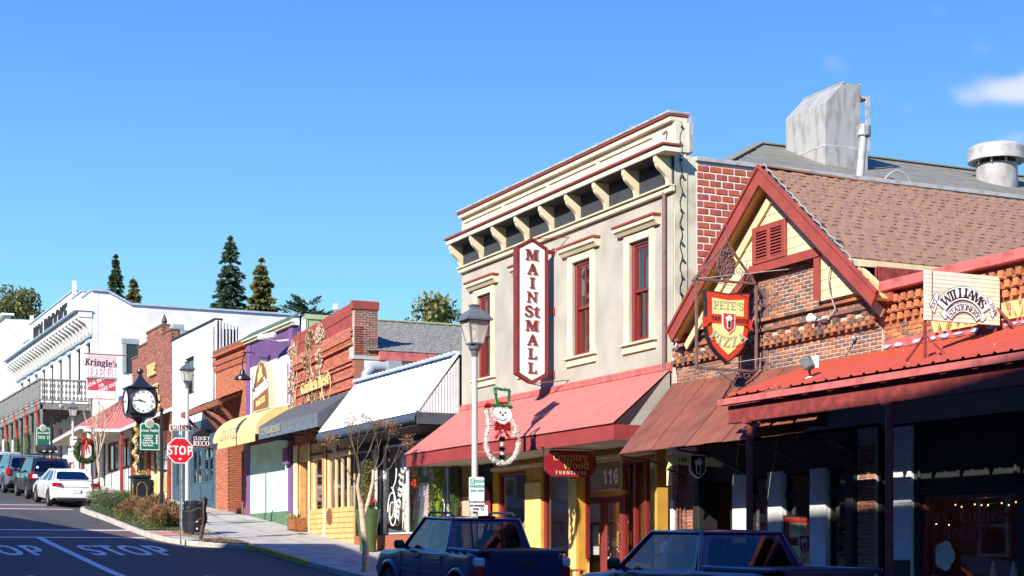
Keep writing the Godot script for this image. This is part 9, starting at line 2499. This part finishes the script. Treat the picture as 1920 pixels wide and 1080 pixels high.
func car(called: String, label: String, cat: String, X: float, S: float, sp: Dictionary, group := "") -> Node3D:
	var o := thing(called, label, cat, Vector3(X, gy(S), -S), 0.0, group)
	o.rotation.x = atan((gy(S + 1.3) - gy(S - 1.3)) / 2.6)
	var hl: float = sp.L / 2; var hw: float = sp.W / 2; var r: float = sp.r
	var paint: Material = sp.paint
	var rows := []
	var zs := []
	var z := -hl
	while z < hl + 0.001:
		zs.append(minf(z, hl)); z += 0.045
	for q in zs:
		var e := clampf((hl - absf(q)) / 0.42, 0.0, 1.0)
		var w := hw * (0.80 + 0.20 * sqrt(1.0 - (1.0 - e) * (1.0 - e)))
		var yt := at_z(sp.top, q); var yb: float = sp.sill + 0.14 * (1.0 - e)
		for zw in sp.wheels:
			var d: float = q - zw; var R := r + 0.06
			if absf(d) < R:
				yb = maxf(yb, r + sqrt(R * R - d * d) * 0.98)
		var drop := 0.12 * (1.0 - e) * (1.0 - e)
		yt -= drop
		var sh := yt - 0.10
		yb = minf(yb, sh - 0.06)
		var half := [Vector2(w * 0.955, yb), Vector2(w * 0.985, lerpf(yb, sh, 0.28)), Vector2(w, lerpf(yb, sh, 0.6)), Vector2(w * 0.992, lerpf(yb, sh, 0.88)), Vector2(w * 0.975, sh + 0.045), Vector2(w * 0.945, sh + 0.085), Vector2(w * 0.89, yt), Vector2(w * 0.55, yt + 0.018), Vector2(0.0, yt + 0.026)]
		var row := PackedVector3Array()
		for h in half: row.append(Vector3(h.x, h.y, q))
		for i in range(half.size() - 2, -1, -1): row.append(Vector3(-half[i].x, half[i].y, q))
		rows.append(row)
	var g := G.new(); g.grid(rows)
	for k in 2:   # close the two ends
		var row: PackedVector3Array = rows[-1] if k else rows[0]
		var c := Vector3(0, (row[0].y + row[8].y) / 2, row[0].z + (0.03 if k else -0.03))
		for i in row.size():
			var a := row[i]; var b := row[(i + 1) % row.size()]
			if k: g.tri(c, b, a)
			else: g.tri(c, a, b)
	put(g, "body", paint, o)
	g = G.new(); g.box(Vector3(0, sp.sill + 0.1, 0), Vector3(sp.W * 0.86, 0.16, sp.L * 0.92));
	for zw in sp.wheels: g.box(Vector3(0, r + 0.12, zw), Vector3(sp.W * 0.84, r * 1.5, r * 2.1))
	put(g, "underbody", M("black"), o)
	for zw in sp.wheels:
		for s in [-1.0, 1.0]:
			wheel(o, Vector3(s * (hw - 0.10), r, zw), r, s, sp.get("spokes", 5))
			if sp.get("flare", false):
				var pts := []
				for i in 15:
					var a := PI * lerpf(-0.06, 1.06, i / 14.0)
					pts.append(Vector3(s * (hw - 0.012), r + sin(a) * (r + 0.10), zw + cos(a) * (r + 0.10)))
				g = G.new(); g.tube(pts, 0.055, 0.055, 8); put(g, "wheel_flare", paint, o)
	var c: Array = sp.cab; var yr: float = sp.roof; var wb_: float = sp.wb; var wr: float = sp.wr
	var ya := at_z(sp.top, c[0]) - 0.02; var yd := at_z(sp.top, c[3]) - 0.02
	var gl: Material = sp.glass
	var fr := G.new(); var wins := []
	var yw := maxf(ya, yd) + 0.0
	for s in [-1.0, 1.0]:
		var posts: Array = sp.posts   # z at the waist and at the roof of the pillars
		for i in posts.size() - 1:
			var b0 := Vector3(s * wb_, at_z(sp.top, posts[i][0]) - 0.03, posts[i][0]); var b1 := Vector3(s * wb_, at_z(sp.top, posts[i + 1][0]) - 0.03, posts[i + 1][0])
			var t0 := Vector3(s * wr, yr - 0.05, posts[i][1]); var t1 := Vector3(s * wr, yr - 0.05, posts[i + 1][1])
			var q := [b1, b0, t0, t1] if s > 0 else [b0, b1, t1, t0]
			var mrg: Array = sp.get("margin", [0.05, 0.05])
			var loop := framed(fr, q, Vector2(mrg[0], mrg[0]), Vector2(0.06, 0.07), 7.0)
			wins.append(["side_window", loop, gl if i == 0 else sp.get("glass_rear", gl)])
	var f0 := [Vector3(-wb_, ya, c[0]), Vector3(wb_, ya, c[0]), Vector3(wr, yr - 0.05, c[1]), Vector3(-wr, yr - 0.05, c[1])]
	f0 = [f0[1], f0[0], f0[3], f0[2]]
	wins.append(["windscreen", framed(fr, f0, Vector2(0.04, 0.04), Vector2(0.04, 0.06), 9.0), gl])
	var b0 := [Vector3(-wb_, yd, c[3]), Vector3(wb_, yd, c[3]), Vector3(wr, yr - 0.05, c[2]), Vector3(-wr, yr - 0.05, c[2])]
	wins.append(["rear_window", framed(fr, b0, Vector2(0.08, 0.08), Vector2(0.10, 0.12), 9.0), sp.get("glass_back", gl)])
	var rr := []
	for i in 13:
		var zz := lerpf(c[1], c[2], i / 12.0); var row := PackedVector3Array(); var ez := 1.0 - pow(absf(i / 6.0 - 1.0), 6.0)
		for j in 13:
			var u := j / 6.0 - 1.0
			row.append(Vector3(-u * wr, yr - 0.05 + 0.055 * (1.0 - pow(absf(u), 4.0)) * (0.35 + 0.65 * ez), zz))
		rr.append(row)
	fr.grid(rr)
	for s in [-1.0, 1.0]:
		fr.tube([Vector3(s * wb_, ya, c[0]), Vector3(s * wr, yr - 0.045, c[1]), Vector3(s * wr, yr - 0.04, c[2]), Vector3(s * wb_, yd, c[3])], 0.035, 0.035, 6)
	fr.tube([Vector3(-wr, yr - 0.045, c[1]), Vector3(wr, yr - 0.045, c[1])], 0.03, 0.03, 6); fr.tube([Vector3(-wr, yr - 0.045, c[2]), Vector3(wr, yr - 0.045, c[2])], 0.03, 0.03, 6)
	put(fr, "cab", sp.get("cab_paint", paint), o)
	for w in wins:
		g = G.new(); fan(g, w[1]); put(g, w[0], w[2], o)
	for s in [-1.0, 1.0]:
		g = G.new(); g.box(Vector3(s * hw * 0.42, yw - 0.12, (c[1] + c[2]) / 2 - 0.1), Vector3(0.48, 0.66, 0.14), 0.05, Basis(Vector3.RIGHT, 0.2)); g.box(Vector3(s * hw * 0.42, yw + 0.28, (c[1] + c[2]) / 2 + 0.02), Vector3(0.26, 0.18, 0.09), 0.03); put(g, "seat", M("seat_cloth"), o)
		g = G.new(); g.box(Vector3(s * (hw + 0.10), yw + 0.06, c[0] + 0.28), Vector3(0.2, 0.16, 0.1), 0.035); g.bar(Vector3(s * (hw - 0.1), yw, c[0] + 0.24), Vector3(s * (hw + 0.06), yw + 0.02, c[0] + 0.27), 0.05, 0.04); put(g, "mirror", sp.get("mirror", M("plastic")), o)
		for i in sp.posts.size() - 1:
			g = G.new(); g.box(Vector3(s * (hw - 0.002), yw - 0.16, lerpf(sp.posts[i][0], sp.posts[i + 1][0], 0.8)), Vector3(0.03, 0.035, 0.17), 0.01); put(g, "door_handle", paint, o)
	g = G.new(); var ring := []
	for i in 17: ring.append(Vector3(-hw * 0.42 + 0.18 * cos(TAU * i / 16.0), yw + 0.03 + 0.17 * sin(TAU * i / 16.0), c[0] + 0.62 - 0.06 * sin(TAU * i / 16.0)))
	g.tube(ring, 0.016, 0.016, 6); put(g, "steering_wheel", M("plastic"), o)
	g = G.new()
	for s in [-1.0, 1.0]:
		for q in sp.get("seams", []):
			g.box(Vector3(s * (hw - 0.006), (sp.sill + yw) / 2 + 0.02, q), Vector3(0.016, yw - sp.sill - 0.22, 0.008))
	if not g.v.is_empty(): put(g, "door_seams", M("black"), o)
	for s in [-1.0, 1.0]:
		for q in sp.get("tail", []):
			g = G.new(); g.box(Vector3(s * q[0], q[1], hl - q[2]), Vector3(q[3], q[4], 0.16), 0.03, Basis(Vector3.UP, s * 0.28)); put(g, "tail_lamp", M(q[5]), o)
		g = G.new(); g.box(Vector3(s * hw * 0.74, at_z(sp.top, -hl) - 0.24, -hl + 0.09), Vector3(0.34, 0.16, 0.16), 0.04, Basis(Vector3.UP, -s * 0.3)); put(g, "headlamp", M("lamp_clear"), o)
		g = G.new(); g.box(Vector3(s * hw * 0.91, at_z(sp.top, -hl) - 0.26, -hl + 0.22), Vector3(0.06, 0.13, 0.16), 0.02, Basis(Vector3.UP, -s * 0.6)); put(g, "side_lamp", M("amber"), o)
	for s in [-1.0, 1.0]:
		g = G.new(); g.box(Vector3(0, sp.sill + 0.17, s * (hl - 0.02)), Vector3(sp.W * 0.86, 0.2, 0.14), 0.05); put(g, "bumper", sp.get("bumper", M("plastic")), o)
	g = G.new(); g.box(Vector3(0, sp.get("plate_y", sp.sill + 0.35), hl + 0.035), Vector3(0.32, 0.16, 0.02), 0.005); put(g, "number_plate", M("plate"), o)
	return o
func build_vehicles() -> void:
	var g: G; var o: Node3D
	var zt := 2.575
	o = car("pickup_truck", "dark blue crew cab pickup with roof rails parked before the yellow shop front", "pickup truck", 12.45, 28.62, {"L": 5.15, "W": 1.84, "top": [[-2.6, 0.98], [-1.95, 1.10], [-1.05, 1.17], [0.75, 1.18], [0.95, 1.20], [2.6, 1.21]], "sill": 0.42, "wheels": [-1.62, 1.72], "r": 0.39, "cab": [-1.12, -0.42, 0.92, 1.08], "roof": 1.80, "wb": 0.83, "wr": 0.66, "posts": [[-0.98, -0.36], [-0.05, 0.02], [0.98, 0.86]], "paint": M("paint_blue"), "glass": M("car_glass"), "flare": true, "seams": [-1.0, -0.05, 0.98], "tail": [[0.83, 1.05, 0.1, 0.2, 0.16, "lamp_clear"], [0.83, 0.85, 0.1, 0.2, 0.26, "tail_red"]], "bumper": M("plastic"), "plate_y": 0.72})
	pickup_bed(o, 1.12, zt, 0.84, 1.205, M("paint_blue"))
	for s in [-1.0, 1.0]:
		g = G.new(); g.tube([Vector3(s * 0.62, 1.80, -0.35), Vector3(s * 0.62, 1.865, -0.25), Vector3(s * 0.62, 1.87, 0.7), Vector3(s * 0.62, 1.81, 0.85)], 0.022, 0.022, 8); put(g, "roof_rail", M("black_metal"), o)
	g = G.new(); g.box(Vector3(0, 1.80, 0.93), Vector3(0.34, 0.05, 0.06), 0.012); put(g, "brake_lamp", M("tail_red"), o)
	for s in [-1.0, 1.0]:
		for i in 3:
			g = G.new(); g.box(Vector3(s * 0.9, 1.2, 1.25 + i * 0.36), Vector3(0.05, 0.055, 0.09), 0.015); put(g, "rail_cleat", M("plastic"), o)
	g = G.new(); g.box(Vector3(-0.31, 1.47, 0.99), Vector3(0.03, 0.5, 0.03), 0.0, Basis(Vector3.RIGHT, -0.28)); g.box(Vector3(0.31, 1.47, 0.99), Vector3(0.03, 0.5, 0.03), 0.0, Basis(Vector3.RIGHT, -0.28)); put(g, "window_bars", M("plastic"), o)
	o = car("pickup_truck", "plum purple extended cab pickup with dark rear glass nearest the camera", "pickup truck", 12.5, 19.95, {"L": 5.5, "W": 1.84, "top": [[-2.75, 0.95], [-2.1, 1.06], [-1.2, 1.13], [0.6, 1.16], [0.85, 1.18], [2.75, 1.19]], "sill": 0.4, "wheels": [-1.75, 1.72], "r": 0.37, "cab": [-1.35, -0.62, 0.72, 0.98], "roof": 1.72, "wb": 0.83, "wr": 0.64, "posts": [[-1.18, -0.56], [-0.12, -0.06], [0.86, 0.68]], "paint": M("paint_plum"), "glass": M("car_glass"), "glass_rear": M("car_glass"), "glass_back": M("car_glass_dark"), "margin": [0.07, 0.07], "seams": [-1.2, -0.12, 0.7], "tail": [[0.82, 0.9, 0.1, 0.18, 0.4, "tail_red"]], "plate_y": 0.7})
	pickup_bed(o, 1.02, 2.75, 0.84, 1.185, M("paint_plum"))
	car("parked_car", "bright blue car of which only the roof edge shows behind the pickup", "car", 12.5, 12.0, {"L": 4.5, "W": 1.78, "top": [[-2.25, 0.72], [-1.0, 0.95], [1.3, 0.98], [2.25, 0.95]], "sill": 0.24, "wheels": [-1.35, 1.3], "r": 0.32, "cab": [-1.1, -0.15, 1.1, 1.75], "roof": 1.43, "wb": 0.80, "wr": 0.60, "posts": [[-0.95, -0.1], [0.25, 0.3], [1.4, 1.0]], "paint": M("paint_bright"), "glass": M("car_glass"), "tail": [[0.76, 0.8, 0.1, 0.26, 0.14, "tail_red"]]})
	o = car("parked_car", "white two door saloon parked behind the planting bed with red tail lamps", "car", 11.85, 67.1, {"L": 4.75, "W": 1.84, "top": [[-2.37, 0.72], [-1.1, 0.94], [1.2, 0.99], [1.9, 1.03], [2.37, 1.02]], "sill": 0.27, "wheels": [-1.45, 1.38], "r": 0.34, "cab": [-1.15, -0.1, 1.0, 1.85], "roof": 1.44, "wb": 0.80, "wr": 0.58, "posts": [[-0.98, -0.04], [0.45, 0.4], [1.45, 0.92]], "paint": M("paint_white"), "glass": M("car_glass_dark"), "mirror": M("paint_white"), "bumper": M("paint_white"), "seams": [-0.9, 0.5], "tail": [[0.72, 0.88, 0.05, 0.36, 0.14, "tail_red"]], "plate_y": 0.62})
	g = G.new(); g.box(Vector3(0, 0.30, 2.36), Vector3(1.4, 0.12, 0.06), 0.02); put(g, "rear_valance", M("black"), o)
	g = G.new(); g.box(Vector3(0, 0.80, 2.36), Vector3(0.9, 0.012, 0.05)); put(g, "boot_seam", M("grey_metal"), o)
	g = G.new(); g.box(Vector3(0, 1.05, 2.1), Vector3(1.3, 0.02, 0.2), 0.008); put(g, "boot_lip", M("paint_white"), o)
	var suv := func_suv()
	suv.paint = M("paint_black"); suv.glass = M("car_glass_dark")
	o = car("parked_suv", "black off road car with roof box and rear spare wheel behind the white saloon", "suv", 11.95, 73.0, suv, "cars parked uphill along the kerb")
	wheel_spare(o)
	for i in 3:
		g = G.new(); g.tube([Vector3(-0.68, 1.86, -0.5 + i * 0.7), Vector3(0.68, 1.86, -0.5 + i * 0.7)], 0.02, 0.02, 6); put(g, "roof_bar", M("black_metal"), o)
	var rb := thing("roof_box", "dark grey roof box strapped on top of the black off road car", "roof box", Vector3(12.1, gy(73.0) + 1.9, -73.0))
	rb.rotation.x = o.rotation.x
	var rows := []
	for i in 15:
		var t := i / 14.0; var zz := lerpf(-1.0, 1.0, t); var k := pow(sin(PI * clampf(0.04 + t * 0.92, 0, 1)), 0.4); var row := PackedVector3Array()
		for j in 17:
			var a := TAU * j / 16.0
			row.append(Vector3(0.42 * k * signf(cos(a)) * pow(absf(cos(a)), 0.5), 0.2 + 0.2 * k * signf(sin(a)) * pow(absf(sin(a)), 0.6), zz))
		rows.append(row)
	g = G.new(); g.grid(rows); fan(g, Array(rows[0])); fan(g, Array(rows[-1])); put(g, "shell", M("charcoal"), rb)
	for x in [-0.25, 0.0, 0.25]:
		g = G.new(); g.box(Vector3(x, 0.12, 1.0), Vector3(0.1, 0.04, 0.03)); put(g, "latch", M("sign_white"), rb)
	suv = func_suv(); suv.paint = M("paint_slate"); suv.glass = M("car_glass"); suv.glass_back = M("car_glass_dark")
	car("parked_suv", "slate blue hatchback second in the uphill row with roof reflections", "suv", 11.8, 78.6, suv, "cars parked uphill along the kerb")
	suv = func_suv(); suv.paint = M("paint_silver"); suv.glass = M("car_glass_dark")
	car("parked_suv", "pale silver blue estate car further up the row", "suv", 11.75, 84.4, suv, "cars parked uphill along the kerb")
	suv = func_suv(); suv.paint = M("paint_black"); suv.glass = M("car_glass_dark"); suv.roof = 2.0
	car("parked_suv", "tall black van highest up the row at the edge of view", "suv", 11.7, 90.6, suv, "cars parked uphill along the kerb")
func func_suv() -> Dictionary:
	return {"L": 4.55, "W": 1.84, "top": [[-2.27, 0.85], [-1.3, 1.05], [1.7, 1.12], [2.27, 1.12]], "sill": 0.34, "wheels": [-1.38, 1.35], "r": 0.37, "cab": [-1.2, -0.5, 1.75, 2.15], "roof": 1.74, "wb": 0.82, "wr": 0.66, "posts": [[-1.0, -0.44], [-0.05, 0.02], [0.95, 0.95], [1.95, 1.68]], "tail": [[0.78, 1.0, 0.03, 0.2, 0.32, "tail_red"]], "seams": [-0.05, 0.95], "plate_y": 0.75}
func wheel_spare(o: Node3D) -> void:
	var g := G.new(); g.lathe([Vector2(0, 0.17), Vector2(0.28, 0.16), Vector2(0.36, 0.12), Vector2(0.38, 0.04), Vector2(0.38, -0.06), Vector2(0.2, -0.08)], 28, Vector3(0.12, 0.98, 2.36), Basis(Vector3.RIGHT, PI / 2)); put(g, "spare_wheel", M("charcoal"), o)
	g = G.new(); g.box(Vector3(0, 1.72, 2.02), Vector3(0.3, 0.05, 0.05), 0.01); put(g, "brake_lamp", M("tail_red"), o)
	g = G.new(); g.ball(Vector3(-0.55, 1.35, 2.06), Vector3(0.06, 0.06, 0.01), 10); put(g, "window_sticker", M("sign_white"), o)
func pickup_bed(o: Node3D, z0: float, z1: float, hw: float, y: float, m: Material) -> void:
	var g := G.new(); g.box(Vector3(0, y + 0.03, (z0 + z1) / 2), Vector3(hw * 1.84, 0.03, z1 - z0 - 0.16)); put(g, "bed_cover", M("black"), o)
	for s in [-1.0, 1.0]:
		g = G.new(); g.box(Vector3(s * hw * 0.97, y + 0.03, (z0 + z1) / 2), Vector3(0.09, 0.06, z1 - z0 - 0.06), 0.02); put(g, "bed_rail", m, o)
	g = G.new(); g.box(Vector3(0, y - 0.22, z1 - 0.02), Vector3(hw * 1.62, 0.5, 0.07), 0.02); put(g, "tailgate", m, o)
	g = G.new(); g.box(Vector3(0, y + 0.03, z1 - 0.03), Vector3(hw * 1.9, 0.06, 0.08), 0.02); put(g, "tailgate_cap", M("plastic"), o)
	g = G.new(); g.box(Vector3(0, y - 0.14, z1 + 0.018), Vector3(0.26, 0.1, 0.02), 0.006); put(g, "tailgate_handle", M("plastic"), o)
func across(called: String, label: String, S0: float, S1: float, prof: Array, m: Material, floors: int, bays: int) -> void:
	var S := (S0 + S1) / 2; var yb := gy(S0) - 0.3
	var o := thing(called, label, "building", Vector3(-3.0, yb, -S), PI / 2)
	var half := (S1 - S0) / 2
	var poly := PackedVector2Array([Vector2(-half, 0), Vector2(half, 0)])
	for i in range(prof.size() - 1, -1, -1):
		poly.append(Vector2(prof[i][0] - S, prof[i][1] - yb))
	var g := G.new(); g.prism(poly, -11.0, 0.0); put(g, "walls", m, o)
	for i in prof.size() - 1:
		g = G.new(); g.bar(Vector3(prof[i][0] - S, prof[i][1] - yb - 0.03, 0.08), Vector3(prof[i + 1][0] - S, prof[i + 1][1] - yb - 0.03, 0.08), 0.3, 0.12); put(g, "cornice", M("cream"), o)
	var top: float = prof[0][1]
	for q in prof: top = minf(top, q[1])
	for f in floors:
		for b in bays:
			var x := lerpf(-half, half, (b + 0.5) / bays); var y := lerpf(0.6, top - yb - 0.6, (f + 0.5) / floors)
			var w := Node3D.new(); w.name = "window"; o.add_child(w, true); w.position = Vector3(x, y, 0)
			var ww := minf(1.3, half * 2 / bays * 0.6); var hh := minf(2.0, (top - yb) / floors * 0.62)
			g = G.new(); g.box(Vector3(0, 0, 0.03), Vector3(ww, hh, 0.05)); put(g, "pane", M("across_glass"), w)
			g = G.new()
			for s in [-1.0, 1.0]:
				g.box(Vector3(s * ww / 2, 0, 0.05), Vector3(0.1, hh + 0.1, 0.1)); g.box(Vector3(0, s * hh / 2, 0.05), Vector3(ww + 0.2, 0.1, 0.12))
			g.box(Vector3(0, 0, 0.05), Vector3(ww, 0.06, 0.08)); put(g, "frame", M("cream_light"), w)
func build_across() -> void:  # unseen blocks, rooflines shaped to cast the shade on the street
	across("tall_brick_block", "unseen tall brick block across the street behind the camera", -24.0, 13.4, [[-24.0, 17.0], [4.0, 16.6], [8.0, 16.2], [13.4, 15.95]], M("across_brick"), 4, 9)
	across("stucco_block", "unseen rendered block across the street from the pickup trucks", 13.6, 35.4, [[13.6, 14.5], [18.0, 13.4], [27.0, 13.4], [31.0, 14.5], [35.4, 15.2]], M("across_stucco"), 4, 6)
	across("low_gabled_block", "unseen lower building with sloping roof across the street from the corner", 35.6, 60.0, [[35.6, 12.3], [52.0, 10.7], [60.0, 9.9]], M("across_brick"), 3, 6)
	across("cream_shop_row", "unseen low cream shop across the street beyond the corner", 62.0, 84.0, [[62.0, 8.9], [84.0, 10.2]], M("across_stucco"), 2, 6)  # this row and the next added for the shop glass to mirror
	across("brick_shop_row", "unseen low brick shops across the street far up the hill", 84.4, 118.0, [[84.4, 11.2], [118.0, 13.2]], M("across_brick"), 2, 9)
func _ready() -> void:
	rng.seed = 20
	build_light()
	make_materials()
	build_ground()
	build_mall()
	build_pete()
	build_williams()
	build_white_shop()
	build_vine_shop()
	build_purple_shop()
	build_record_shop()
	build_white_box()
	build_stepped_shop()
	build_deli()
	build_hotel()
	build_signs()
	build_street()
	build_vehicles()
	build_across()
